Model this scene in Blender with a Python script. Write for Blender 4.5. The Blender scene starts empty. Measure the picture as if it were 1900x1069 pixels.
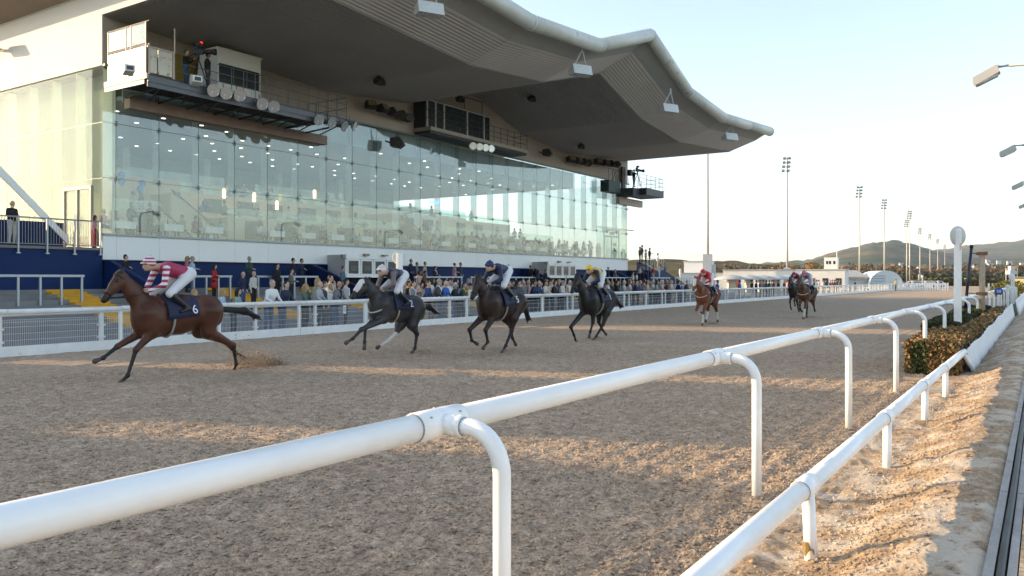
import bpy, math, random
import numpy as np
from mathutils import Vector, Matrix
R = math.radians
rnd = random.Random(7)
nrs = np.random.RandomState(11)
SC = bpy.context.scene
COL = SC.collection

# ------------------------------------------------------------------ camera, sky, sun, exposure
cam = bpy.data.cameras.new('camera'); cam_o = bpy.data.objects.new('camera', cam); COL.objects.link(cam_o)
cam.sensor_width = 36; cam.lens = 1510/1900*36; cam.shift_y = -16.5/1900
cam.clip_start = .05; cam.clip_end = 20000
cam_o.location = (0, 0, 1.85); cam_o.rotation_euler = (R(90), 0, 0)
SC.camera = cam_o
SUN_EL = 14.0; SUN_X, SUN_Y = -.975, .22          # horizontal direction towards the sun
wd = bpy.data.worlds.new('World'); SC.world = wd; wd.use_nodes = True
nt = wd.node_tree; nt.nodes.clear()
sky = nt.nodes.new('ShaderNodeTexSky'); sky.sky_type = 'NISHITA'; sky.sun_disc = False
sky.sun_elevation = R(SUN_EL); sky.sun_rotation = math.atan2(SUN_X, SUN_Y)
sky.altitude = 50; sky.air_density = 1.0; sky.dust_density = 1.1; sky.ozone_density = 1.6
bg = nt.nodes.new('ShaderNodeBackground'); bg.inputs[1].default_value = .15
wo = nt.nodes.new('ShaderNodeOutputWorld')
hs_ = nt.nodes.new('ShaderNodeHueSaturation'); hs_.inputs['Saturation'].default_value = .74; nt.links.new(sky.outputs[0], hs_.inputs['Color']); nt.links.new(hs_.outputs[0], bg.inputs[0]); nt.links.new(bg.outputs[0], wo.inputs[0])
sl = bpy.data.lights.new('sun', 'SUN'); sl.energy = 3.2; sl.angle = R(.6); sl.color = (1, .72, .42)
sun = bpy.data.objects.new('sun', sl); COL.objects.link(sun)
sun.rotation_euler = Vector((-SUN_X, -SUN_Y, -math.tan(R(SUN_EL)))).to_track_quat('-Z', 'Y').to_euler()
sun.location = (-60, 30, 40)
SC.view_settings.view_transform = 'Standard'; SC.view_settings.look = 'None'
SC.view_settings.gamma = 1; SC.view_settings.use_curve_mapping = False
SC.view_settings.exposure = 1.47
SC.render.engine = 'CYCLES'
SC.cycles.use_denoising = True
SC.cycles.max_bounces = 7; SC.cycles.diffuse_bounces = 3; SC.cycles.glossy_bounces = 3
SC.cycles.transparent_max_bounces = 16; SC.cycles.transmission_bounces = 4; SC.cycles.volume_bounces = 0
SC.cycles.caustics_reflective = False; SC.cycles.caustics_refractive = False
SC.cycles.sample_clamp_indirect = 4.0

# ------------------------------------------------------------------ course frame: s along the course (away), p across it (towards the stand)
TX, TY = .5476, .8368
NX, NY = -TY, TX
TH = math.atan2(TY, TX)
S0 = 20.85
def W(s, p, z=0): return Vector((TX*(s+S0)+NX*p, TY*(s+S0)+NY*p, z))
def PL(px, py, p):          # photo pixel on the upright plane at distance p -> (s, z)
    Y = p*1804.5/(1938-px); X = (px-950)/1510*Y
    return X*TX+Y*TY-S0, 1.85+(518-py)*Y/1510
def GR(px, py, z=0):        # photo pixel on level ground -> (s, p)
    Y = (1.85-z)*1510/(py-518); X = (px-950)/1510*Y
    return X*TX+Y*TY-S0, X*NX+Y*NY
def XY(px, Y): return (px-950)/1510*Y
def ZZ(py, Y): return 1.85+(518-py)*Y/1510

# ------------------------------------------------------------------ materials
MATS = {}
def M(name, col, rough=.6, metal=0., var=.1, vs=3., bump=0., bs=40., emit=0., spec=.4, dirt=None):
    if name in MATS: return MATS[name]
    m = bpy.data.materials.new(name); m.use_nodes = True; t = m.node_tree; N = t.nodes; L = t.links
    b = N['Principled BSDF']; b.inputs['Roughness'].default_value = rough; b.inputs['Metallic'].default_value = metal
    b.inputs['Specular IOR Level'].default_value = spec
    b.inputs['Base Color'].default_value = (*col, 1)
    if var or bump or dirt:
        tc = N.new('ShaderNodeTexCoord')
    if var:
        n = N.new('ShaderNodeTexNoise'); n.inputs['Scale'].default_value = vs; n.inputs['Detail'].default_value = 6
        n.inputs['Roughness'].default_value = .65
        L.new(tc.outputs['Object'], n.inputs['Vector'])
        r = N.new('ShaderNodeMapRange'); r.inputs[1].default_value = .3; r.inputs[2].default_value = .7
        r.inputs[3].default_value = 1-var; r.inputs[4].default_value = 1+var
        L.new(n.outputs[0], r.inputs[0])
        mx = N.new('ShaderNodeMix'); mx.data_type = 'RGBA'; mx.blend_type = 'MULTIPLY'; mx.inputs[0].default_value = 1
        mx.inputs[6].default_value = (*col, 1)
        L.new(r.outputs[0], mx.inputs[7]); out = mx.outputs[2]
        if dirt:      # (colour, scale, threshold): stains with a shape of their own
            n3 = N.new('ShaderNodeTexNoise'); n3.inputs['Scale'].default_value = dirt[1]; n3.inputs['Detail'].default_value = 8
            L.new(tc.outputs['Object'], n3.inputs['Vector'])
            r3 = N.new('ShaderNodeMapRange'); r3.inputs[1].default_value = dirt[2]; r3.inputs[2].default_value = dirt[2]+.12
            L.new(n3.outputs[0], r3.inputs[0])
            m3 = N.new('ShaderNodeMix'); m3.data_type = 'RGBA'; m3.inputs[7].default_value = (*dirt[0], 1)
            L.new(r3.outputs[0], m3.inputs[0]); L.new(out, m3.inputs[6]); out = m3.outputs[2]
        L.new(out, b.inputs['Base Color'])
        r2 = N.new('ShaderNodeMapRange'); r2.inputs[3].default_value = max(0, rough-.1); r2.inputs[4].default_value = min(1, rough+.1)
        L.new(n.outputs[0], r2.inputs[0]); L.new(r2.outputs[0], b.inputs['Roughness'])
    if bump:
        n2 = N.new('ShaderNodeTexNoise'); n2.inputs['Scale'].default_value = bs; n2.inputs['Detail'].default_value = 5
        L.new(tc.outputs['Object'], n2.inputs['Vector'])
        bp = N.new('ShaderNodeBump'); bp.inputs['Strength'].default_value = bump; bp.inputs['Distance'].default_value = .02
        L.new(n2.outputs[0], bp.inputs['Height']); L.new(bp.outputs[0], b.inputs['Normal'])
    if emit:
        b.inputs['Emission Color'].default_value = (*col, 1); b.inputs['Emission Strength'].default_value = emit
    MATS[name] = m
    return m

def glass(name, tint, refl=1.8, haze=0., hcol=(.8, .85, .82), graze=.9):
    if name in MATS: return MATS[name]
    m = bpy.data.materials.new(name); m.use_nodes = True; t = m.node_tree; N = t.nodes; L = t.links
    N.remove(N['Principled BSDF']); o = N['Material Output']
    tr = N.new('ShaderNodeBsdfTransparent'); tr.inputs[0].default_value = (*tint, 1)
    gl = N.new('ShaderNodeBsdfGlossy'); gl.inputs['Roughness'].default_value = .0; gl.inputs[0].default_value = (.95, 1, .98, 1)
    lw = N.new('ShaderNodeLayerWeight'); lw.inputs[0].default_value = .5       # Schlick, the same from both faces of a pane
    pw = N.new('ShaderNodeMath'); pw.operation = 'POWER'; pw.inputs[1].default_value = 4.2; L.new(lw.outputs['Facing'], pw.inputs[0])
    mu = N.new('ShaderNodeMath'); mu.operation = 'MULTIPLY_ADD'; mu.inputs[1].default_value = graze; mu.inputs[2].default_value = .04*refl; mu.use_clamp = True
    L.new(pw.outputs[0], mu.inputs[0])
    mx = N.new('ShaderNodeMixShader'); L.new(mu.outputs[0], mx.inputs[0]); L.new(tr.outputs[0], mx.inputs[1]); L.new(gl.outputs[0], mx.inputs[2])
    last = mx
    if haze:
        df = N.new('ShaderNodeBsdfDiffuse'); df.inputs[0].default_value = (*hcol, 1)
        tl = N.new('ShaderNodeBsdfTranslucent'); tl.inputs[0].default_value = (*hcol, 1)
        ad = N.new('ShaderNodeMixShader'); ad.inputs[0].default_value = .5; L.new(df.outputs[0], ad.inputs[1]); L.new(tl.outputs[0], ad.inputs[2])
        m2 = N.new('ShaderNodeMixShader'); m2.inputs[0].default_value = haze; L.new(mx.outputs[0], m2.inputs[1]); L.new(ad.outputs[0], m2.inputs[2]); last = m2
    L.new(last.outputs[0], o.inputs[0]); MATS[name] = m
    return m

white_paint = M('white_paint', (.80, .80, .78), .35, var=.04, vs=4, dirt=((.62, .57, .50), 9, .74))
white_pvc = M('white_pvc', (.90, .90, .87), .34, var=.03, vs=5, dirt=((.60, .56, .50), 11, .90))
white_old = M('white_old', (.74, .75, .73), .5, var=.08, vs=2, dirt=((.40, .36, .30), 6, .66))
panel_white = M('panel_white', (.88, .88, .85), .45, var=.03, vs=.6)
cream = M('cream', (.74, .66, .50), .6, var=.05, vs=1)
cream_wall = M('cream_wall', (.78, .74, .66), .7, var=.03, vs=.5, dirt=((.62, .56, .48), .8, .66))
header = M('header', (.50, .42, .36), .6, var=.06, vs=.7)
soffit_m = M('soffit_metal', (.36, .35, .34), .5, metal=.0, var=.08, vs=.35)
tube_m = M('tube_paint', (.64, .65, .59), .45, var=.08, vs=1.2, dirt=((.40, .42, .38), 2.2, .62))
blue = M('blue_paint', (.006, .024, .10), .6, var=.12, vs=2, spec=.2)
blue_dk = M('blue_dark', (.006, .017, .07), .55, var=.1, vs=2, spec=.2)
galv = M('galvanised', (.42, .44, .45), .45, metal=.55, var=.1, vs=8)
steel_dk = M('dark_steel', (.045, .05, .055), .5, metal=.3, var=.15, vs=5)
steel_gr = M('grey_steel', (.16, .17, .19), .5, metal=.2, var=.12, vs=5)
black = M('black', (.012, .012, .013), .5, var=.1)
concrete = M('concrete', (.27, .26, .25), .85, var=.15, vs=1.5, bump=.3, bs=30)
yellow = M('yellow_paint', (.62, .33, .02), .6, var=.12, vs=3)
mustard = M('mustard', (.36, .25, .04), .7, var=.1, vs=2)
rust = M('rust', (.20, .11, .06), .8, var=.3, vs=12)
screen = M('dark_screen', (.03, .035, .04), .25, var=.05)
chrome = M('lamp_bowl', (.66, .68, .69), .24, metal=.72, var=.25, vs=7)
lens_m = M('lamp_lens', (.62, .63, .62), .25, metal=.15, var=.35, vs=9)
linen = M('linen', (.82, .82, .80), .8, var=.04)
wood = M('pole_wood', (.40, .31, .22), .8, var=.2, vs=9)
tarp = M('tarp', (.72, .72, .71), .6, var=.06, vs=4)
downlight = M('downlight', (1, .90, .74), emit=2.0, var=0)
GLASS = glass('facade_glass', (.90, .925, .925), 1.9, .05, (.68, .77, .77))
GLASS_SIDE = glass('side_glass', (.86, .91, .86), .5, .10, (.80, .83, .80), .25)
FIN = glass('fin_glass', (.88, .93, .93), 1.0, .30, (.80, .88, .86))
BAL = glass('balustrade_glass', (.86, .95, .93), 1.5, .12)

# ------------------------------------------------------------------ mesh building
def link(name, me, parent=None):
    o = bpy.data.objects.new(name, me); COL.objects.link(o)
    if parent is not None: o.parent = parent
    return o
def tag(o, label=None, cat=None, group=None, kind=None):
    if label: o['label'] = label
    if cat: o['category'] = cat
    if group: o['group'] = group
    if kind: o['kind'] = kind
    return o
def place(o, s, p, z=0, rot=0):
    o.location = W(s, p, z); o.rotation_euler = (0, 0, TH+rot); return o
def thing(name, label, cat, s, p, z=0, rot=0, group=None):
    o = bpy.data.objects.new(name, None); COL.objects.link(o); o.empty_display_size = .2
    place(o, s, p, z, rot); tag(o, label, cat, group); return o
def copy_tree(o, parent=None):
    c = o.copy(); COL.objects.link(c)
    if parent is not None: c.parent = parent
    for ch in list(o.children): copy_tree(ch, c)
    return c

class MB:
    def __init__(self): self.v = []; self.f = []; self.m = []
    def add(self, vs, fs, m=0):
        b = len(self.v); self.v += [tuple(x) for x in vs]; self.f += [tuple(i+b for i in f) for f in fs]; self.m += [m]*len(fs); return self
    def bb(self, x0, x1, y0, y1, z0, z1, m=0):
        return self.add([(x0,y0,z0),(x1,y0,z0),(x1,y1,z0),(x0,y1,z0),(x0,y0,z1),(x1,y0,z1),(x1,y1,z1),(x0,y1,z1)],
            [(0,3,2,1),(4,5,6,7),(0,1,5,4),(1,2,6,5),(2,3,7,6),(3,0,4,7)], m)
    def box(self, c, sz, rot=None, m=0):
        hx, hy, hz = sz[0]/2, sz[1]/2, sz[2]/2
        vs = [Vector(q) for q in [(-hx,-hy,-hz),(hx,-hy,-hz),(hx,hy,-hz),(-hx,hy,-hz),(-hx,-hy,hz),(hx,-hy,hz),(hx,hy,hz),(-hx,hy,hz)]]
        if rot is not None: vs = [rot @ q for q in vs]
        c = Vector(c)
        return self.add([q+c for q in vs], [(0,3,2,1),(4,5,6,7),(0,1,5,4),(1,2,6,5),(2,3,7,6),(3,0,4,7)], m)
    def tube(self, pts, r, n=8, m=0, caps=True):
        P = [Vector(q) for q in pts]; k = len(P); rs = [r]*k if not hasattr(r, '__len__') else r
        d = [(P[min(i+1,k-1)]-P[max(i-1,0)]).normalized() for i in range(k)]
        up = Vector((0,0,1)) if abs(d[0].z) < .9 else Vector((1,0,0))
        a = d[0].cross(up).normalized(); vs = []
        for i in range(k):
            a = (a - d[i]*a.dot(d[i])).normalized(); b = d[i].cross(a)
            for j in range(n):
                t = 2*math.pi*j/n; vs.append(P[i]+(a*math.cos(t)+b*math.sin(t))*rs[i])
        fs = [(i*n+j, i*n+(j+1)%n, (i+1)*n+(j+1)%n, (i+1)*n+j) for i in range(k-1) for j in range(n)]
        if caps: fs += [tuple(range(n-1,-1,-1)), tuple((k-1)*n+j for j in range(n))]
        return self.add(vs, fs, m)
    def bar(self, a, b, r=.02, n=6, m=0): return self.tube([a, b], r, n, m)
    def slab(self, poly, ext, m=0):      # polygon extruded by a vector
        e = Vector(ext); P = [Vector(q) for q in poly]; n = len(P)
        fs = [tuple(range(n-1,-1,-1)), tuple(range(n, 2*n))]+[(i, (i+1)%n, n+(i+1)%n, n+i) for i in range(n)]
        return self.add(P+[q+e for q in P], fs, m)
    def lathe(self, prof, n=16, c=(0,0,0), ax='z', m=0):
        vs = []
        for (r, h) in prof:
            for j in range(n):
                t = 2*math.pi*j/n; x, y = r*math.cos(t), r*math.sin(t)
                q = (x, y, h) if ax == 'z' else ((h, x, y) if ax == 'x' else (y, h, x))
                vs.append((c[0]+q[0], c[1]+q[1], c[2]+q[2]))
        k = len(prof)
        fs = [(i*n+j, i*n+(j+1)%n, (i+1)*n+(j+1)%n, (i+1)*n+j) for i in range(k-1) for j in range(n)]
        if prof[0][0] > 1e-4: fs.append(tuple(range(n-1,-1,-1)))
        if prof[-1][0] > 1e-4: fs.append(tuple((k-1)*n+j for j in range(n)))
        return self.add(vs, fs, m)
    def mesh(self, name, mats, smooth=False):
        me = bpy.data.meshes.new(name); me.from_pydata([tuple(q) for q in self.v], [], self.f)
        for mt in (mats if isinstance(mats, (list, tuple)) else [mats]): me.materials.append(mt)
        if any(self.m): me.polygons.foreach_set('material_index', self.m)
        if smooth: me.polygons.foreach_set('use_smooth', [len(f) <= 4 for f in self.f])
        me.update(); return me
    def build(self, name, mats, parent=None, smooth=False, bevel=0):
        o = link(name, self.mesh(name, mats, smooth), parent)
        if bevel:
            b = o.modifiers.new('bevel', 'BEVEL'); b.width = bevel; b.segments = 2; b.limit_method = 'ANGLE'
        return o
def RZ(a): return Matrix.Rotation(a, 3, 'Z')
def RX(a): return Matrix.Rotation(a, 3, 'X')
def RY(a): return Matrix.Rotation(a, 3, 'Y')

def text_mesh(txt, size, mat, depth=.004, align='CENTER'):
    cu = bpy.data.curves.new('txt', 'FONT'); cu.body = txt; cu.size = size; cu.align_x = align; cu.align_y = 'CENTER'; cu.extrude = depth
    o = bpy.data.objects.new('txt', cu); COL.objects.link(o)
    dg = bpy.context.evaluated_depsgraph_get(); me = bpy.data.meshes.new_from_object(o.evaluated_get(dg))
    bpy.data.objects.remove(o); me.materials.clear(); me.materials.append(mat); return me

def mesh_np(name, V, F, mats, mi=None, smooth=True):
    me = bpy.data.meshes.new(name); V = np.asarray(V, np.float32); F = np.asarray(F, np.int32); k = F.shape[1]
    me.vertices.add(len(V)); me.vertices.foreach_set('co', V.ravel())
    me.loops.add(F.size); me.loops.foreach_set('vertex_index', F.ravel())
    me.polygons.add(len(F)); me.polygons.foreach_set('loop_start', np.arange(0, F.size, k, dtype=np.int32))
    me.polygons.foreach_set('loop_total', np.full(len(F), k, np.int32))
    for mt in (mats if isinstance(mats, (list, tuple)) else [mats]): me.materials.append(mt)
    if mi is not None: me.polygons.foreach_set('material_index', np.asarray(mi, np.int32))
    me.polygons.foreach_set('use_smooth', np.full(len(F), smooth, dtype=bool))
    me.update(calc_edges=True); me.validate(); return me

def vnoise(x, y, seed):       # 2-D value noise, 0..1
    rs = np.random.RandomState(seed); T = rs.rand(256, 256)
    xi = np.floor(x).astype(np.int64); yi = np.floor(y).astype(np.int64); fx = x-xi; fy = y-yi
    fx = fx*fx*(3-2*fx); fy = fy*fy*(3-2*fy); a, b = xi & 255, (xi+1) & 255; c, d = yi & 255, (yi+1) & 255
    return (T[a,c]*(1-fx)+T[b,c]*fx)*(1-fy)+(T[a,d]*(1-fx)+T[b,d]*fx)*fy

# ------------------------------------------------------------------ bodies: smooth union of tapered limbs, skinned by surface nets
class Body:
    def __init__(self): self.p = []
    def cap(self, a, b, ra, rb, m=0, k=.03, sy=1.): self.p.append(('c', np.array(a, float), np.array(b, float), ra, rb, m, k, sy)); return self
    def ell(self, c, ax, m=0, k=.02, rot=None):
        self.p.append(('e', np.array(c, float), np.array(ax, float), None if rot is None else np.array(rot), 0, m, k, 1.)); return self
    def dist(self, q, X, Y, Z):
        if q[0] == 'c':
            a, b, ra, rb, sy = q[1], q[2], q[3], q[4], q[7]; d = b-a; d = np.array([d[0], d[1]/sy, d[2]]); L = max(d@d, 1e-9)
            px, py, pz = X-a[0], (Y-a[1])/sy, Z-a[2]
            t = np.clip((px*d[0]+py*d[1]+pz*d[2])/L, 0, 1)
            return (np.sqrt((px-t*d[0])**2+(py-t*d[1])**2+(pz-t*d[2])**2)-(ra+(rb-ra)*t))*min(1., sy)
        px, py, pz = X-q[1][0], Y-q[1][1], Z-q[1][2]
        if q[3] is not None:
            r = q[3]; px, py, pz = px*r[0,0]+py*r[1,0]+pz*r[2,0], px*r[0,1]+py*r[1,1]+pz*r[2,1], px*r[0,2]+py*r[1,2]+pz*r[2,2]
        ax = q[2]; l = np.sqrt((px/ax[0])**2+(py/ax[1])**2+(pz/ax[2])**2)
        return (l-1)*ax.min()*(.6+.4*np.clip(l, 0, 1.5))
    def bounds(self, q):
        if q[0] == 'c':
            r = max(q[3], q[4]); e = np.array([r, r*max(1, q[7]), r]); return np.minimum(q[1], q[2])-e, np.maximum(q[1], q[2])+e
        r = q[2].max() if q[3] is not None else q[2]; return q[1]-r, q[1]+r
    def solve(self, h):
        B = [self.bounds(q) for q in self.p]
        lo = np.min([b[0] for b in B], 0)-3*h; hi = np.max([b[1] for b in B], 0)+3*h
        n = np.ceil((hi-lo)/h).astype(int)+1; F = np.full(n, .5, np.float32)
        ax = [lo[i]+h*np.arange(n[i]) for i in range(3)]
        for q, (l, u) in zip(self.p, B):
            k = q[6]; i0 = np.maximum(((l-k-2*h-lo)/h).astype(int), 0); i1 = np.minimum(((u+k+2*h-lo)/h).astype(int)+2, n)
            sl = tuple(slice(i0[i], i1[i]) for i in range(3))
            X, Y, Z = np.meshgrid(*[ax[i][sl[i]] for i in range(3)], indexing='ij', sparse=True)
            d2 = self.dist(q, X, Y, Z); d1 = F[sl]; hh = np.clip(.5+.5*(d2-d1)/k, 0, 1)
            F[sl] = d2*(1-hh)+d1*hh-k*hh*(1-hh)
        S = F < 0; c = [slice(0, -1), slice(1, None)]
        tot = np.zeros(n-1, np.int8)
        for a in (0, 1):
            for b in (0, 1):
                for d in (0, 1): tot += S[c[a], c[b], c[d]]
        act = (tot > 0) & (tot < 8); I = np.argwhere(act); idx = np.full(n-1, -1, np.int64); idx[act] = np.arange(len(I))
        pos = np.zeros((len(I), 3)); cnt = np.zeros(len(I))
        for axis in range(3):
            o1, o2 = [i for i in range(3) if i != axis]
            for u in (0, 1):
                for w in (0, 1):
                    A = I.copy(); A[:, o1] += u; A[:, o2] += w; Bq = A.copy(); Bq[:, axis] += 1
                    fa = F[A[:,0], A[:,1], A[:,2]]; fb = F[Bq[:,0], Bq[:,1], Bq[:,2]]; x = (fa < 0) != (fb < 0)
                    t = np.where(x, fa/np.where(x, fa-fb, 1), 0); P = (A-I).astype(float); P[:, axis] += t
                    pos += P*x[:, None]; cnt += x
        V = lo+h*(I+pos/cnt[:, None]); Q = []
        for axis in range(3):
            o1, o2 = (axis+1) % 3, (axis+2) % 3
            sa = [slice(None)]*3; sb = [slice(None)]*3; sa[axis] = slice(0, -1); sb[axis] = slice(1, None)
            x = S[tuple(sa)] != S[tuple(sb)]; E = np.argwhere(x); E = E[(E[:, o1] > 0) & (E[:, o2] > 0)]
            E = E[(E[:, o1] < n[o1]-1) & (E[:, o2] < n[o2]-1)]
            ins = S[E[:,0], E[:,1], E[:,2]]
            def at(d1, d2):
                Cc = E.copy(); Cc[:, o1] += d1; Cc[:, o2] += d2; return idx[Cc[:,0], Cc[:,1], Cc[:,2]]
            q = np.stack([at(-1,-1), at(0,-1), at(0,0), at(-1,0)], 1); q[~ins] = q[~ins][:, ::-1]; Q.append(q)
        Q = np.concatenate(Q); Q = Q[(Q >= 0).all(1)]
        C = V[Q].mean(1); best = np.full(len(C), 9.); mi = np.zeros(len(C), int)
        for q in self.p:
            d = self.dist(q, C[:,0], C[:,1], C[:,2]); w = d < best; best[w] = d[w]; mi[w] = q[5]
        return V, Q, mi
    def mesh(self, name, mats, h=.02):
        V, Q, mi = self.solve(h); return mesh_np(name, V, Q, mats, mi)
# ------------------------------------------------------------------ ground, track, verge, path, hills
def sand_mat(name, c1, c2, bs, pale=None):
    m = bpy.data.materials.new(name); m.use_nodes = True; t = m.node_tree; N = t.nodes; L = t.links; b = N['Principled BSDF']
    b.inputs['Roughness'].default_value = .95; b.inputs['Specular IOR Level'].default_value = .1
    tc = N.new('ShaderNodeTexCoord')
    def noise(sc, det=6, rg=.6):
        n = N.new('ShaderNodeTexNoise'); n.inputs['Scale'].default_value = sc; n.inputs['Detail'].default_value = det
        n.inputs['Roughness'].default_value = rg; L.new(tc.outputs['Object'], n.inputs['Vector']); return n
    n1 = noise(.9, 10, .7)
    cr = N.new('ShaderNodeValToRGB'); cr.color_ramp.elements[0].position = .34; cr.color_ramp.elements[1].position = .68
    cr.color_ramp.elements[0].color = (*c1, 1); cr.color_ramp.elements[1].color = (*c2, 1)
    L.new(n1.outputs[0], cr.inputs[0]); out = cr.outputs[0]
    n2 = noise(38, 4, .6); r = N.new('ShaderNodeMapRange'); r.inputs[1].default_value = .3; r.inputs[2].default_value = .7
    r.inputs[3].default_value = .60; r.inputs[4].default_value = 1.32; L.new(n2.outputs[0], r.inputs[0])
    mx = N.new('ShaderNodeMix'); mx.data_type = 'RGBA'; mx.blend_type = 'MULTIPLY'; mx.inputs[0].default_value = 1
    L.new(out, mx.inputs[6]); L.new(r.outputs[0], mx.inputs[7]); out = mx.outputs[2]
    n4 = noise(6.5, 9, .78); r4 = N.new('ShaderNodeMapRange'); r4.inputs[1].default_value = .36; r4.inputs[2].default_value = .62  # mottling that paints the shade of crevices between clods into the colour
    r4.inputs[3].default_value = .62; r4.inputs[4].default_value = 1.22; L.new(n4.outputs[0], r4.inputs[0])
    m4 = N.new('ShaderNodeMix'); m4.data_type = 'RGBA'; m4.blend_type = 'MULTIPLY'; m4.inputs[0].default_value = 1
    L.new(out, m4.inputs[6]); L.new(r4.outputs[0], m4.inputs[7]); out = m4.outputs[2]
    if pale:
        n3 = noise(2.3, 8, .65); r3 = N.new('ShaderNodeMapRange'); r3.inputs[1].default_value = .46; r3.inputs[2].default_value = .58
        L.new(n3.outputs[0], r3.inputs[0]); m3 = N.new('ShaderNodeMix'); m3.data_type = 'RGBA'; m3.inputs[7].default_value = (*pale, 1)
        L.new(r3.outputs[0], m3.inputs[0]); L.new(out, m3.inputs[6]); out = m3.outputs[2]
    L.new(out, b.inputs['Base Color'])
    nb = noise(bs, 6, .7); bp = N.new('ShaderNodeBump'); bp.inputs['Strength'].default_value = .8; bp.inputs['Distance'].default_value = .02
    L.new(nb.outputs[0], bp.inputs['Height']); L.new(bp.outputs[0], b.inputs['Normal'])
    return m
track_m = sand_mat('track_sand', (.42, .315, .22), (.51, .388, .277), 26)
verge_m = sand_mat('verge_sand', (.40, .28, .175), (.50, .37, .245), 30, (.58, .49, .38))
path_m = sand_mat('path_sand', (.36, .275, .19), (.45, .355, .25), 45)

def ground_h(s, p):
    d = np.hypot(s+S0, p); wx = s+.35*vnoise(s*1.3, p*1.3, 1); wy = p+.35*vnoise(s*1.3+9, p*1.3, 2)
    h = np.zeros_like(s)
    for sc, am, sd in ((.9, .010, 3), (.34, .014, 4), (.15, .030, 5), (.078, .034, 6), (.036, .048, 7)):
        n = vnoise(wx/sc, wy/sc*1.15, sd); n = np.sqrt(np.abs(2*n-1)+.02)
        h += am*(n-.5)*np.clip(2.4-d*.03/sc*.5, .35 if sc > .1 else 0, 1)
    h += .011*np.sin(2*math.pi*p/.33+3*vnoise(s*.5, p*.5, 8))*np.clip(1.2-(p-1)/5, 0, 1)
    v = np.clip((1.9-p)/.5, 0, 1)                                  # the churned verge beside the rails
    h = h*(1-.55*v)+v*(.03*(vnoise(s*2.2, p*2.2, 21)-.4)+.03*(vnoise(s*5, p*5, 22)**2))
    b = np.clip((1.25-p)/.85, 0, 1); h += .235*b*b*(3-2*b)+.04*b*(1-b)*4*vnoise(s*1.2, p*2, 23)
    e = np.clip((p-19.6)/.9, 0, 1); h += .03*e
    return h*np.clip((p-.28)/.06, .0, 1)*1.0+np.where(p < .34, .225*(1-np.clip((p-.28)/.06, 0, 1)), 0)
def graded(lo, first, ratio, hi):
    a = [lo]; st = first
    while a[-1] < hi: a.append(a[-1]+st); st *= ratio
    return np.array(a)
def sheet(name, S, P, mat, kind='structure'):
    s, p = np.meshgrid(S, P, indexing='ij'); h = ground_h(s, p); a, b = s.shape
    V = np.stack([TX*(s+S0)+NX*p, TY*(s+S0)+NY*p, h], -1).reshape(-1, 3)
    i = np.arange(a*b).reshape(a, b); F = np.stack([i[:-1,:-1], i[1:,:-1], i[1:,1:], i[:-1,1:]], -1).reshape(-1, 4)
    return tag(link(name, mesh_np(name, V, F, mat)), kind=kind)
S_near = graded(-S0+.6, .014, 1.0062, 330)
P_near = np.concatenate([np.arange(1.78, 4.5, .022), np.arange(4.5, 11, .036), np.arange(11, 20.5, .065), [20.5]])
sheet('track', S_near, P_near, track_m)
sheet('verge', S_near[S_near < 190], np.concatenate([np.arange(.28, 1.78, .016), [1.78]]), verge_m)

grass_m = M('far_grass', (.10, .11, .05), .9, var=.3, vs=.02)
mb = MB(); mb.bb(-6000, 6000, -1500, 9000, -1.6, -.15); tag(mb.build('ground', grass_m), kind='structure')
apron_m = M('apron', (.17, .165, .16), .9, var=.12, vs=.4, bump=.2, bs=20)
mb = MB(); mb.bb(-14, 300, 20.5, 75, -.14, .015)
place(tag(mb.build('apron', apron_m), kind='structure'), 0, 0)
mb = MB(); mb.bb(-30, 190, -14, .118, -.14, .25)
place(tag(mb.build('path', path_m), kind='structure'), 0, 0)
# concrete edging with the black hose lying in its joint
kerb_m = M('kerb_concrete', (.36, .34, .31), .85, var=.15, vs=5, bump=.5, bs=60)
ed = thing('kerb', 'pale concrete edging with a dark joint along the sandy path by the low rail', 'kerb', -S0, .2)
for i in range(60):
    for (a, b, nm) in ((.232, .283, 'edging_stone'), (.125, .17, 'edging_stone')):
        mb = MB(); mb.bb(i*1.2+.004, i*1.2+1.196, a-.2, b-.2, -.1, .244+.004*math.sin(i*2.1)); mb.build(nm, kerb_m, ed)
mb = MB(); pts = [(i*.5, -.0+.002*math.sin(i*.7), .238) for i in range(140)]; mb.tube(pts, .024, 8)
place(tag(mb.build('hose', black, smooth=True), 'black hose running in the joint of the concrete edging', 'hose'), -S0, .2)
# clods of sand thrown up on the verge
cv, cf = [], []
def clod(P, r):
    b = len(cv); k = 6
    ring = [(P[0]+r*math.cos(t)*rnd.uniform(.7, 1.2), P[1]+r*math.sin(t)*rnd.uniform(.7, 1.2), P[2]+r*rnd.uniform(-.3, .3)) for t in [i*2*math.pi/k for i in range(k)]]
    cv.extend(ring); cv.append((P[0], P[1], P[2]+r*rnd.uniform(.5, .9))); cv.append((P[0], P[1], P[2]-r*.6))
    for i in range(k): cf.append((b+i, b+(i+1) % k, b+k)); cf.append((b+(i+1) % k, b+i, b+k+1))
for i in range(260):
    s = -S0+2.5+rnd.random()**1.6*26; p = rnd.gauss(.95, .33)
    if not .36 < p < 1.9: continue
    h = float(ground_h(np.array([s]), np.array([p]))[0]); q = W(s, p, h+.004); clod(q, rnd.choice((.008, .012, .016, .02, .03)))
tag(link('sand_clods', mesh_np('sand_clods', cv, cf, verge_m)), kind='stuff')

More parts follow.
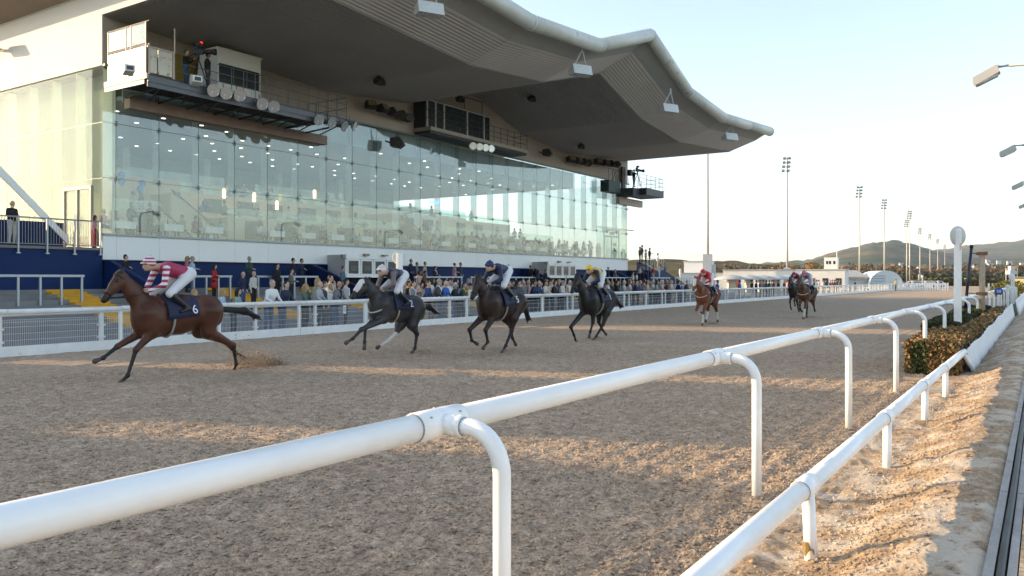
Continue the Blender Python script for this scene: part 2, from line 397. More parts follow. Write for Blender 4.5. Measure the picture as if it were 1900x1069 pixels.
# loose clods over the harrowed track near the rail
def clod_field(name, n, s_fun, p_fun, sizes, mat):
    s, p = s_fun(n), p_fun(n); r = nrs.choice(sizes, n); h = ground_h(s, p)-.25*r*0
    k = 5; t = np.arange(k)*2*math.pi/k; t = t[None]+nrs.rand(n, 1)*6.3; rr_ = r[:, None]*(.7+.6*nrs.rand(n, k))
    cx, cy = TX*(s+S0)+NX*p, TY*(s+S0)+NY*p
    ring = np.stack([cx[:, None]+rr_*np.cos(t), cy[:, None]+rr_*np.sin(t), h[:, None]+r[:, None]*(.1+.5*(nrs.rand(n, k)-.3))], -1)
    top = np.stack([cx+r*.3*(nrs.rand(n)-.5), cy+r*.3*(nrs.rand(n)-.5), h+r*(.6+.5*nrs.rand(n))], -1)[:, None]
    V = np.concatenate([ring, top], 1).reshape(-1, 3); i = np.arange(k); f = np.stack([i, (i+1) % k, np.full(k, k)], -1)
    F = (f[None]+(np.arange(n)*(k+1))[:, None, None]).reshape(-1, 3)
    return tag(link(name, mesh_np(name, V, F, mat, None, False)), kind='stuff')
clod_field('track_clods', 150000, lambda n: -S0+1.2+nrs.rand(n)**1.5*20, lambda n: 1.85+nrs.rand(n)**1.3*14, [.006, .008, .010, .012, .015, .020], track_m)
def verge_p(n):
    return np.clip(nrs.normal(1.0, .26, n), .4, 1.75)
clod_field('verge_crumbs', 17000, lambda n: -S0+2.2+nrs.rand(n)**1.6*22, verge_p, [.004, .005, .006, .008, .010, .013, .018], verge_m)
# hills: two ridges; skyline heights by bearing
def ridge(name, dist, depth, table, mat, nz, seed, y0=519):
    tx = [a for a, _ in table]; ty = [b for _, b in table]
    U = np.arange(table[0][0], table[-1][0]+1, 3.); D = np.linspace(0, 1, 26)
    u, d = np.meshgrid(U, D, indexing='ij'); yy = np.interp(u, tx, ty)
    dd = dist-depth*(1-d*1.0); H = (y0-yy)/1510*dist+1.85
    f = np.sin(d*math.pi/2)**1.15
    X = (u-950)/1510*dd
    h = H*f*(1-.22*(1-f)*vnoise(X/300, dd/200, seed))+nz*(vnoise(X/60, dd/60, seed+1)-.5)*f+nz*.6*(vnoise(X/22, dd/22, seed+2)-.5)*f
    V = np.stack([X, dd, h-.3], -1)
    back = V[:, -1:].copy(); back[..., 1] += depth*.6; back[..., 2] = -1; V = np.concatenate([V, back], 1)
    a, b = V.shape[:2]; i = np.arange(a*b).reshape(a, b); F = np.stack([i[:-1,:-1], i[1:,:-1], i[1:,1:], i[:-1,1:]], -1).reshape(-1, 4)
    return tag(link(name, mesh_np(name, V.reshape(-1, 3), F, mat)), kind='structure')
def hill_mat(name, cols, sc):
    m = bpy.data.materials.new(name); m.use_nodes = True; t = m.node_tree; N = t.nodes; L = t.links; b = N['Principled BSDF']
    b.inputs['Roughness'].default_value = 1; b.inputs['Specular IOR Level'].default_value = 0
    tc = N.new('ShaderNodeTexCoord'); mp = N.new('ShaderNodeMapping'); mp.inputs['Scale'].default_value = (sc, sc*.5, sc*3)
    L.new(tc.outputs['Object'], mp.inputs[0])
    n = N.new('ShaderNodeTexNoise'); n.inputs['Scale'].default_value = 1; n.inputs['Detail'].default_value = 9; n.inputs['Roughness'].default_value = .62
    L.new(mp.outputs[0], n.inputs['Vector'])
    cr = N.new('ShaderNodeValToRGB'); e = cr.color_ramp.elements
    e[0].position = .36; e[0].color = (*cols[0], 1); e[1].position = .66; e[1].color = (*cols[-1], 1)
    for i, c in enumerate(cols[1:-1]): x = e.new(.36+.3*(i+1)/(len(cols)-1)); x.color = (*c, 1)
    L.new(n.outputs[0], cr.inputs[0]); L.new(cr.outputs[0], b.inputs['Base Color']); return m
ridge('hills', 3200, 1900, [(900, 505), (1150, 500), (1300, 497), (1400, 493), (1490, 488), (1530, 478), (1580, 464), (1620, 457), (1660, 455), (1690, 459), (1730, 469), (1780, 478), (1850, 484), (2000, 480), (2300, 470)],
      hill_mat('hill_slope', [(.025, .05, .035), (.04, .065, .04), (.075, .085, .055), (.14, .105, .08), (.05, .075, .042)], .006), 16, 31)
ridge('hills', 4300, 2000, [(1500, 505), (1640, 484), (1700, 473), (1740, 467), (1800, 460), (1850, 456), (1900, 449), (2000, 440), (2150, 444), (2400, 470)],
      hill_mat('hill_far', [(.045, .065, .05), (.065, .08, .058), (.11, .10, .075), (.05, .07, .05)], .005), 14, 41)
ridge('hills', 900, 260, [(1050, 500), (1180, 489), (1235, 485), (1290, 487), (1340, 489), (1370, 488), (1430, 493), (1500, 500), (1600, 508)],
      hill_mat('wooded_rise', [(.05, .05, .025), (.09, .08, .04), (.16, .10, .06)], .05), 7, 51)
far_white = M('far_house', (.52, .50, .47), .7, var=0)
far_roof = M('far_roof', (.22, .16, .13), .8, var=.1)
for i, (px, py, Y, wd_) in enumerate([(1657, 492, 1350, 12), (1672, 490, 1350, 10), (1690, 494, 1300, 9), (1833, 483, 1500, 13), (1837, 490, 1350, 15), (1853, 485, 1500, 11), (1873, 486, 1500, 14), (1896, 489, 1450, 12), (1808, 493, 1300, 9), (1706, 497, 1250, 10)]):
    x, z = XY(px, Y), ZZ(py, Y)
    h = bpy.data.objects.new('house', None); COL.objects.link(h); h.location = (x, Y, z-2)
    tag(h, 'small white house far on the hillside, number %d of ten counting from the stand side' % (i+1), 'house', 'white houses on the far hillside')
    h.scale = (.6, .6, .6); h['label'] = 'tiny white hillside house %s' % ['above the arched shed, lower of a close pair', 'above the arched shed, upper of a close pair', 'right of the tallest right-hand floodlight masts', 'above and left of the wooden pole lamp, highest of three', 'largest, just right of the wooden pole', 'right of the wooden pole, smaller and higher', 'above the blue distance disc', 'at the right edge over the yellow bush', 'between the winning post and the dark leaning pole', 'between the masts, lowest on the slope'][i]
    mb = MB(); mb.bb(-wd_/2, wd_/2, -4, 4, -6, 4.5); mb.build('wall', far_white, h)
    mb = MB(); mb.slab([(-wd_/2-.4, -4.4, 4.5), (-wd_/2-.4, 4.4, 4.5), (-wd_/2-.4, 0, 7.5)], (wd_+.8, 0, 0)); mb.build('roof', far_roof, h)

# woods beyond the course
leafm = [M('wood_a', (.10, .070, .038), .9, var=.3, vs=.05), M('wood_b', (.16, .095, .045), .9, var=.3, vs=.05), M('wood_c', (.07, .065, .03), .9, var=.3, vs=.05), M('wood_d', (.20, .125, .045), .9, var=.3, vs=.05), M('wood_e', (.025, .035, .018), .9, var=.3, vs=.05)]
def leaf_quads(n, centre, rad, size, V, F, mi, mats, flat=.0):
    c = np.asarray(centre, float); rad = np.asarray(rad, float)
    q = nrs.normal(size=(n, 3)); q /= np.linalg.norm(q, axis=1)[:, None]; q *= (nrs.rand(n, 1)**.45); q = c+q*rad
    a = nrs.normal(size=(n, 3)); a /= np.linalg.norm(a, axis=1)[:, None]; b = nrs.normal(size=(n, 3)); b = np.cross(a, b); b /= np.linalg.norm(b, axis=1)[:, None]
    s = size*(.6+.8*nrs.rand(n, 1)); a *= s; b *= s*.7; base = sum(len(v) for v in V)
    V.append(np.stack([q-a-b, q+a-b*.6, q+a*.8+b, q-a*.7+b], 1).reshape(-1, 3)); F.append(base+np.arange(4*n).reshape(n, 4))
    mi.append(nrs.choice(mats, n))
V, F, mi = [], [], []
for i in range(330):
    Y = nrs.uniform(520, 760); px = nrs.uniform(1310, 2080); X = XY(px, Y); hgt = nrs.uniform(8, 14.5)*(Y/640); w = nrs.uniform(3.5, 7)
    k = nrs.choice([0, 0, 1, 1, 2, 3]); leaf_quads(70, (X, Y, hgt*.52), (w, w, hgt*.5), 1.15, V, F, mi, [k, k, k, (k+1) % 4])
for i in range(150):
    Y = nrs.uniform(430, 480); px = nrs.uniform(1655, 2080); leaf_quads(50, (XY(px, Y), Y, 2.6), (4, 3, 3.2), .8, V, F, mi, [4, 4, 2])
tag(link('woods', mesh_np('woods', np.concatenate(V), np.concatenate(F), leafm, np.concatenate(mi), False)), kind='stuff')
bark = M('bark', (.10, .075, .05), .9, var=.25, vs=6)
orange_leaf = [M('willow_a', (.30, .17, .04), .9, var=.2), M('willow_b', (.22, .14, .04), .9, var=.2)]
for (px, py, wpx, Y, lab) in [(1508, 484, 24, 300, 'orange willow tree left of the white judges tower'), (1470, 488, 26, 310, 'orange willow tree behind the tall mast in front of the low buildings'), (1437, 492, 16, 330, 'small russet tree behind the long low white building')]:
    t = bpy.data.objects.new('willow_tree', None); COL.objects.link(t); t.location = (XY(px, Y), Y, 0); tag(t, lab, 'tree', 'orange trees behind the white buildings')
    top = ZZ(py, Y); w = wpx/1510*Y/2; mb = MB(); mb.tube([(0, 0, -.2), (.1, 0, top*.35), (0, .2, top*.7)], [.3, .22, .08], 7)
    for a in range(6): mb.tube([(0, 0, top*(.3+.05*a)), (w*.5*math.cos(a), w*.5*math.sin(a), top*(.5+.05*a))], [.13, .03], 5)
    mb.build('trunk', bark, t)
    V, F, mi = [], [], []; leaf_quads(500, (0, 0, top*.62), (w, w, top*.38), .32, V, F, mi, [0, 0, 1])
    link('crown', mesh_np('crown', np.concatenate(V), np.concatenate(F), orange_leaf, np.concatenate(mi), False), t)
# ------------------------------------------------------------------ near running rail, low rail, tarp, hedges, posts
PVC = white_pvc
nr = thing('running_rail', 'tall white plastic running rail on curved goose-neck posts crossing the foreground', 'rail', -13.98, 2.4)
joint = MB(); joint.lathe([(.0635, -.17), (.071, -.168), (.072, -.05), (.072, .05), (.071, .168), (.0635, .17)], 20, ax='x')
joint.tube([(0, -.03, 0), (0, -.155, 0)], [.051, .051], 14); joint.lathe([(.040, -.16), (.051, -.155), (.053, -.15), (.053, -.13), (.051, -.125)], 14, ax='y')
seam = M('pvc_seam', (.30, .29, .27), .6, var=.1); screw = M('screw', (.40, .39, .38), .4, metal=.6, var=.1)
for x in (-.171, .171): joint.lathe([(.0637, x-.003), (.0668, x-.002), (.0668, x+.002), (.0637, x+.003)], 20, ax='x', m=1)
joint.lathe([(.042, -.1605), (.0455, -.1600), (.0455, -.1575), (.042, -.157)], 14, ax='y', m=1)
for x, a in ((-.11, -60), (.11, -60), (-.11, 40), (.11, 40), (0, 100)):
    joint.box((x, -.0715*math.cos(R(a)), .0715*math.sin(R(a))), (.012, .008, .008), RX(R(-a)), 2)
joint_me = joint.mesh('joint_sleeve', [PVC, seam, screw], True)
seg = MB(); seg.lathe([(.0625, 0), (.0625, 3.85)], 24, ax='x'); seg_me = seg.mesh('rail_tube', PVC, True)
gp = [(0, -.15, 0)]+[(0, -.19-.18*math.sin(a), -.2+.2*math.cos(a)) for a in [i*math.pi/20 for i in range(0, 11)]]+[(0, -.37, -.5), (0, -.37, -1.3)]
goose = MB(); goose.tube(gp, .041, 14); goose_me = goose.mesh('goose_neck_post', PVC, True)
for k in range(-2, 33):
    for nm, me in (('joint_sleeve', joint_me), ('goose_neck_post', goose_me), ('rail_tube', seg_me)):
        o = link(nm, me, nr); o.location = (k*3.85, 0, 1.17)
lr = thing('low_rail', 'low white plastic rail on short straight posts over the pale sand beside the path', 'rail', -15.39, 1.3)
m = MB(); m.lathe([(.0615, 0), (.0615, 3.2)], 22, ax='x'); lrail = m.mesh('rail_tube', PVC, True)
m = MB(); m.lathe([(.0625, -.13), (.069, -.128), (.0695, 0), (.069, .128), (.0625, .13)], 20, ax='x'); 
for x in (-.131, .131): m.lathe([(.0627, x-.003), (.0655, x-.002), (.0655, x+.002), (.0627, x+.003)], 20, ax='x', m=1)
for x, a in ((-.08, -50), (.08, -50)): m.box((x, -.069*math.cos(R(a)), .069*math.sin(R(a))), (.012, .008, .008), RX(R(-a)), 2)
ljoint = m.mesh('joint_sleeve', [PVC, seam, screw], True)
m = MB(); m.tube([(0, 0, 0), (0, 0, -.62)], .042, 14); lpost = m.mesh('post', PVC, True)
def bar_between(name, a, b, r, mat, parent, n=16):
    m = MB(); m.tube([a, b], r, n); return m.build(name, mat, parent, True)
ps = [-3.3, 0, 3.2, 6.2, 8.8, 12.4]
zs = [.50, .50, .50, .49, .47, .45]
for a in range(len(ps)-1): bar_between('rail_tube', (ps[a], 0, zs[a]), (ps[a+1], 0, zs[a+1]), .0615, PVC, lr, 22)
for a, x in enumerate(ps[:-1]):
    o = link('joint_sleeve', ljoint, lr); o.location = (x, 0, zs[a]); o = link('post', lpost, lr); o.location = (x+.03, -.01, zs[a]-.02)
    if a == 1: o.rotation_euler = (R(-2), R(-3), 0); post1 = o
bar_between('brace_leg', (12.35, 0, .43), (12.9, -.13, .02), .045, PVC, lr)
mb = MB()   # torn brown tape patch round the first post
mb.add([(.045*math.cos(t), .045*math.sin(t), -.33-(.05 if 2 < i < 6 else 0)) for i, t in enumerate([R(150+i*24) for i in range(9)])]+[(.045*math.cos(t), .045*math.sin(t), -.40-.03*math.sin(i*1.7)) for i, t in enumerate([R(150+i*24) for i in range(9)])], [(i, i+1, i+10, i+9) for i in range(8)])
mb.build('tape_patch', M('tape', (.33, .22, .08), .7, var=.2, vs=20), lr).location = (.03, -.01, .48)
# pale tarp hung along the hedge
tp = thing('tarp', 'long white tarpaulin sheet hung along the brown hedge beyond the low rail', 'tarpaulin', -2.7, 1.22)
n, k = 120, 8; Vv = []
for i in range(n+1):
    x = 27*i/n; top = .47+.27*(i/n); 
    for j in range(k+1):
        f = j/k; Vv.append((x, .014*math.sin(x*2.3+f)*f+.008*math.sin(x*7)+.05*(1-f)-.05*f*f, top*(1-f)+.03*f+(.03*math.sin(x*1.1) if j == 0 else 0)))
i = np.arange((n+1)*(k+1)).reshape(n+1, k+1); F = np.stack([i[:-1,:-1], i[1:,:-1], i[1:,1:], i[:-1,1:]], -1).reshape(-1, 4)
o = link('sheet', mesh_np('sheet', Vv, F, tarp), tp); sdf = o.modifiers.new('thick', 'SOLIDIFY'); sdf.thickness = .006
for i in range(10): bar_between('stake', (2.6*i+.6, .12, -.1), (2.6*i+.6, .12, .46+.027*i), .03, white_old, tp, 8)
# white rail and pickets after the tarp
fr = thing('picket_rail', 'low white rail on close posts running on after the tarpaulin at the right edge', 'rail', 24.5, 1.1)
bar_between('rail_tube', (0, 0, .82), (70, .3, .9), .07, PVC, fr, 12)
for i in range(45): bar_between('post', (i*1.55, .3*i/45, .85), (i*1.55+.1, .3*i/45-.12, -.05), .055, PVC, fr, 8)
# clipped hedges
hedge_g = [M('hedge_green', (.055, .065, .018), .7, var=.35, vs=3), M('hedge_dark', (.028, .038, .014), .7, var=.35, vs=3)]
hedge_b = [M('hedge_brown', (.24, .135, .055), .8, var=.3, vs=3), M('hedge_tan', (.31, .20, .09), .8, var=.3, vs=3), hedge_g[0]]
def hedge(label, s0, s1, p0, p1, hgt, mats, pick, n, leaf=.022):
    h = thing('hedge', label, 'hedge', s0, p0); Lx, Ly = s1-s0, p1-p0
    V, F, mi = [], [], []
    for face in range(n//100):
        # leaves crowd the clipped outline, with the thinner ones inside
        m = 100; u = nrs.rand(m)*Lx; v = nrs.rand(m)*Ly; w = nrs.rand(m)*hgt; side = nrs.rand(m)
        w = np.where(side < .4, hgt+nrs.normal(0, .018, m), w); v = np.where((side >= .4) & (side < .6), nrs.normal(.0, .02, m), v)
        v = np.where((side >= .6) & (side < .75), Ly+nrs.normal(0, .02, m), v); u = np.where((side >= .75) & (side < .92), nrs.normal(0, .02, m), u)
        q = np.stack([u, v, w+.03*np.sin(u*5+v*3)+.03*(vnoise(u*4, v*4, 77)-.5)], 1)
        a = nrs.normal(size=(m, 3)); a /= np.linalg.norm(a, axis=1)[:, None]; b = np.cross(a, nrs.normal(size=(m, 3))); b /= np.linalg.norm(b, axis=1)[:, None]
        s = leaf*(.6+.9*nrs.rand(m, 1)); a *= s; b *= s*.75; base = sum(len(x) for x in V)
        V.append(np.stack([q-a-b, q+a-b, q+a+b, q-a+b], 1).reshape(-1, 3)); F.append(base+np.arange(4*m).reshape(m, 4)); mi.append(pick(u, v, w, m))
    o = link('foliage', mesh_np('foliage', np.concatenate(V), np.concatenate(F), mats, np.concatenate(mi), False), h); o['kind'] = 'stuff'
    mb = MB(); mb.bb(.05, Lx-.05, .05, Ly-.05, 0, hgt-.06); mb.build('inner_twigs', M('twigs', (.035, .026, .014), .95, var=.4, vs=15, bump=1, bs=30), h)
def pk_front(u, v, w, m):
    k = vnoise(u*1.7+3, v*2.2, 61); g = (v > .55) & (w < .62)
    return np.where(g & (k > .6), 2, nrs.choice([0, 0, 1, 2], m))
hedge('clipped hedge with brown winter leaves and a green near corner beside the tarpaulin', -3.3, 2.2, 1.36, 2.28, .63, hedge_b, pk_front, 16000)
hedge('low brown clipped hedge strip following the tarpaulin away', 2.3, 20, 1.36, 1.75, .62, hedge_b, lambda u, v, w, m: nrs.choice([0, 1, 1, 2], m), 14000, .028)
hedge('dark green clipped hedge around the foot of the white winning post', 2.6, 9.0, 1.82, 2.65, .70, [hedge_g[0], hedge_g[1]], lambda u, v, w, m: nrs.choice([0, 1, 1], m), 11000, .025)
hedge('dark green clipped hedge around the foot of the wooden pole', 11.0, 17.5, 1.82, 2.75, .72, [hedge_g[0], hedge_g[1]], lambda u, v, w, m: nrs.choice([0, 1, 1], m), 8000, .03)
lawn = MB(); lawn.bb(18.5, 60, 1.2, 2.25, -.1, .16); place(tag(lawn.build('grass', M('turf', (.05, .085, .02), .95, var=.3, vs=5, bump=1, bs=60)), kind='stuff'), 0, 0)
mb = MB(); mb.bb(0, .09, -1.0, .15, 0, .05); place(tag(mb.build('plank', wood, bevel=.006), 'short bare wooden plank lying in the sand before the brown hedge', 'plank'), -4.6, 2.0, .02)
mb = MB(); mb.bb(0, .55, -.25, .2, 0, .05); place(tag(mb.build('paving_slab', M('slab', (.42, .36, .28), .9, var=.15, vs=6, bump=.4), bevel=.008), 'pale square paving slab half sunk in sand under the low rail', 'paving slab'), -6.2, 1.5, .0, R(12))

# winning post
wp = thing('winning_post', 'white winning post with a round pale disc on top and small red lettering', 'winning post', *GR(1777, 649), 0)
wp.location = W(PL(1777, 500, 1.9)[0], 1.9, 0)
mb = MB(); mb.bb(-.085, .085, -.085, .085, 0, 3.16); mb.build('post', white_paint, wp, bevel=.015)
face_cam = math.atan2(-TX*0-(W(0, 0).y), 1)
mb = MB(); mb.lathe([(.0, -.02), (.255, -.018), (.26, 0), (.255, .018), (0, .02)], 28, ax='y'); d = mb.build('disc', M('disc_white', (.62, .62, .56), .5, var=.05), wp, True); d.location = (.0, 0, 2.98); d.rotation_euler = (0, 0, -TH+R(18))
tm = text_mesh('WIN', .085, M('red_letter', (.6, .05, .04), .5, var=0)); o = link('lettering', tm, wp); o.rotation_euler = (R(90), R(90), -TH+R(0)); o.location = (.0, -.0, 2.72)
o.matrix_local = Matrix.Translation((-.098*.0, -.0, 2.7)) @ Matrix.Rotation(-TH, 4, 'Z') @ Matrix.Translation((0, -.13, 0)) @ Matrix.Rotation(R(90), 4, 'X') @ Matrix.Rotation(R(-90), 4, 'Z')
# wooden pole with clamps and the dark tilted tube
wpo = thing('wooden_pole', 'weathered round wooden pole with two rusty clamps rising from the dark hedge', 'pole', PL(1822, 500, 1.9)[0], 1.9, 0)
mb = MB(); mb.tube([(0, 0, 0), (0, 0, 2.84)], [.105, .095], 14); mb.build('pole', wood, wpo, True)
for z in (2.78, 1.32):
    mb = MB(); mb.lathe([(.108, -.06), (.125, -.055), (.125, .055), (.108, .06)], 14, c=(0, 0, z)); mb.box((0, -.13, z), (.12, .1, .13)); mb.bar((0, 0, z), (-.05, .36 if z > 2 else .5, z+.02), .022); mb.box((.1, .14, z), (.08, .1, .1)); mb.build('clamp', rust, wpo)
lp = thing('tilted_tube', 'dark navy tube leaning beside the wooden pole, held by its clamps', 'tube', PL(1822, 500, 1.9)[0], 1.9, 0)
mb = MB(); mb.tube([(-.05, .55, .55), (-.05, .33, 3.05)], .05, 10); mb.build('tube', M('navy_tube', (.012, .02, .05), .35, var=.1), lp, True)
mb = MB(); mb.tube([(-.05, .335, 2.99), (-.05, .325, 3.10)], .062, 10); mb.build('end_cap', black, lp, True)
# blue 50 marker and other small markers
def marker(px, py, p, r, txt, label, disc_mat, base_z=0):
    s, z = PL(px, py, p); t = thing('distance_marker', label, 'marker', s, p, 0)
    mb = MB(); mb.bb(-.06, .06, -.05, .05, 0, z-r*.8); mb.build('post', white_paint, t)
    mb = MB(); mb.lathe([(0, -.025), (r-.01, -.025), (r, -.015), (r, .015), (r-.01, .025), (0, .025)], 24, ax='y'); d = mb.build('disc', disc_mat, t, True)
    ang = -TH+R(-(px-950)/1900*58)   # turned to the riders
    d.location = (0, 0, z); d.rotation_euler = (0, 0, ang)
    if txt:
        o = link('number', text_mesh(txt, r*1.05, white_paint), t); o.matrix_local = Matrix.Translation((0, 0, z)) @ Matrix.Rotation(ang, 4, 'Z') @ Matrix.Translation((0, -.032, 0)) @ Matrix.Rotation(R(90), 4, 'X')
marker(1853, 541, 1.9, .19, '50', 'round blue marker disc with a white 50 on a short white post', M('sign_blue', (.02, .06, .32), .4, var=0))
marker(1870, 532, 1.75, .12, '', 'small white round marker with a dark band beyond the blue disc', M('sign_pale', (.7, .7, .72), .4, var=0))
marker(1877, 513, 1.9, .2, '', 'white round marker on a tall post near the yellow bush', white_paint)
marker(1881, 517, 1.75, .09, '', 'smaller white marker right of the tall round marker by the yellow bush', white_paint)
marker(1711, 513, 22, .27, '', 'white round marker post among the parked cars', white_paint)
marker(1791, 518, 20, .35, '', 'distant white marker post seen just right of the winning post', white_paint)
# street lamps leaning in from the right edge
lamp_m = M('lamp_grey', (.36, .37, .36), .45, metal=.3, var=.06)
heads = [(1831, 146, .0), (1862, 283, 0), (1883, 340, 0), (1886, 380, 0), (1891, 403, 0), (1896, 422, 0), (1898, 430, 0)]
lampm = {}
for i in range(7):
    Yd = 24.9+14.6*i; s = (Yd-NY*1.55)/TY-S0
    t = thing('street_lamp', ['nearest street lamp, its boxy grey head highest on the right edge', 'second street lamp head below the nearest one on the right edge', 'third street lamp head down the right edge', 'fourth street lamp head down the right edge', 'fifth street lamp head down the right edge', 'sixth street lamp head down the right edge', 'lowest and farthest street lamp head on the right edge'][i], 'street lamp', s, -1.2, 0, 0, 'street lamps along the right edge')
    if not lampm:
        mb = MB(); mb.tube([(0, 0, .1), (0, 0, 4), (0, 0, 7.9), (0, .12, 8.12), (0, .35, 8.2)], [.1, .085, .06, .055, .05], 10); lampm['pole'] = mb.mesh('pole', lamp_m, True)
        mb = MB(); mb.tube([(0, .3, 8.2), (0, 2.1, 8.3)], .05, 10); mb.tube([(0, 2.05, 8.3), (0, 2.4, 8.29)], .035, 8); mb.box((0, 2.42, 8.28), (.1, .12, .1)); lampm['arm'] = mb.mesh('arm', lamp_m, True)
        mb = MB(); mb.slab([(-.17, -.02, 0), (-.17, .66, -.02), (-.17, .72, -.12), (-.17, .68, -.19), (-.17, .0, -.16)], (.34, 0, 0)); lampm['head'] = mb.mesh('head', M('lamp_head', (.46, .45, .42), .5, var=.06))
        mb = MB(); mb.bb(-.14, .14, .08, .62, -.20, -.178); lampm['lens'] = mb.mesh('lens', lens_m)
    link('pole', lampm['pole'], t); link('arm', lampm['arm'], t)
    h = link('head', lampm['head'], t); h.location = (0, 2.42, 8.33); h.rotation_euler = (R(-24), 0, 0); h.scale = (1.2, 1.05, 1.5); link('lens', lampm['lens'], h)
# ------------------------------------------------------------------ grandstand
LEN = 56.0; PW = 2.2
PROF = [(-1.6, 14.02), (13.7, 13.13), (21.2, 13.75), (28.5, 15.8), (35.3, 13.85), (43.1, 13.2), (56.0, 14.1)]
LIFT = {-1.6: 1.0, 13.7: 1.0, 21.2: 1.0, 28.5: 1.25, 35.3: .95, 43.1: 1.0, 56.0: 1.0}
def prof(s): return float(np.interp(s, [a for a, _ in PROF], [b for _, b in PROF]))
def lift(s): return float(np.interp(s, [a for a, _ in PROF], [LIFT[a] for a, _ in PROF]))
gs = thing('grandstand', 'large glass-fronted grandstand with a folded metal canopy and white edge tube', 'grandstand', 0, 36)
def L(s, p, z): return (s, p-36, z)
def bbx(mb, s0, s1, p0, p1, z0, z1, m=0): return mb.bb(s0, s1, p0-36, p1-36, z0, z1, m)
# corrugated soffit, one folded facet after another
ribs = []
p = 36.0; per = .2
while p > 25.36: ribs += [(p, 0), (p-.085, 0), (p-.11, -.055), (p-.175, -.055)]; p -= per
ribs += [(25.3, 0)]
kf = PROF[:]
kf[0] = (.02, prof(.02))
for a in range(len(kf)-1):
    (sa, za), (sb, zb) = kf[a], kf[a+1]; mb = MB(); vs, fs = [], []
    for (pp, o) in ribs: vs += [L(sa, pp, za+o), L(sb, pp, zb+o)]
    for i in range(len(ribs)-1): fs.append((2*i, 2*i+1, 2*i+3, 2*i+2))
    mb.add(vs, fs); mb.build('soffit', soffit_m, gs)
    mb = MB(); vs, fs = [], []
    la, lb = lift(sa if sa > 1 else -1.6), lift(sb); q = 25.3; out = []
    while q > 23.02: out += [(q, 0), (q-.085, 0), (q-.11, -.018), (q-.175, -.018)]; q -= per
    out += [(22.8, 0)]
    for (pp, o) in out:
        r = (25.3-pp)/2.5; vs += [L(sa, pp, za+o+.85*r*la), L(sb, pp, zb+o+.85*r*lb)]
    for i in range(len(out)-1): fs.append((2*i, 2*i+1, 2*i+3, 2*i+2))
    mb.add(vs, fs); mb.build('eaves_soffit', M('eaves_metal', (.60, .56, .53), .5, var=.08, vs=.4), gs)
    mb = MB(); mb.add([L(sa, 22.8, za+.85*la), L(sb, 22.8, zb+.85*lb), L(sb, 21.75, zb+1.42*lb), L(sa, 21.75, za+1.42*la)], [(0, 1, 2, 3)]); mb.build('fascia', M('fascia_metal', (.36, .36, .35), .5, var=.1, vs=.5), gs)
tp_ = [(s, 21.55, z+1.58*LIFT[s]) for s, z in PROF]
for a in range(len(tp_)-1):
    (s0, q0, z0), (s1, q1, z1) = tp_[a], tp_[a+1]; n = 2 if s1-s0 > 9 else 1
    for i in range(n):
        f0, f1 = i/n, (i+1)/n; A = Vector(L(s0+(s1-s0)*f0, q0, z0+(z1-z0)*f0)); B = Vector(L(s0+(s1-s0)*f1, q0, z0+(z1-z0)*f1))
        mb = MB(); mb.tube([A, B], .41, 22); mb.build('edge_tube', tube_m, gs, True)
        dv = (B-A).normalized(); mb = MB(); mb.tube([A-dv*.05, A+dv*.12], .422, 22); mb.build('tube_collar', tube_m, gs, True)
mb = MB(); E_ = Vector(L(*tp_[-1])); mb.tube([E_-Vector((.1, 0, 0)), E_+Vector((.25, 0, -.02)), E_+Vector((.36, 0, -.03))], [.422, .415, .25], 22); mb.build('tube_cap', tube_m, gs, True)
# roof deck above
mb = MB()
for a in range(len(PROF)-1):
    (sa, za), (sb, zb) = PROF[a], PROF[a+1]
    mb.add([L(sa, 21.6, za+1.75*LIFT[sa]), L(sb, 21.6, zb+1.75*LIFT[sb]), L(sb, 36, zb+1.7), L(sa, 36, za+1.7), L(sb, 62, zb+1.5), L(sa, 62, za+1.5)], [(0, 1, 2, 3), (3, 2, 4, 5)])
mb.build('roof', tube_m, gs)
mb = MB(); mb.add([L(56, 36, 14.1), L(56, 25.3, 14.1), L(56, 22.8, 14.95), L(56, 21.75, 15.5), L(56, 21.6, 15.85), L(56, 36, 15.8)], [(0, 1, 2, 3, 4, 5)]); mb.build('end_fascia', tube_m, gs)
# left end: eaves underside, edge tube and white gable wall
mb = MB(); mb.add([L(0, 22, 15.0), L(0, 62, 15.0), L(-1.6, 62, 15.45), L(-1.6, 22, 15.45)], [(0, 1, 2, 3)]); mb.build('side_eaves', M('eaves_brown', (.30, .24, .19), .7, var=.1, vs=.5), gs)
mb = MB(); mb.tube([L(-1.65, 21.6, 15.75), L(-1.65, 40, 15.75), L(-1.65, 62, 15.75)], .33, 16); mb.build('edge_tube', tube_m, gs, True)
mb = MB(); mb.slab([L(-.02, 36, 11.62), L(-.02, 62, 11.62), L(-.02, 62, 15), L(-.02, 24.2, 15), L(-.02, 25.3, 13.95), L(-.02, 36, 13.93)][::-1], (.3, 0, 0)); mb.build('gable_wall', cream_wall, gs)
mb = MB(); mb.slab([L(-.1, 24.2, 15), L(-.1, 62, 15), L(-.1, 62, 15.3), L(-.1, 24.0, 15.3)][::-1], (.1, 0, 0)); mb.build('gable_trim', cream_wall, gs)
mb = MB(); bbx(mb, -.05, .32, 36.02, 60, 3.2, 3.34); mb.build('side_sill', panel_white, gs)
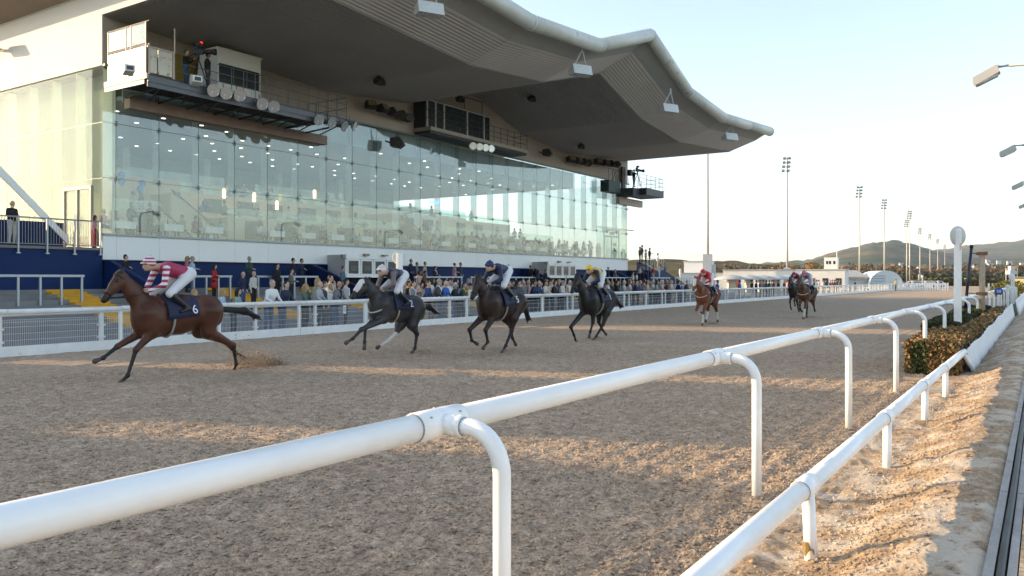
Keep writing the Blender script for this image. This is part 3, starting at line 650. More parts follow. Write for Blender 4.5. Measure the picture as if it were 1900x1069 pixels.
# side glass wall and the pale wall behind it
for i in range(10):
    for (z0, z1) in ((3.36, 6.47), (6.50, 9.03), (9.06, 11.58)):
        mb = MB(); a = 36.05+i*2.2
        if i in (0, 1) and z0 < 4: continue
        bbx(mb, .05, .066, a+.008, a+2.192, z0, z1); mb.build('side_pane', GLASS_SIDE, gs)
mb = MB(); bbx(mb, .05, .066, 36.05, 36.9, 3.36, 6.47); bbx(mb, .05, .066, 39.35, 40.43, 3.36, 6.47); bbx(mb, .05, .066, 36.9, 39.35, 6.2, 6.47); mb.build('side_pane', GLASS_SIDE, gs)
mb = MB(); bbx(mb, 1.0, 1.12, 36.9, 60, 3.9, 11.6); mb.build('inner_side_wall', M('inner_wall', (.44, .45, .43), .7, var=.04, vs=.5), gs)
for i in range(11):
    mb = MB(); bbx(mb, .08, .5, 36.04+i*2.2, 36.055+i*2.2, 6.6, 11.5); mb.build('glass_fin', FIN, gs)
mb = MB()
for z in (6.485, 9.045): bbx(mb, .045, .05, 36.05, 58, z-.012, z+.012)
for i in range(1, 10): bbx(mb, .045, .05, 36.04+2.2*i, 36.06+2.2*i, 6.5 if i < 2 else 3.36, 11.58)
mb.build('side_seal', M('side_seal', (.42, .44, .38), .5, var=0), gs)
dr = None
mb = MB()
for (a, b, z0, z1) in ((36.9, 37.02, 3.34, 6.2), (39.2, 39.35, 3.34, 6.2), (37.02, 39.2, 6.05, 6.2), (38.06, 38.16, 3.34, 6.05)): bbx(mb, -.04, .1, a, b, z0, z1)
dr = mb.build('side_door', M('door_frame', (.55, .47, .38), .5, var=.05), gs)
for (a, b) in ((37.03, 38.05), (38.17, 39.19)):
    mb = MB(); bbx(mb, .02, .04, a, b, 3.36, 6.04); mb.build('door_pane', GLASS_SIDE, dr)
    mb = MB(); mb.bar(L(-.08, (38.0 if a < 38 else 38.25), 4.2), L(-.08, (38.0 if a < 38 else 38.25), 4.9), .02); mb.build('handle', galv, dr)

# facade: parapet panels, glazing, header
s_e = [0, .66]+[.66+PW*i for i in range(1, 26)]
s_e = [x for x in s_e if x < 55.9]+[55.9]
for a, b in zip(s_e[:-1], s_e[1:]):
    mb = MB(); bbx(mb, a+.006, b-.006, 35.97, 36.12, 2.75, 3.86); mb.build('parapet_panel', panel_white, gs)
mb = MB(); bbx(mb, 0, 56, 35.86, 36.5, 3.862, 3.95); mb.build('ledge', M('ledge', (.40, .45, .45), .4, var=.08), gs)
mb = MB(); bbx(mb, -.0, 56, 36.13, 36.3, 2.72, 3.86); mb.build('parapet_core', concrete, gs)
cols = list(zip(s_e[:-1], s_e[1:]))
for a, b in cols:
    for z0, z1 in ((3.955, 6.49), (6.51, 9.045), (9.065, 11.66)):
        mb = MB(); bbx(mb, a+.012, b-.012, 36.02, 36.036, z0, z1); mb.build('glass_pane', GLASS, gs)
seal = M('glass_seal', (.05, .07, .07), .5, var=0)
mb = MB()
for z in (6.5, 9.055): bbx(mb, 0, 55.9, 36.024, 36.034, z-.009, z+.009)
mb.build('glazing_seal', seal, gs)
for i, a in enumerate(s_e[1:]):
    mb = MB(); bbx(mb, a-.01, a+.01, 36.024, 36.034, 3.955, 11.66); mb.build('glazing_seal', seal, gs)
    mb = MB(); bbx(mb, a-.01, a+.012, 36.05, 36.56, 6.45, 11.55); mb.build('glass_fin', FIN, gs)
    for z in (6.5, 9.055):
        mb = MB()
        for dz in (-.09, .09): mb.bar(L(a-.08, 35.99, z+dz), L(a+.08, 35.99, z+dz), .018)
        mb.bar(L(a, 35.96, z), L(a, 36.2, z), .05)
        mb.build('glass_clamp', steel_gr, gs)
hs = sorted(set(s_e+[q for q, _ in PROF if 0 < q < 56]))
for a, b in zip(hs[:-1], hs[1:]):
    mb = MB(); mb.slab([L(a+.004, 35.96, 11.68), L(b-.004, 35.96, 11.68), L(b-.004, 35.96, prof(b)+.03), L(a+.004, 35.96, prof(a)+.03)], (0, .25, 0)); mb.build('header_panel', header, gs)
mb = MB(); bbx(mb, 0, 56, 35.8, 36.0, 11.58, 11.675); mb.build('header_trim', M('header_trim', (.20, .25, .25), .5, var=.1), gs)
mb = MB(); bbx(mb, .7, 7, 35.9, 35.955, 11.7, 13.0); mb.build('mustard_wall', mustard, gs)
# end glass wall on the far side and door lobby
for i in range(6):
    for (z0, z1) in ((3.96, 6.49), (6.51, 9.04), (9.06, 11.6)):
        mb = MB(); a = 36.05+i*2.2; bbx(mb, 55.93, 55.946, a, a+2.18, z0, z1); mb.build('end_pane', GLASS, gs)
ves = thing('entrance_lobby', 'glass entrance lobby box with a brown double door at the right end of the grandstand', 'lobby', 51.2, 36, 3.95)
mb = MB(); door_br = M('door_brown', (.16, .07, .045), .5, var=.1)
for (a, b, z0, z1) in ((0, .14, 0, 2.9), (3.3, 3.44, 0, 2.9), (.14, 3.3, 2.75, 2.9), (1.65, 1.79, 0, 2.1), (.14, 3.3, 2.1, 2.24)): mb.bb(a, b, .3, .4, z0, z1)
mb.bb(1.2, 2.2, .28, .3, 2.3, 2.62); mb.build('door_frame', door_br, ves)
for (a, b) in ((.15, 1.64), (1.8, 3.29)):
    mb = MB(); mb.bb(a, b, .34, .355, .02, 2.09); mb.build('door_pane', BAL, ves)
mb = MB(); mb.bb(2.1, 2.7, .32, .33, 1.2, 1.55); mb.bb(2.1, 2.7, .32, .33, .7, .95); mb.build('notice', M('notice', (.10, .05, .05), .6), ves)
for (x0, x1, y0, y1) in ((-1.5, 0, .3, .315), (3.45, 5.2, .3, .315), (5.2, 5.215, .3, 3), (5.2, 6.8, 1.2, 1.215)):
    mb = MB(); mb.bb(x0, x1, y0, y1, 0, 2.95); mb.build('lobby_pane', BAL, ves)
mb = MB(); mb.bb(-1.55, 6.85, .25, .36, 2.955, 3.05); mb.bb(5.18, 5.28, .36, 3, 2.955, 3.05); mb.build('top_rail', M('lobby_rail', (.30, .34, .30), .4, var=.1), ves)

# interior: floor, tiers with cream fronts, ceiling and its downlights
mb = MB(); bbx(mb, .1, 55.8, 36.31, 62, 3.6, 3.85); mb.build('floor', M('carpet', (.20, .15, .12), .9, var=.1), gs)
tier_m = M('tier_cream', (.78, .68, .50), .6, var=.05, vs=.8); tier_w = M('tier_pale', (.84, .80, .68), .6, var=.04)
brown = M('tier_brown', (.30, .17, .12), .6, var=.1)
def tier(s0, s1, p0, p1, z0, z1, mat, gap=None):
    mb = MB(); bbx(mb, s0, s1, p0, p1, z0, z1); mb.build('tier', mat, gs)
    mb = MB(); bbx(mb, s0+.02, s1-.02, p0+.04, p0+.055, z1+.003, z1+.55); mb.build('balustrade', BAL, gs)
T1 = [(1.3, 5.4), (9.6, 17.0), (17.05, 24.6), (28.3, 35.6), (35.65, 41.5), (41.55, 47)]
for a, b in T1: tier(a, b, 39.6, 42.6, 3.85, 5.45, tier_m)
T2 = [(1.3, 3.4), (8.6, 16.4), (16.45, 22.5), (27.2, 34), (34.05, 40), (40.05, 44)]
for a, b in T2: tier(a, b, 42.65, 45.6, 3.85, 7.0, tier_w if int(a) % 2 else tier_m)
tier(2.5, 14, 45.65, 49, 3.85, 8.0, tier_m); tier(16.5, 25, 45.65, 49, 3.85, 7.9, tier_m); tier(26, 41, 45.65, 49, 3.85, 7.6, tier_w)
for (a, b, z) in ((14.6, 16.3, 8.6), (19, 25.5, 8.9), (30, 32, 8.4)): 
    mb = MB(); bbx(mb, a, b, 50, 51, 3.85, z); mb.build('bar_front', M('bar_front', (.34, .28, .22), .6), gs)
# stairs between the tiers: sloping cream flanks with dark handrails
for s0, up in ((5.5, 1), (7.6, -1), (25.0, 1), (26.8, -1), (41.8, 1)):
    A = [L(s0, 39.7, 3.85), L(s0+4.0*.5, 39.7, 3.85), L(s0-.3, 39.7, 5.6)] if up > 0 else [L(s0-1.5, 39.9, 3.85), L(s0+2.6, 39.9, 3.85), L(s0-1.5, 39.9, 6.6)]
    mb = MB(); mb.slab(A, (0, .25, 0)); mb.build('stair_flank', tier_m if s0 < 20 else brown, gs)
    mb = MB(); a, b = Vector(A[1]), Vector(A[2]); up_ = Vector((0, -.1, .12)); mb.tube([a+up_, b+up_], .05, 6); mb.build('handrail', steel_gr, gs)
# wall screens on the tier fronts
for a, z, q in [(1.6, 4.3, 39.6), (3.9, 4.3, 39.6), (10.8, 4.25, 39.6), (13.2, 4.25, 39.6), (15.5, 4.25, 39.6), (18.3, 4.25, 39.6), (20.8, 4.25, 39.6), (23, 4.25, 39.6), (28.8, 4.25, 39.6), (31.3, 4.25, 39.6), (33.6, 4.25, 39.6), (36.4, 4.25, 39.6), (38.8, 4.25, 39.6), (42.2, 4.2, 39.6), (44.5, 4.2, 39.6), (1.7, 5.9, 42.65), (10.2, 5.9, 42.65), (12.6, 5.9, 42.65), (15, 5.9, 42.65), (18, 5.9, 42.65), (20.4, 5.9, 42.65), (28.5, 5.9, 42.65), (31, 5.9, 42.65), (35.5, 5.9, 42.65), (38, 5.9, 42.65)]:
    mb = MB(); w = 1.25; bbx(mb, a, a+w, q-.06, q-.003, z, z+(1.05 if q < 40 else .85)); mb.build('wall_screen', M('grey_screen', (.10, .095, .095), .35, var=.1), gs)
mb = MB(); bbx(mb, 1.2, 45, 36.4, 60, 10.3, 10.5); mb.build('ceiling', M('ceiling', (.48, .58, .62), .7, var=.03), gs)
mb = MB(); bbx(mb, 1.2, 45, 36.35, 36.42, 10.2, 11.6); bbx(mb, 45.0, 45.1, 36.42, 60, 10.2, 11.6); mb.build('ceiling_edge', M('ceiling_edge', (.45, .52, .53), .6), gs)
mb = MB(); bbx(mb, 1.15, 38, 52, 52.2, 3.85, 10.3); mb.build('back_wall', M('back_wall', (.36, .43, .45), .8, var=.06, vs=.4), gs)
mb = MB(); bbx(mb, 0, 44.5, 61.5, 62, 0, 15.2); mb.build('rear_wall', cream_wall, gs)
mb = MB(); bbx(mb, 38, 39.0, 50, 52.2, 3.85, 8.7); bbx(mb, 39.0, 42.5, 50.5, 52, 3.85, 8.6); mb.build('service_core', M('core', (.40, .47, .47), .7, var=.08), gs)
mb = MB(); mb.slab([L(37, 49.5, 3.85), L(48, 49.5, 3.85), L(41, 49.5, 6.9), L(37, 49.5, 6.9)], (0, .3, 0)); mb.build('rear_stair', M('rear_stair', (.36, .38, .36), .7), gs)
for x in (9, 15, 21.5, 28):
    mb = MB(); bbx(mb, x, x+.5, 49.2, 49.7, 3.85, 10.3); mb.build('column', M('column', (.50, .58, .58), .6), gs)
dl = MB(); dl.lathe([(.0, 0), (.10, 0), (.12, .012)], 12); dl_me = dl.mesh('downlight', downlight)
rr = random.Random(3)
for x in np.arange(2.6, 44.5, 2.2):
    for q in (37.3, 39.0, 41.2, 43.6, 46.0, 48.4):
        if rr.random() < .38: continue
        o = link('downlight', dl_me, gs); o.location = L(x+rr.uniform(-.3, .3), q+rr.uniform(-.3, .3), 10.285)
ll = 0
for x in np.arange(4, 45, 5.2):                # the light the rows of lit downlights give the room
    for q in (38.6, 44.5):
        a = bpy.data.lights.new('downlight_glow', 'AREA'); a.energy = 6; a.color = (1, .96, .90); a.shape = 'RECTANGLE'; a.size = 3.5; a.size_y = 3
        o = bpy.data.objects.new('downlight_glow', a); COL.objects.link(o); o.parent = gs; o.location = L(x, q, 10.25)
mb = MB(); o = link('lit_sign', text_mesh('Foodhall', .42, M('sign_glow', (.03, .30, .95), emit=3.5, var=0)), gs); o.location = L(PL(805, 375, 41.2)[0], 41.2, PL(805, 375, 41.2)[1]); o.rotation_euler = (R(90), 0, 0)
for (x, q, z) in ((10.4, 41, 6.7), (14.4, 41, 6.3), (17.6, 41, 7.3), (34.6, 41, 7.6), (12.2, 40.5, 6.6)):
    mb = MB(); mb.lathe([(.03, .55), (.10, .5), (.10, 0), (.0, -.03)], 10); o = mb.build('pendant_lamp', M('warm_lamp', (1, .55, .22), emit=2.2, var=0), gs, True); o.location = L(x, q, z)

# ------------------------------------------------------------------ camera gantry on the left
gt = thing('gantry', 'long dark steel camera gantry hung under the canopy at the left end', 'gantry', .1, 32.7, 10.8)
mb = MB(); mb.bb(0, 12.1, 0, 3.2, -.06, 0); mb.build('deck', steel_dk, gt)
mb = MB(); mb.bb(0, 12.1, -.08, .0, -.34, -.062); mb.bb(0, 12.1, -.03, .0, -.55, -.34); mb.build('front_beam', steel_gr, gt)
mb = MB(); mb.bb(-.08, .0, -.08, 3.2, -.22, .02); mb.bb(-.05, 0, .15, 3.2, -.42, -.22); mb.build('side_beam', M('beam_cream', (.62, .52, .44), .5, var=.1, vs=3), gt)
mb = MB(); mb.bb(.9, 13.3, 2.75, 3.2, -1.02, -.5); mb.build('ledger_beam', M('ledger', (.36, .26, .22), .7, var=.15, vs=2), gt)
for i in range(8):
    mb = MB(); x = .8+i*1.55; mb.tube([(x, .05, -.4), (x, 2.9, -.55)], .05, 6); mb.tube([(x, .1, -.4), (x+1.1, 2.8, -.5)], .035, 6); mb.build('brace', steel_dk, gt)
pan_m = M('gantry_panel', (.60, .55, .47), .4, metal=.35, var=.12, vs=2.5, dirt=((.30, .15, .05), 3.2, .60))
for (a, b) in ((.12, 1.15), (1.22, 1.55), (1.62, 2.95)):   # end parapet facing left
    mb = MB(); mb.bb(-.02, .02, a, b, .08, 1.22); mb.build('panel', pan_m, gt)
    mb = MB(); mb.bb(-.01, .0, a, b, 1.36, 2.24); mb.build('screen_pane', BAL, gt)
mb = MB(); fr_m = M('gantry_frame', (.55, .45, .38), .5, metal=.2, var=.1)
for y in (.08, 1.185, 1.585, 3.0): mb.bar((0, y, 0), (0, y, 2.28), .03)
for z in (1.29, 2.28): mb.bar((0, .0, z), (0, 3.05, z), .035)
mb.bar((.1, 0, 0), (.1, 0, 1.35), .04); mb.bar((1.35, 0, 1.2), (1.35, 0, 2.3), .03); mb.bar((0, 0, 2.28), (0, -.15, 2.3), .03); mb.build('frame', fr_m, gt)
for (a, b) in ((.12, .46), (.52, 1.2)):
    mb = MB(); mb.bb(a, b, -.02, .02, .08, 1.15); mb.build('panel', pan_m, gt)
mb = MB(); mb.bb(0, 1.32, -.04, .04, 1.16, 1.24); mb.bb(1.22, 1.32, -.05, .05, 0, 1.24); mb.build('panel_rail', fr_m, gt)
mb = MB()
for i in range(12): x = 4.4+i*.7; mb.bar((x, 0, 0), (x, 0, 1.2), .022)
for z in (1.2, .8, .4): mb.bar((1.3 if z < 1 else 3.6, 0, z), (12.1, 0, z), .02)
for y in (.8, 1.6, 2.4, 3.1): mb.bar((12.1, y, 0), (12.1, y, 1.2), .022)
for z in (1.2, .6): mb.bar((12.1, 0, z), (12.1, 3.1, z), .02)
mb.build('guard_rail', steel_gr, gt)
mb = MB()
for i in range(60): x = 5.6+i*.108; mb.bar((x, .03, .05), (x, .03, 1.15), .006, 4)
o = mb.build('mesh_infill', steel_dk, gt)
cab = thing('commentary_cabin', 'small white cabin with a dark front window on the left gantry', 'cabin', 4.55, 33.8, 10.8)
mb = MB(); mb.bb(0, .06, 0, 1.6, 0, 2.35); mb.bb(.06, 2.6, 1.54, 1.6, 0, 2.35); mb.bb(2.54, 2.6, 0, 1.54, 0, 2.35); mb.bb(.06, 2.54, 0, .06, 1.65, 2.35); mb.bb(.06, 2.54, 0, .06, 0, .7); mb.bb(-.05, 2.65, -.05, 1.65, 2.352, 2.42); mb.build('cabin_wall', panel_white, cab)
mb = MB(); mb.bb(.08, 2.5, .02, .035, .7, 1.65); mb.build('window', screen, cab)
mb = MB(); 
for x in (.9, 1.7): mb.bb(x, x+.05, -.01, .06, .7, 1.65)
mb.build('window_bar', steel_gr, cab)
# middle booth
bo = thing('press_booth', 'projecting press booth with white framed dark windows under the canopy gable', 'booth', 21.8, 34.4, 12.1)
mb = MB(); mb.bb(0, 12.3, 0, 1.55, -.25, 0); mb.build('deck', M('booth_deck', (.40, .34, .29), .6, var=.15, vs=2), bo)
mb = MB(); mb.bb(.05, 12.2, .1, 1.5, -.42, -.252); mb.build('deck_underside', steel_dk, bo)
mb = MB(); mb.bb(0, 7.6, .5, 1.5, 1.92, 2.0); mb.bb(0, .05, .5, 1.5, 0, 1.92); mb.build('booth_shell', steel_dk, bo)
for i, (a, b) in enumerate(((.25, 1.0), (1.15, 1.9), (2.1, 4.6), (4.8, 6.7), (6.9, 7.6))):
    mb = MB(); mb.bb(a, b, .50, .52, .1, 1.85); f = mb.build('window', screen, bo)
    mb = MB(); mb.bb(a-.14, a, .44, .54, .02, 1.95); mb.bb(a, b, .44, .54, 1.86, 1.95); mb.build('window_frame', M('frame_pale', (.55, .53, .50), .5), f)
mb = MB()
for i in range(14): x = .05+i*.93; mb.bar((x, .03, 0), (x, .03, 1.15), .022)
for z in (1.15, .75, .4): mb.bar((.05, .03, z), (12.2, .03, z), .018)
for z in (1.15, .6): mb.bar((.02, .03, z), (.02, 1.5, z), .018); mb.bar((12.2, .03, z), (12.2, 1.5, z), .018)
mb.build('guard_rail', steel_dk, bo)
mb = MB(); mb.bar((5.0, .9, 2), (5.0, .9, 3.0), .03); mb.bar((5, .9, 3), (7.2, .9, 3), .03); mb.bar((7.2, .9, 3), (7.2, .9, 2), .03); mb.build('cable_frame', steel_dk, bo)
# right end camera platforms
ep = thing('camera_platform', 'dark steel camera platform at the far right end of the grandstand', 'platform', 53.6, 33.6, 11.0)
mb = MB(); mb.bb(1.0, 5.4, -.3, 2.3, -.7, 0); mb.bb(-.6, 1.0, .4, 2.3, -.9, -.1); mb.build('deck', M('deck_dark', (.06, .07, .08), .5, metal=.2, var=.15), ep)
mb = MB(); mb.bb(-.6, 5.0, 1.9, 2.3, -1.6, -.92); mb.build('support_wall', header, ep)
mb = MB()
for x in (-.5, 1.1, 2.2, 3.3, 4.3, 5.3): mb.bar((x, -.25, 0), (x, -.25, 1.25), .025); mb.bar((x, 2.2, 0), (x, 2.2, 1.25), .025)
for z in (1.25, .85, .45): mb.bar((-.5, -.25, z), (5.3, -.25, z), .02); mb.bar((5.3, -.25, z), (5.3, 2.2, z), .02)
mb.bar((4.9, 0, -.05), (6.6, 0, .2), .035); mb.bar((4.9, 1, -.05), (6.4, 1, .15), .035); mb.build('guard_rail', steel_dk, ep)
mb = MB(); mb.bb(.3, 1.0, 2.0, 2.2, 0, 2.2); mb.build('post_box', M('post_box', (.09, .045, .035), .6), ep)
mb = MB(); mb.bb(1.4, 1.9, 1.6, 2.0, 1.4, 2.0); mb.build('speaker', black, ep)
eg = thing('camera_cage', 'small dark open cage hanging on the glass left of the end camera platform', 'cage', 49.6, 35.0, 10.6)
mb = MB(); mb.bb(0, 2.6, 0, .9, -.3, .8); mb.build('cage_body', M('cage_green', (.02, .05, .055), .5, var=.1), eg)
mb = MB()
for x in (0, .9, 1.7, 2.6): mb.bar((x, .05, .8), (x, .05, 1.9), .025)
mb.bar((0, .05, 1.9), (2.6, .05, 1.9), .03); mb.bar((.9, .05, .8), (1.7, .05, 1.9), .025); mb.bar((1.7, .05, .8), (1.1, .05, 1.9), .025); mb.bar((-1.4, 0, .55), (.1, 0, .45), .04); mb.build('cage_bars', steel_dk, eg)

# ------------------------------------------------------------------ lamps on the stand
bowl = MB(); bowl.lathe([(.30, .01), (.30, -.02), (.275, -.015), (.25, .06), (.20, .16), (.13, .25), (.05, .30), (0, .305)], 24, ax='y')
bowl_me = bowl.mesh('reflector', chrome, True)
lm = MB(); lm.lathe([(.0, .02), (.035, .04), (.045, .12), (.03, .3)], 10, ax='y'); bowl_lens = lm.mesh('bulb', M('bulb', (.75, .75, .72), .2, var=0), True)
bk = MB(); bk.lathe([(.1, .31), (.1, .5), (.04, .54)], 12, ax='y'); bk.bar((-.31, .1, 0), (-.31, .45, .1), .02); bk.bar((.31, .1, 0), (.31, .45, .1), .02); bk.bar((-.31, .45, .1), (.31, .45, .1), .02); bk.bar((0, .3, .05), (0, .55, .35), .025); bk_me = bk.mesh('housing', steel_gr, True)
def bowl_lamp(px, py, p, label, group, yaw=0, pitch=-20, sc=1.):
    s, z = PL(px, py, p); t = thing('bowl_floodlight', label, 'floodlight', s, p, z, yaw, group); t.scale = (sc,)*3
    for nm, me in (('reflector', bowl_me), ('bulb', bowl_lens), ('housing', bk_me)):
        o = link(nm, me, t); o.rotation_euler = (R(-pitch), 0, 0)
    return t
for i, (px, py) in enumerate([(396, 168), (420, 173), (445, 177), (487, 193), (508, 198)]):
    bowl_lamp(px, py, 32.2, ['first', 'second', 'third', 'fourth, after a gap,', 'fifth, after a gap,'][i]+' shining bowl lamp on the front edge of the left gantry', 'bowl lamps along the left gantry edge', R(-14))
for i, (px, py) in enumerate([(592, 223), (616, 228), (640, 235), (659, 234)]):
    bowl_lamp(px, py, 32.3, ['dull bowl lamp at the gantry end, first of four', 'dull bowl lamp at the gantry end, second of four', 'dark bowl lamp at the gantry end, third of four', 'dark bowl lamp at the gantry end, rightmost of four'][i], 'dull bowl lamps at the gantry end', R(-10+12*i), -25)
for i, px in enumerate((878, 890.5, 901.5, 912)):
    bowl_lamp(px, 271+i*1.6, 34.1, ['leftmost', 'second', 'third', 'rightmost'][i]+' of four bright bowl lamps under the press booth', 'bowl lamps under the press booth', R(-50+9*i), -5, .95)
dk = MB(); dk.slab([(-.3, 0, -.2), (-.3, 0, .22), (-.3, -.5, .3), (-.3, -.75, -.1), (-.3, -.5, -.3)], (.6, 0, 0)); dk.bar((0, 0, 0), (0, .3, .1), .05); dk_me = dk.mesh('housing', M('flood_dark', (.05, .045, .042), .5, metal=.3, var=.2))
dl2 = MB(); dl2.add([(-.26, -.53, .285), (.26, -.53, .285), (.26, -.765, -.08), (-.26, -.765, -.08)], [(0, 1, 2, 3)]); dl2_me = dl2.mesh('lens', M('amber_lens', (.55, .42, .25), .15, metal=.6, var=.4, vs=9))
def wall_flood(px, py, p, label, group, yaw, sc=1.):
    s, z = PL(px, py, p); t = thing('wall_floodlight', label, 'floodlight', s, p, z, yaw, group); t.scale = (sc,)*3
    link('housing', dk_me, t); link('lens', dl2_me, t)
for i, (px, py) in enumerate([(684, 197), (703, 203), (719, 208), (735, 213), (749, 217)]):
    wall_flood(px, py, 35.5, ['leftmost', 'second', 'third', 'fourth', 'rightmost'][i]+' of five dark floodlights on the wall left of the press booth', 'dark floodlights left of the press booth', R(-25+25*i), .95)
for i, (px, py) in enumerate([(1056, 297), (1066, 299), (1076, 301), (1084, 303)]):
    wall_flood(px, py, 35.5, ['leftmost', 'second', 'third', 'rightmost'][i]+' of four dark floodlights on the wall between booth and end platform', 'dark floodlights right of the press booth', R(-30+22*i), 1.05)
for i, (px, py) in enumerate([(1106, 301), (1117, 303), (1127, 304), (1137, 305)]):
    wall_flood(px, py, 35.5, ['leftmost', 'second', 'third', 'rightmost'][i]+' of four dark floodlights nearest the end camera platform', 'dark floodlights by the end platform', R(-30+22*i), 1.05)
wall_flood(1007, 284, 35.5, 'single dark floodlight on the wall just right of the press booth', None, R(20), 1.1)
wall_flood(725, 265, 35.4, 'single dark floodlight hanging in front of the glass left of the booth', None, R(30), 1.2)
for (px, py, q, lab) in ((703, 171, 31, 'small dark lamp under the canopy left of the booth gable'), (853, 181, 34, 'small dark lamp in the gable above the press booth'), (986, 219, 31.5, 'small dark lamp under the dark canopy slope right of the booth'), (1078, 276, 33, 'small dark lamp under the canopy above the right floodlights')):
    s, z = PL(px, py, q); z = prof(s)-.25; t = thing('canopy_lamp', lab, 'lamp', s, q, z)
    mb = MB(); mb.box((0, 0, -.05), (.5, .4, .28), RX(R(-20))); mb.box((.32, 0, -.1), (.3, .3, .25), RZ(.5)); mb.build('housing', M('flood_dark', (.05, .045, .042)), t); mb = MB(); mb.bar((0, 0, 0), (0, 0, .25), .04); mb.bar((.1, 0, .2), (.3, 0, -.05), .02); mb.build('bracket', steel_dk, t)
# white louvred floodlights hanging from the edge tube
fl = MB(); fl.slab([(-.62, 0, .22), (-.62, -.16, -.34), (-.62, .40, -.40), (-.62, .5, -.1)], (1.24, 0, 0)); fl_me = fl.mesh('housing', M('flood_white', (.62, .64, .62), .4, var=.06))
fl2 = MB(); fl2.bar((-.45, .2, .05), (-.05, .0, .95), .035); fl2.bar((.45, .2, .05), (.05, 0, .95), .035); fl2.bar((0, 0, .9), (0, 0, 1.25), .045); fl2_me = fl2.mesh('hanger', M('flood_white', (.6, .6, .6)))
fl3 = MB(); fl3.add([(-.55, -.145, -.345), (.55, -.145, -.345), (.55, .385, -.405), (-.55, .385, -.405)], [(0, 3, 2, 1)]); fl3.bb(-.3, .25, -.035, -.0, -.02, .1); fl3_me = fl3.mesh('lens', lens_m)
for i, (px, py, sc, yaw) in enumerate([(799, 12, .95, 0), (1080, 127, 1.0, 0), (1244, 199, 1.05, 0), (1357, 252, 1.05, 0)]):
    s, z = PL(px, py, 21.9); t = thing('hanging_floodlight', ['white louvred floodlight hanging at the top edge of the photo', 'white louvred floodlight hanging left of the canopy gable peak', 'white louvred floodlight hanging in the valley right of the gable peak', 'white louvred floodlight hanging near the right tip of the canopy'][i], 'floodlight', s, 21.9, z, R(-28), 'white floodlights hanging from the canopy edge'); t.scale = (sc,)*3
    for nm, me in (('housing', fl_me), ('hanger', fl2_me), ('lens', fl3_me)): link(nm, me, t)
# lamp on the gable wall, cctv cameras on the gantry
s_, z_ = 0, 0
gl_ = thing('gable_lamp', 'grey box floodlight sticking out of the sunlit white gable wall', 'floodlight', -.05, 36+9.2, ZZ(88, 42))
mb = MB(); mb.box((-.62, 0, .05), (.55, .5, .5), RY(R(25))); mb.build('housing', M('lamp_dark', (.22, .21, .20), .5), gl_, bevel=.03)
mb = MB(); mb.bar((0, -.1, -.1), (-.45, 0, 0), .05); mb.bar((0, .1, -.15), (-.4, .1, -.05), .04); mb.build('bracket', galv, gl_)
for (px, py, q, lab) in ((238, 130, 32.5, 'white camera housing on the left corner of the gantry'), (363, 150, 32.3, 'white camera housing on the front of the gantry before the cameraman')):
    s, z = PL(px, py, q); t = thing('camera_housing', lab, 'camera', s, q, z, R(-20)); mb = MB(); mb.slab([(-.2, -.3, -.1), (-.2, -.3, .18), (-.2, .15, .3), (-.2, .3, .1), (-.2, .25, -.2)], (.42, 0, 0)); mb.build('housing', panel_white, t, bevel=.02); mb = MB(); mb.bb(-.13, .15, -.31, -.29, -.05, .12); mb.build('window', screen, t)
# ------------------------------------------------------------------ terrace in front of the stand, neighbouring blocks, far rail
tr = thing('terrace', 'grey stepped viewing terrace with yellow gangway stairs below the grandstand', 'terrace', 0, 36)
step_c = M('terrace_concrete', (.22, .215, .21), .9, var=.18, vs=.9, bump=.3, bs=25)
NST = 7
def tz(p): return max(0., min(1.4, .2*math.ceil((p-29.8)/.9-1e-6))) if p > 29.8 else 0.
for i in range(NST):
    p0 = 29.8+.9*i; mb = MB(); bbx(mb, -9, 56.5, p0, p0+.9 if i < NST-1 else 36.3, -.1, .2*(i+1)); mb.build('step', step_c, tr)
    mb = MB(); bbx(mb, -9, 56.5, p0-.012, p0-.002, .2*i+.03, .2*(i+1)-.03)
for x in (-2.9, 5.0, 11.0, 20.3, 26.5, 35.0, 44.0, 50.5):
    for i in range(NST):
        for j in (0, 1):
            p0 = 29.8+.9*i-.45+.45*j; mb = MB(); bbx(mb, x+.15*j*0, x+1.5, p0, p0+.46 if j == 0 else p0+.02, .2*i, .2*i+.104 if j == 0 else .2*i+.204)
            if j == 0: mb.build('gangway_step', yellow, tr)
    mb = MB()
    for i in range(NST): bbx(mb, x, x+1.5, 29.8+.9*i-.008, 29.8+.9*i+.44, .2*i+.105, .2*(i+1)+.006)
    mb.build('gangway_tread', yellow, tr)
bw = thing('blue_wall', 'dark blue painted wall under the white parapet behind the standing spectators', 'wall', 0, 36.2)
mb = MB(); mb.bb(0, 56.2, 0, .1, 0, 2.74); mb.build('wall_face', blue, bw)
# left raised landing with railing, stair flank
pl = thing('raised_landing', 'raised blue landing with a grey balustrade left of the grandstand', 'landing', 0, 36)
mb = MB(); mb.bb(-9, -.02, .0, 14, -.1, 3.15); mb.build('landing_wall', blue, pl)
mb = MB(); mb.bb(-9, -.02, -.08, .5, 3.152, 3.27); mb.bb(-9, -.02, .5, 14, 3.152, 3.25); mb.build('landing_slab', M('landing_slab', (.20, .19, .18), .8, var=.1), pl)
mb = MB()
for i in range(7): x = -.15-i*1.18; mb.bb(x-.03, x+.03, -.14, -.08, 2.95, 4.46); mb.bb(x-.08, x+.08, -.16, -.06, 2.93, 2.98)
mb.bar((-9, -.11, 4.46), (-.1, -.11, 4.46), .035); mb.bar((-9, -.11, 3.35), (-.1, -.11, 3.35), .02); mb.build('railing_frame', galv, pl)
mb = MB()
for i in range(74): x = -.22-i*.118; mb.bar((x, -.11, 3.36), (x, -.11, 4.45), .009, 4)
mb.build('baluster', galv, pl)
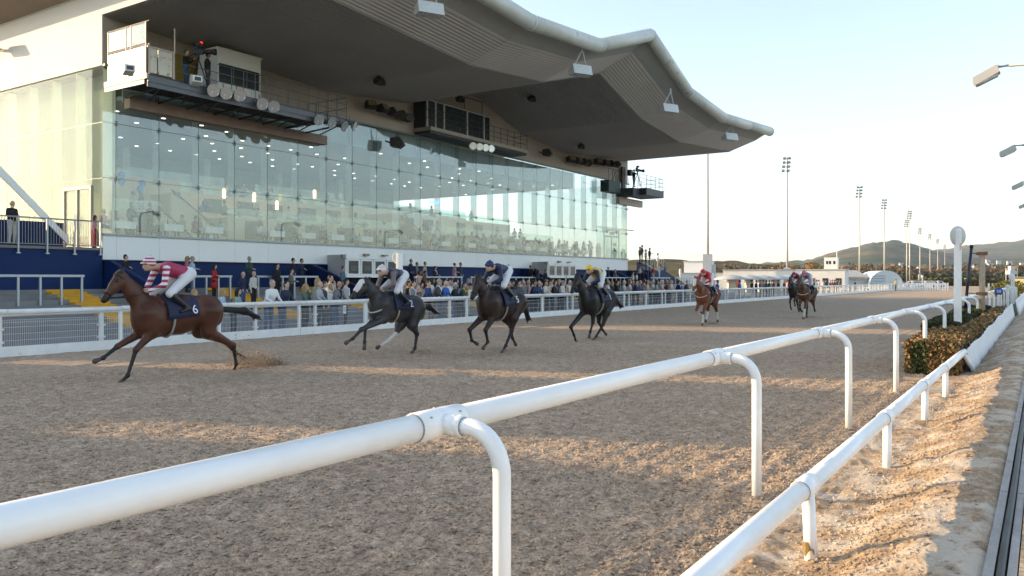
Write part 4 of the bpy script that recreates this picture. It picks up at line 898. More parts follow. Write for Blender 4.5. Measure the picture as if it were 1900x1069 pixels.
mb = MB(); mb.bb(-9, -.9, 1.6, 1.76, 3.255, 4.42); mb.build('low_blue_wall', blue_dk, pl)
mb = MB(); mb.slab([(-.75, 1.45, 3.42), (-.75, 1.45, 3.78), (-8.5, 1.45, 11.55), (-8.5, 1.45, 11.05)], (0, .1, 0)); mb.build('stair_coping', panel_white, pl)
# neighbouring buildings beyond the left edge: they shade the course
nb = thing('neighbour_block', 'plain grey blocks of the next stand, beyond the left edge of the photo', 'building', 0, 36)
gm = M('neighbour_wall', (.40, .38, .36), .8, var=.1)
kk = math.tan(R(SUN_EL))/.936
for (a, b, c, d, z) in ((-13.5, -9.5, .5, 3, kk*46), (-17.5, -13.5, .5, 3, kk*34.9), (-17, -9.6, 9, 18, kk*62), (-24.6, -19.5, .5, 3, kk*34.4), (-26.6, -24.6, .5, 3, kk*26.5), (-100, -26.6, .5, 3, kk*34.5)):
    mb = MB(); mb.bb(a, b, c, d, -.1, z); mb.build('block_wall', gm, nb)
# vomitory parapets
for i, x in enumerate((.15, 12.4, 19.6, 35.9, 42.9, 51.6)):
    t = thing('stair_parapet', ['blue sloping parapet at the left end of the terrace, under the first white panel', 'blue sloping parapet left of the near kiosk', 'blue sloping parapet right of the near kiosk', 'blue sloping parapet left of the far kiosk', 'blue sloping parapet right of the far kiosk', 'blue sloping parapet near the right end of the terrace'][i], 'parapet', x, 36)
    mb = MB(); mb.slab([(0, .15, 0), (0, .15, 2.7), (0, -.35, 2.7), (0, -5.2, 1.0), (0, -5.2, 0)], (.22, 0, 0)); mb.build('parapet_wall', blue_dk if i else blue, t)
    mb = MB(); mb.tube([(-.03, -.4, 2.66), (-.03, -5.1, 1.0)], .025, 8); mb.build('handrail', blue, t)
# kiosks
def kiosk(s0, w, label, nwin, pm):
    t = thing('kiosk', label, 'kiosk', s0, 34.5, 2.05)
    mb = MB(); mb.bb(0, w, 0, 1.44, 0, 1.25); mb.build('kiosk_body', M('kiosk_grey', (.42, .42, .42), .6, var=.08, vs=1.5), t)
    mb = MB(); mb.bb(-.05, w+.05, -.14, 0, 1.0, 1.28); mb.bb(-.05, w+.05, -.16, 1.0, -.1, -.002); mb.build('kiosk_trim', panel_white, t)
    mb = MB(); mb.bb(0, w, -.03, -.001, 0, .998); mb.build('kiosk_front', panel_white, t)
    for i in range(nwin):
        a = .1+(w-.15)*i/nwin; b = .1+(w-.15)*(i+1)/nwin-.12; mb = MB()
        mb.bb(a, a+.09, -.1, -.032, .03, .98); mb.bb(b-.09, b, -.1, -.032, .03, .98); mb.bb(a+.09, b-.09, -.1, -.032, .03, .12); mb.bb(a+.09, b-.09, -.1, -.032, .89, .98)
        f = mb.build('window', white_paint, t); mb = MB(); mb.bb(a+.09, b-.09, -.055, -.035, .12, .89); mb.build('pane', pm, f)
        if i < 3: mb = MB(); mb.bb(a+.3, b-.15, -.066, -.057, .3, .6); mb.build('inner_screen', M('monitor', (.07, .08, .08), .3), f)
    mb = MB(); mb.bb(-.25, -.02, -.1, .1, 1.05, 1.25); mb.bb(w*.28, w*.28+.4, -.35, -.15, 1.2, 1.33); mb.bb(w*.62, w*.62+.4, -.4, -.16, 1.22, 1.3); mb.build('security_camera', M('cctv', (.30, .24, .17), .5), t)
    mb = MB(); mb.bb(.1, w-.1, .6, 1.4, -2.05, -.1); mb.build('passage_shade', M('passage_shade_black', (.006, .007, .012), .9, var=.1), t)  # solid near-black box: the shade of the opening under the kiosk, painted as colour
kiosk(13.9, 4.75, 'white kiosk with four dark windows on the terrace wall, behind the grey horse', 4, screen)
kiosk(37.2, 4.9, 'white kiosk with four brick-coloured windows on the terrace wall, left of the yellow jockey', 4, M('pane_brick', (.17, .12, .11), .3, var=.25, vs=9))
# crush barriers
def barrier(px0, px1, label, p=33.35):
    a = PL(px0, 505, p)[0]; b = PL(px1, 505, p)[0]; t = thing('crush_barrier', label, 'barrier', a, p, tz(p), 0, 'grey crush barriers on the terrace'); n = max(2, int((b-a)/.98)+1)
    mb = MB(); mb.bb(0, b-a, -.045, .045, 1.13, 1.23); mb.build('top_rail', galv, t, bevel=.01)
    for i in range(n+1):
        x = .1+(b-a-.2)*i/n; mb = MB(); mb.bb(x-.04, x+.04, -.035, .035, 0, 1.129); mb.build('post', galv, t)
barrier(-60, 156, 'grey crush barrier on the empty steps at the left edge'); barrier(356, 430, 'grey crush barrier by the woman in the red jacket'); barrier(476, 590, 'grey crush barrier by the man in the grey blazer'); barrier(768, 858, 'grey crush barrier just right of the near winning post'); barrier(873, 995, 'grey crush barrier behind the navy jockey'); barrier(1093, 1174, 'grey crush barrier behind the yellow jockey')
# right end: platform, stair with blue parapet
re_ = thing('end_staircase', 'blue staircase with yellow steps coming down from the right end of the grandstand', 'staircase', 56.5, 34)
mb = MB(); mb.bb(0, 4.3, 0, 4, 0, 2.75); mb.build('landing', blue, re_)
for i in range(14):
    mb = MB(); mb.bb(4.3+i*.75, 4.3+(i+1)*.75, .25, 3, 0, 2.75-(i+1)*.19); mb.build('stair_step', concrete if i % 2 else yellow, re_)
mb = MB(); mb.slab([(4.3, 3, 0), (4.3, 3, 3.7), (5, 3, 3.7), (15.5, 3, 1.1), (15.5, 3, 0)], (0, .2, 0)); mb.build('parapet_wall', blue_dk, re_)
mb = MB(); mb.slab([(4.3, .02, 0), (4.3, .02, 2.8), (14.8, .02, .2), (14.8, .02, 0)], (0, .2, 0)); mb.build('stair_flank', blue_dk, re_)
mb = MB(); mb.bar((4.4, 2.9, 3.95), (15.5, 2.9, 1.3), .035); 
for i in range(8): x = .1+i*.6; mb.bar((x, .05, 2.75), (x, .05, 3.95), .025)
mb.bar((0, .05, 3.95), (4.3, .05, 3.95), .03); mb.bar((0, .05, 2.95), (4.3, .05, 2.95), .02); mb.build('railing', galv, re_)
for i in range(5):
    mb = MB(); mb.bb(0, 13, -1.0*i-.98, -1.0*i, -.1, 1.3-.25*i); mb.build('terrace_step', concrete, re_)
mb = MB()
for i in range(10): mb.bb(6.2+.0*i, 7.4, -.5*i-.5, -.5*i, .0, 1.32-.125*i)
mb.build('gangway_steps', yellow, re_)
barrier(1206, 1243, 'short grey barrier left part at the foot of the end staircase', 33.2); barrier(1252, 1296, 'short grey barrier right part at the foot of the end staircase', 33.2)

# ------------------------------------------------------------------ far running rail and the crowd barrier behind it
fr_ = thing('far_rail', 'white running rail with a white kick board on the far side of the course', 'rail', 0, 20.35)
k0 = -4; STEP = 3.07; s_ref = PL(556, 560, 20.35)[0]
m = MB(); m.lathe([(.062, 0), (.062, STEP-.012)], 12, ax='x'); a_me = m.mesh('rail_tube', white_old, True)
m = MB(); m.bb(-.04, .04, .0, .07, 0, 1.04); b_me = m.mesh('post', white_old)
m = MB(); m.bb(.01, STEP-.01, -.03, .0, -.03, .27); m.bb(.5, .54, -.045, -.031, .1, .14); m.bb(2.2, 2.24, -.045, -.031, .1, .14); c_me = m.mesh('kick_board', white_old)
for k in range(-6, 62):
    x = s_ref+STEP*k
    for nm, me, z in (('rail_tube', a_me, 1.08), ('post', b_me, 0), ('kick_board', c_me, 0)):
        o = link(nm, me, fr_); o.location = (x, 0, z+rnd.uniform(-.006, .006))
cb = thing('crowd_barrier', 'white tubular crowd barrier with wire mesh panels behind the far rail', 'barrier', 0, 20.95)
STEP2 = 2.52; s_r2 = PL(584, 580, 20.95)[0]
m = MB(); m.lathe([(.048, 0), (.048, STEP2)], 10, ax='x'); a2 = m.mesh('top_tube', white_old, True)
m = MB(); m.bb(-.05, .05, -.04, .04, 0, .96); m.bb(-.09, .09, -.06, .06, .62, .66); m.bb(-.09, .09, -.06, .06, .3, .34); m.bb(-.1, .1, -.08, .08, 0, .03); b2 = m.mesh('post', white_old)
wire = M('mesh_wire', (.62, .64, .66), .5, metal=.2, var=0)
m = MB()
for i in range(47): x = .08+i*.0505; m.bb(x-.0028, x+.0028, -.003, .003, .18, .86)
for z in (.2, .36, .52, .68, .8, .86): m.bb(.06, STEP2-.06, -.0035, .0035, z-.004, z+.004)
c2 = m.mesh('mesh_panel', wire)
m = MB()
for z in (.25, .45, .65, .82): m.bb(.06, STEP2-.06, -.006, .006, z-.006, z+.006)
for i in range(24): x = .1+i*.101; m.bb(x-.003, x+.003, -.003, .003, .2, .84)
c3 = m.mesh('mesh_panel', wire)
for k in range(-7, 62):
    x = s_r2+STEP2*k
    for nm, me, z in (('top_tube', a2, .985), ('post', b2, 0), ('mesh_panel', c2 if k < 5 else c3, 0)):
        o = link(nm, me, cb); o.location = (x, 0, z)
nw = thing('near_post', 'white post with a small pale disc standing in the far rail, behind the grey horse', 'post', PL(741, 560, 20.75)[0], 20.75)
mb = MB(); mb.bb(-.12, .12, -.08, .08, 0, PL(741, 470, 20.75)[1]); mb.build('post', white_paint, nw, bevel=.02)
mb = MB(); mb.lathe([(0, -.02), (.27, -.02), (.27, .02), (0, .02)], 20, ax='y'); d = mb.build('disc', M('disc_pale', (.66, .67, .64), .5), nw); d.location = (.12, .12, PL(741, 478, 20.75)[1]); d.rotation_euler = (0, 0, R(-33))
ns = thing('notice', 'small white notice tied to the mesh behind the far rail', 'notice', PL(639, 582, 20.9)[0], 20.9, .62); mb = MB(); mb.bb(-.07, .07, -.012, 0, 0, .3); mb.build('card', white_paint, ns)
mb = MB(); mb.bb(-.05, .05, -.014, -.012, .06, .24); mb.build('print', M('notice_print', (.45, .62, .56), .6), ns)
# ------------------------------------------------------------------ people
PMAT = {}
def cm(rgb, rough=.8):
    k = tuple(round(c, 3) for c in rgb)
    if k not in PMAT: PMAT[k] = M('cloth_%d' % len(PMAT), k, rough, var=.12, vs=7)
    return PMAT[k]
C = dict(white=(.72, .72, .70), offwhite=(.55, .52, .46), black=(.014, .014, .016), navy=(.016, .024, .055), blue=(.03, .10, .34), lblue=(.38, .50, .62), dblue=(.02, .05, .14), grey=(.16, .165, .175), lgrey=(.36, .37, .38), dgrey=(.06, .062, .068), red=(.38, .02, .02), pink=(.60, .30, .34), dpink=(.55, .14, .2), beige=(.48, .38, .26), cream=(.62, .57, .46), brown=(.12, .07, .04), dgreen=(.03, .06, .05), sage=(.24, .31, .26), green=(.10, .15, .12), yellow=(.6, .4, .03), jeans=(.05, .09, .18), teal=(.05, .28, .34), purple=(.2, .12, .25), tweed=(.14, .12, .10), orange=(.55, .2, .03), maroon=(.18, .015, .04), peach=(.6, .42, .33))
SK = [(.50, .31, .22), (.44, .26, .18), (.56, .37, .28), (.30, .16, .10)]
HAIR = dict(dark=(.015, .011, .009), brown=(.05, .028, .015), blonde=(.34, .22, .09), grey=(.30, .29, .28), white=(.55, .54, .52), red=(.16, .05, .02), cap=(.30, .30, .30), bluecap=(.03, .15, .35), blackcap=(.015, .015, .02))
# material slots: 0 skin, 1 top, 2 legs, 3 shoes, 4 shirt
def head(b, c, k=.02, f=1.):
    x, y, z = c
    b.ell((x, y, z+.02), (.094, .076, .112), 0, .02); b.ell((x+.03, y, z-.045), (.062, .054, .062), 0, .03)
    b.cap((x+.092, y, z+.02), (x+.112, y, z-.018), .012, .017, 0, .012)
    b.ell((x+.083, y+.033, z+.022), (.017, .019, .011), 3, .006); b.ell((x+.083, y-.033, z+.022), (.017, .019, .011), 3, .006)
    b.ell((x+.082, y, z-.062), (.014, .026, .008), 4 if False else 0, .006)
    b.ell((x, y+.078, z+.005), (.022, .013, .034), 0, .01); b.ell((x, y-.078, z+.005), (.022, .013, .034), 0, .01)
def hand(b, w, d, m=0):           # palm, fingers curling on, thumb to the side
    w = np.array(w); d = np.array(d, float); d /= np.linalg.norm(d); sd = np.cross(d, [0, 0, 1.]); n = np.linalg.norm(sd)
    sd = sd/n if n > .1 else np.array([0, 1., 0]); up = np.cross(sd, d)
    b.cap(w, w+d*.07, .03, .036, m, .015)
    for i, l in enumerate((.075, .085, .08, .06)):
        a = w+d*.085+sd*(-.030+.02*i); b.cap(a, a+d*l*.55-up*.012, .0125, .012, m, .006); b.cap(a+d*l*.55-up*.012, a+d*l*.8-up*.04, .012, .010, m, .006)
    a = w+d*.02-sd*.03; b.cap(a, a+d*.05-sd*.03, .015, .013, m, .01)
def person_body(pose, fem=False, coat=False, skirt=False, open_=False):
    b = Body(); lean = .0
    w = .86 if fem else 1.; sh = 1.43; hz = .93
    if pose == 'sit': hz = .52; sh = 1.0
    lx = {'rail': .16, 'lean': .24, 'sit': .05}.get(pose, .0)
    top_z = sh
    b.cap((0, -.075, hz+.02), (0, .075, hz+.02), .118*(1.05 if fem else 1), .118*(1.05 if fem else 1), 2, .05)
    b.cap((.0, 0, hz+.08), (lx*.85, 0, sh-.13), .118*w if fem else .13, .148*w, 1, .06, 1.32)
    b.cap((lx, -.155*w, sh-.02), (lx, .155*w, sh-.02), .068, .068, 1, .05)
    if coat: b.cap((-.01, 0, hz+.1), (-.01, 0, hz-.18), .145, .165, 1, .04, 1.25)
    if skirt: b.cap((0, 0, hz+.05), (0.02, 0, hz-.36), .14, .19, 1, .03, 1.15)
    if open_: b.cap((lx*.6+.125, 0, hz+.25), (lx+.105, 0, sh-.04), .045, .05, 4, .02)
    b.cap((lx, 0, sh), (lx+.02, 0, sh+.12), .058*w, .05*w, 0, .025)
    head(b, (lx+.035, 0, sh+.215))
    b.ell((lx, 0, sh+.03), (.075, .08, .035), 4 if open_ else 1, .015)
    # arms
    S = [(lx, s*.185*w, sh-.045) for s in (1, -1)]
    P = {'down': [((-.03, .235, 1.13), (.06, .245, .88)), ((-.03, -.235, 1.13), (.05, -.25, .88))],
         'pocket': [((-.07, .26, 1.15), (.09, .19, .95)), ((-.07, -.26, 1.15), (.09, -.19, .95))],
         'cross': [((.08, .24, 1.17), (.22, -.06, 1.20)), ((.08, -.24, 1.17), (.20, .06, 1.16))],
         'hold': [((.02, .24, 1.16), (.26, .08, 1.14)), ((.02, -.24, 1.16), (.26, -.08, 1.14))],
         'rail': [((.22, .25, 1.17), (.44, .18, 1.06)), ((.22, -.25, 1.17), (.44, -.18, 1.06))],
         'lean': [((.34, .27, 1.14), (.48, .1, 1.05)), ((.34, -.27, 1.14), (.48, -.1, 1.05))],
         'phone': [((.12, .22, 1.22), (.24, .07, 1.50)), ((.0, -.24, 1.14), (.1, -.24, .92))],
         'up': [((.08, .28, 1.62), (.12, .26, 1.90)), ((.06, -.25, 1.16), (.25, -.12, 1.12))],
         'chin': [((.12, .22, 1.16), (.15, .08, 1.46)), ((.12, -.22, 1.16), (.26, .05, 1.14))],
         'sit': [((.10, .22, .74), (.34, .14, .78)), ((.10, -.22, .74), (.34, -.14, .78))],
         'cam': [((.10, .30, 1.25), (.36, .14, 1.42)), ((.10, -.30, 1.25), (.36, -.14, 1.30))]}[pose]
    for s, (e, h) in zip(S, P):
        e = (e[0], e[1]*w, e[2]); short = open_ == 'short'
        b.cap(s, e, .057*w, .046*w, 1, .03); b.cap(e, h, .043*w, .034*w, 1, .02); d = np.array(h)-np.array(e); hand(b, h, d)
    # legs
    for s in (1, -1):
        if pose == 'sit':
            b.cap((.02, s*.09, hz), (.44, s*.11, .50), .085, .065, 2, .03); b.cap((.44, s*.11, .50), (.40, s*.11, .08), .06, .045, 2, .02); q = (.40, s*.11, .08)
        else:
            kx = .02+(.03*s if pose in ('lean', 'chin') else 0)
            b.cap((0, s*.088, hz), (kx, s*.098, .50), .092, .066, 0 if skirt else 2, .03); b.cap((kx, s*.098, .50), (-.02, s*.105, .09), .062, .043, 0 if skirt else 2, .02); q = (-.02, s*.105, .09)
        b.cap((q[0]-.03, q[1], .045), (q[0]+.15, q[1]+.02*s, .035), .045, .036, 3, .02)
    return b, (lx+.035, 0, top_z+.215)
def hair_body(style, c):
    b = Body(); x, y, z = c
    if style in ('short', 'thin'):
        b.ell((x-.018, y, z+.048), (.095, .083, .096), 0, .01); b.ell((x-.045, y, z-.01), (.062, .078, .08), 0, .03)
    if style == 'long':
        b.ell((x-.018, y, z+.046), (.102, .09, .102), 0, .01)
        b.cap((x-.055, y, z), (x-.07, y, z-.20), .085, .07, 0, .03, 1.15)
        for s in (1, -1): b.cap((x+.01, y+s*.078, z+.03), (x-.0, y+s*.088, z-.17), .03, .034, 0, .02)
    if style == 'bun':
        b.ell((x-.018, y, z+.046), (.10, .086, .10), 0, .01); b.ell((x-.10, y, z+.08), (.05, .05, .05), 0, .02)
    if style == 'cap':
        b.ell((x-.005, y, z+.062), (.105, .09, .085), 0, .01); b.cap((x+.07, y-.03, z+.055), (x+.15, y+.0, z+.045), .022, .015, 0, .02, 2.2)
    if style == 'hat':
        b.ell((x-.005, y, z+.075), (.10, .09, .09), 0, .01); b.ell((x, y, z+.05), (.17, .15, .016), 0, .01)
    if style == 'bald': b.ell((x-.05, y, z-.01), (.06, .083, .055), 0, .02)
    return b
BODY, HAIRM = {}, {}
blank = [bpy.data.materials.new('slot') for _ in range(5)]
def person(s, p, z, yaw, pose, top, legs, hair='dark', style='short', label='', group=None, fem=False, coat=False, skirt=False, shirt=None, scale=1., skin=None, shoes=(.02, .018, .016), h=.022, cat='person'):
    k = (pose, fem, coat, skirt, bool(shirt), h)
    if k not in BODY:
        b, hc = person_body(pose, fem, coat, skirt, bool(shirt)); BODY[k] = (b.mesh('person', blank, h), hc)
    me, hc = BODY[k]
    o = link('person', me); cols_ = [skin or SK[rnd.choice((0, 0, 1, 2, 2))], C[top] if isinstance(top, str) else top, C[legs] if isinstance(legs, str) else legs, shoes, C[shirt] if shirt else (.7, .7, .7)]
    for sl_, c_ in zip(o.material_slots, cols_): sl_.link = 'OBJECT'; sl_.material = cm(c_)
    place(o, s, p, z, yaw); o.scale = (scale,)*3; tag(o, label, cat, group)
    if style:
        kh = (style, round(hc[0], 3), round(hc[2], 3), h)
        if kh not in HAIRM: HAIRM[kh] = hair_body(style, hc).mesh('hair', [blank[0]], min(h, .018))
        g = link('cap' if style in ('cap', 'hat') else 'hair', HAIRM[kh], o); g.material_slots[0].link = 'OBJECT'; g.material_slots[0].material = cm(HAIR[hair] if isinstance(hair, str) else hair, .7)
    return o
FACE = -math.pi/2          # facing the course
def at(px, p, z=None, yaw=0, **k):
    s = PL(px, 520, p)[0]
    return person(s, p, tz(p) if z is None else z, FACE+R(yaw), **k)
G_R, G_T = 'spectators along the far rail', 'spectators standing on the terrace'
ordn = lambda k: str(k)+('th' if 10 < k % 100 < 14 else {1: 'st', 2: 'nd', 3: 'rd'}.get(k % 10, 'th'))
def T(px, p, yaw, pose, top, legs, hair, style, label, **k): return at(px, p, None if 'z' not in k else k.pop('z'), yaw, pose=pose, top=top, legs=legs, hair=hair, style=style, label=label, group=G_T if p > 24 else G_R, **k)
# yaw > 0 turns towards the right of the photo (where the field comes from)
T(352, 21.6, 20, 'rail', 'offwhite', 'offwhite', 'blonde', 'long', 'short blonde woman in cream skirt at the rail, half hidden behind the bay horse', fem=True, skirt=True, scale=.87)
T(404, 21.7, 35, 'rail', 'lblue', 'jeans', 'blonde', 'long', 'blonde woman in light denim jacket leaning at the rail behind the bay horse', fem=True, scale=.88)
T(433, 21.6, 25, 'rail', 'sage', 'black', 'dark', 'long', 'dark haired woman in sage green top at the rail', fem=True, scale=.88)
T(498, 21.55, 0, 'rail', 'white', 'jeans', 'grey', 'short', 'grey haired man in white printed t-shirt and jeans at the rail', scale=1.03)
T(523, 21.6, 10, 'rail', 'navy', 'jeans', 'dark', 'short', 'dark haired man in navy jumper beside the man in white t-shirt', scale=1.0)
T(566, 21.7, 25, 'chin', 'green', 'black', 'blonde', 'long', 'blonde woman in green coat with hand on cheek at the rail', fem=True, scale=.95)
T(584, 21.6, 25, 'rail', 'lgrey', 'navy', 'cap', 'bald', 'balding man in pale grey t-shirt at the rail', scale=1.0)
T(601, 22.4, 30, 'down', 'dgrey', 'black', 'brown', 'short', 'young man in dark grey jacket over white shirt in second row', shirt='white')
T(612, 23.6, 15, 'chin', 'cream', 'navy', 'brown', 'short', 'young man in cream t-shirt standing behind the rail crowd', scale=1.06, z=.12)
T(622, 21.6, 5, 'rail', 'grey', 'jeans', 'grey', 'bald', 'man in glasses and grey jacket leaning at the rail left of grey horse', shirt='black')
T(641, 23.0, 40, 'down', 'lgrey', 'black', 'dark', 'short', 'young man in light grey blazer and white shirt looking right', shirt='white', scale=1.05)
T(636, 32.6, 30, 'down', (.09, .14, .2), 'navy', 'brown', 'short', 'man in slate blue jacket walking by the blue sloping parapet')
T(232, 35.2, 40, 'cross', 'black', 'black', 'dark', 'short', 'young man in black t-shirt with folded arms above the bay horse head')
T(347, 35.1, 60, 'down', 'dpink', 'navy', 'blonde', 'long', 'blonde woman in pink with sunglasses beside man in light blue shirt', fem=True)
T(356, 34.9, 55, 'hold', 'lblue', 'grey', 'grey', 'short', 'man in light blue shirt and dark tie leaning on the barrier', shirt='navy')
T(397, 33.4, 30, 'cross', 'red', 'black', 'dark', 'long', 'woman in red jacket and black trousers with arms folded', fem=True, coat=True)
T(462, 34.6, 10, 'hold', 'dgreen', 'navy', 'grey', 'short', 'grey haired man in dark green jacket at the back of the terrace', scale=1.03)
T(450, 31.3, 20, 'pocket', 'navy', 'jeans', 'grey', 'bald', 'man in navy jacket and blue jeans left of the man in beige fleece', z=.42)
T(470, 31.2, 15, 'down', 'offwhite', 'black', 'grey', 'bald', 'man in beige fleece and black trousers on the low steps', z=.45)
T(514, 33.1, 10, 'down', 'black', 'black', 'dark', 'short', 'bearded man in black polo shirt on the terrace', scale=1.04)
T(540, 32.2, 35, 'hold', 'tweed', 'black', 'dark', 'short', 'man in grey tweed blazer with pale blue shirt on the terrace', shirt='lblue')
T(543, 35.2, 50, 'pocket', 'black', 'dgrey', 'dark', 'short', 'man in black jacket against the white parapet, left of a pair', scale=1.03)
T(559, 35.2, 25, 'cross', 'navy', 'navy', 'dark', 'short', 'man in navy top with folded arms against the white parapet', scale=1.02)
T(762, 35.2, 20, 'pocket', 'navy', 'navy', 'brown', 'short', 'man in sunglasses and navy jacket right of the near kiosk', z=1.4)
T(773, 35.0, 30, 'hold', 'grey', 'black', 'dark', 'short', 'man in grey jacket standing between navy jacket and beige coat')
T(788, 35.2, 20, 'down', 'beige', 'black', 'dark', 'short', 'bearded man in open beige coat by the white parapet', coat=True, shirt='black', scale=1.03)
T(778, 32.4, 20, 'phone', 'peach', 'brown', 'brown', 'long', 'woman holding her arm up, left of two women below the beige coat', fem=True)
T(788, 32.2, 20, 'hold', 'brown', 'black', 'dark', 'long', 'dark haired woman, right of two women below the beige coat', fem=True)
T(807, 34.0, 20, 'hold', 'black', 'black', 'dark', 'short', 'boy in black jacket over white shirt at the terrace barrier', shirt='white', scale=.97)
T(843, 34.8, 60, 'hold', 'pink', 'pink', 'dark', 'bun', 'dark haired woman in pale pink dress at the barrier', fem=True, skirt=True)
T(854, 34.9, 10, 'pocket', (.02, .045, .06), 'dblue', 'dark', 'short', 'man in dark teal shirt beside the woman in pink dress', scale=1.03)
T(933, 35.1, 30, 'down', 'navy', 'black', 'dark', 'short', 'man in sunglasses and navy jacket behind the navy jockey')
T(943, 35.0, 60, 'hold', 'dgrey', 'black', 'dark', 'short', 'man in dark jacket raising a phone behind the navy jockey')
T(984, 35.1, 60, 'pocket', 'black', 'black', 'dark', 'short', 'man in black suit by the parapet left of the far kiosk')
T(993, 35.0, 60, 'pocket', 'navy', 'black', 'grey', 'short', 'man in dark navy suit, second by the parapet left of the far kiosk')
T(998, 33.2, 40, 'hold', 'dgrey', 'black', 'dark', 'long', 'woman in dark patterned coat leaning at the barrier near far kiosk', fem=True)
T(1012, 33.4, 0, 'pocket', 'black', 'sage', 'brown', 'short', 'man in black jacket with hands in pockets left of far kiosk', scale=1.04)
T(1128, 35.1, 40, 'pocket', 'navy', 'navy', 'grey', 'short', 'man in navy coat by the wall behind the yellow jockey', scale=1.03)
T(1141, 33.8, 50, 'hold', 'grey', 'black', 'grey', 'short', 'grey haired person in grey top right of the yellow jockey')
T(1174, 33.0, 30, 'down', 'cream', 'black', 'brown', 'short', 'person in cream top at the right end of the terrace')
T(1181, 33.2, 30, 'down', 'white', 'black', 'brown', 'long', 'woman in white top at the right end of the terrace', fem=True)
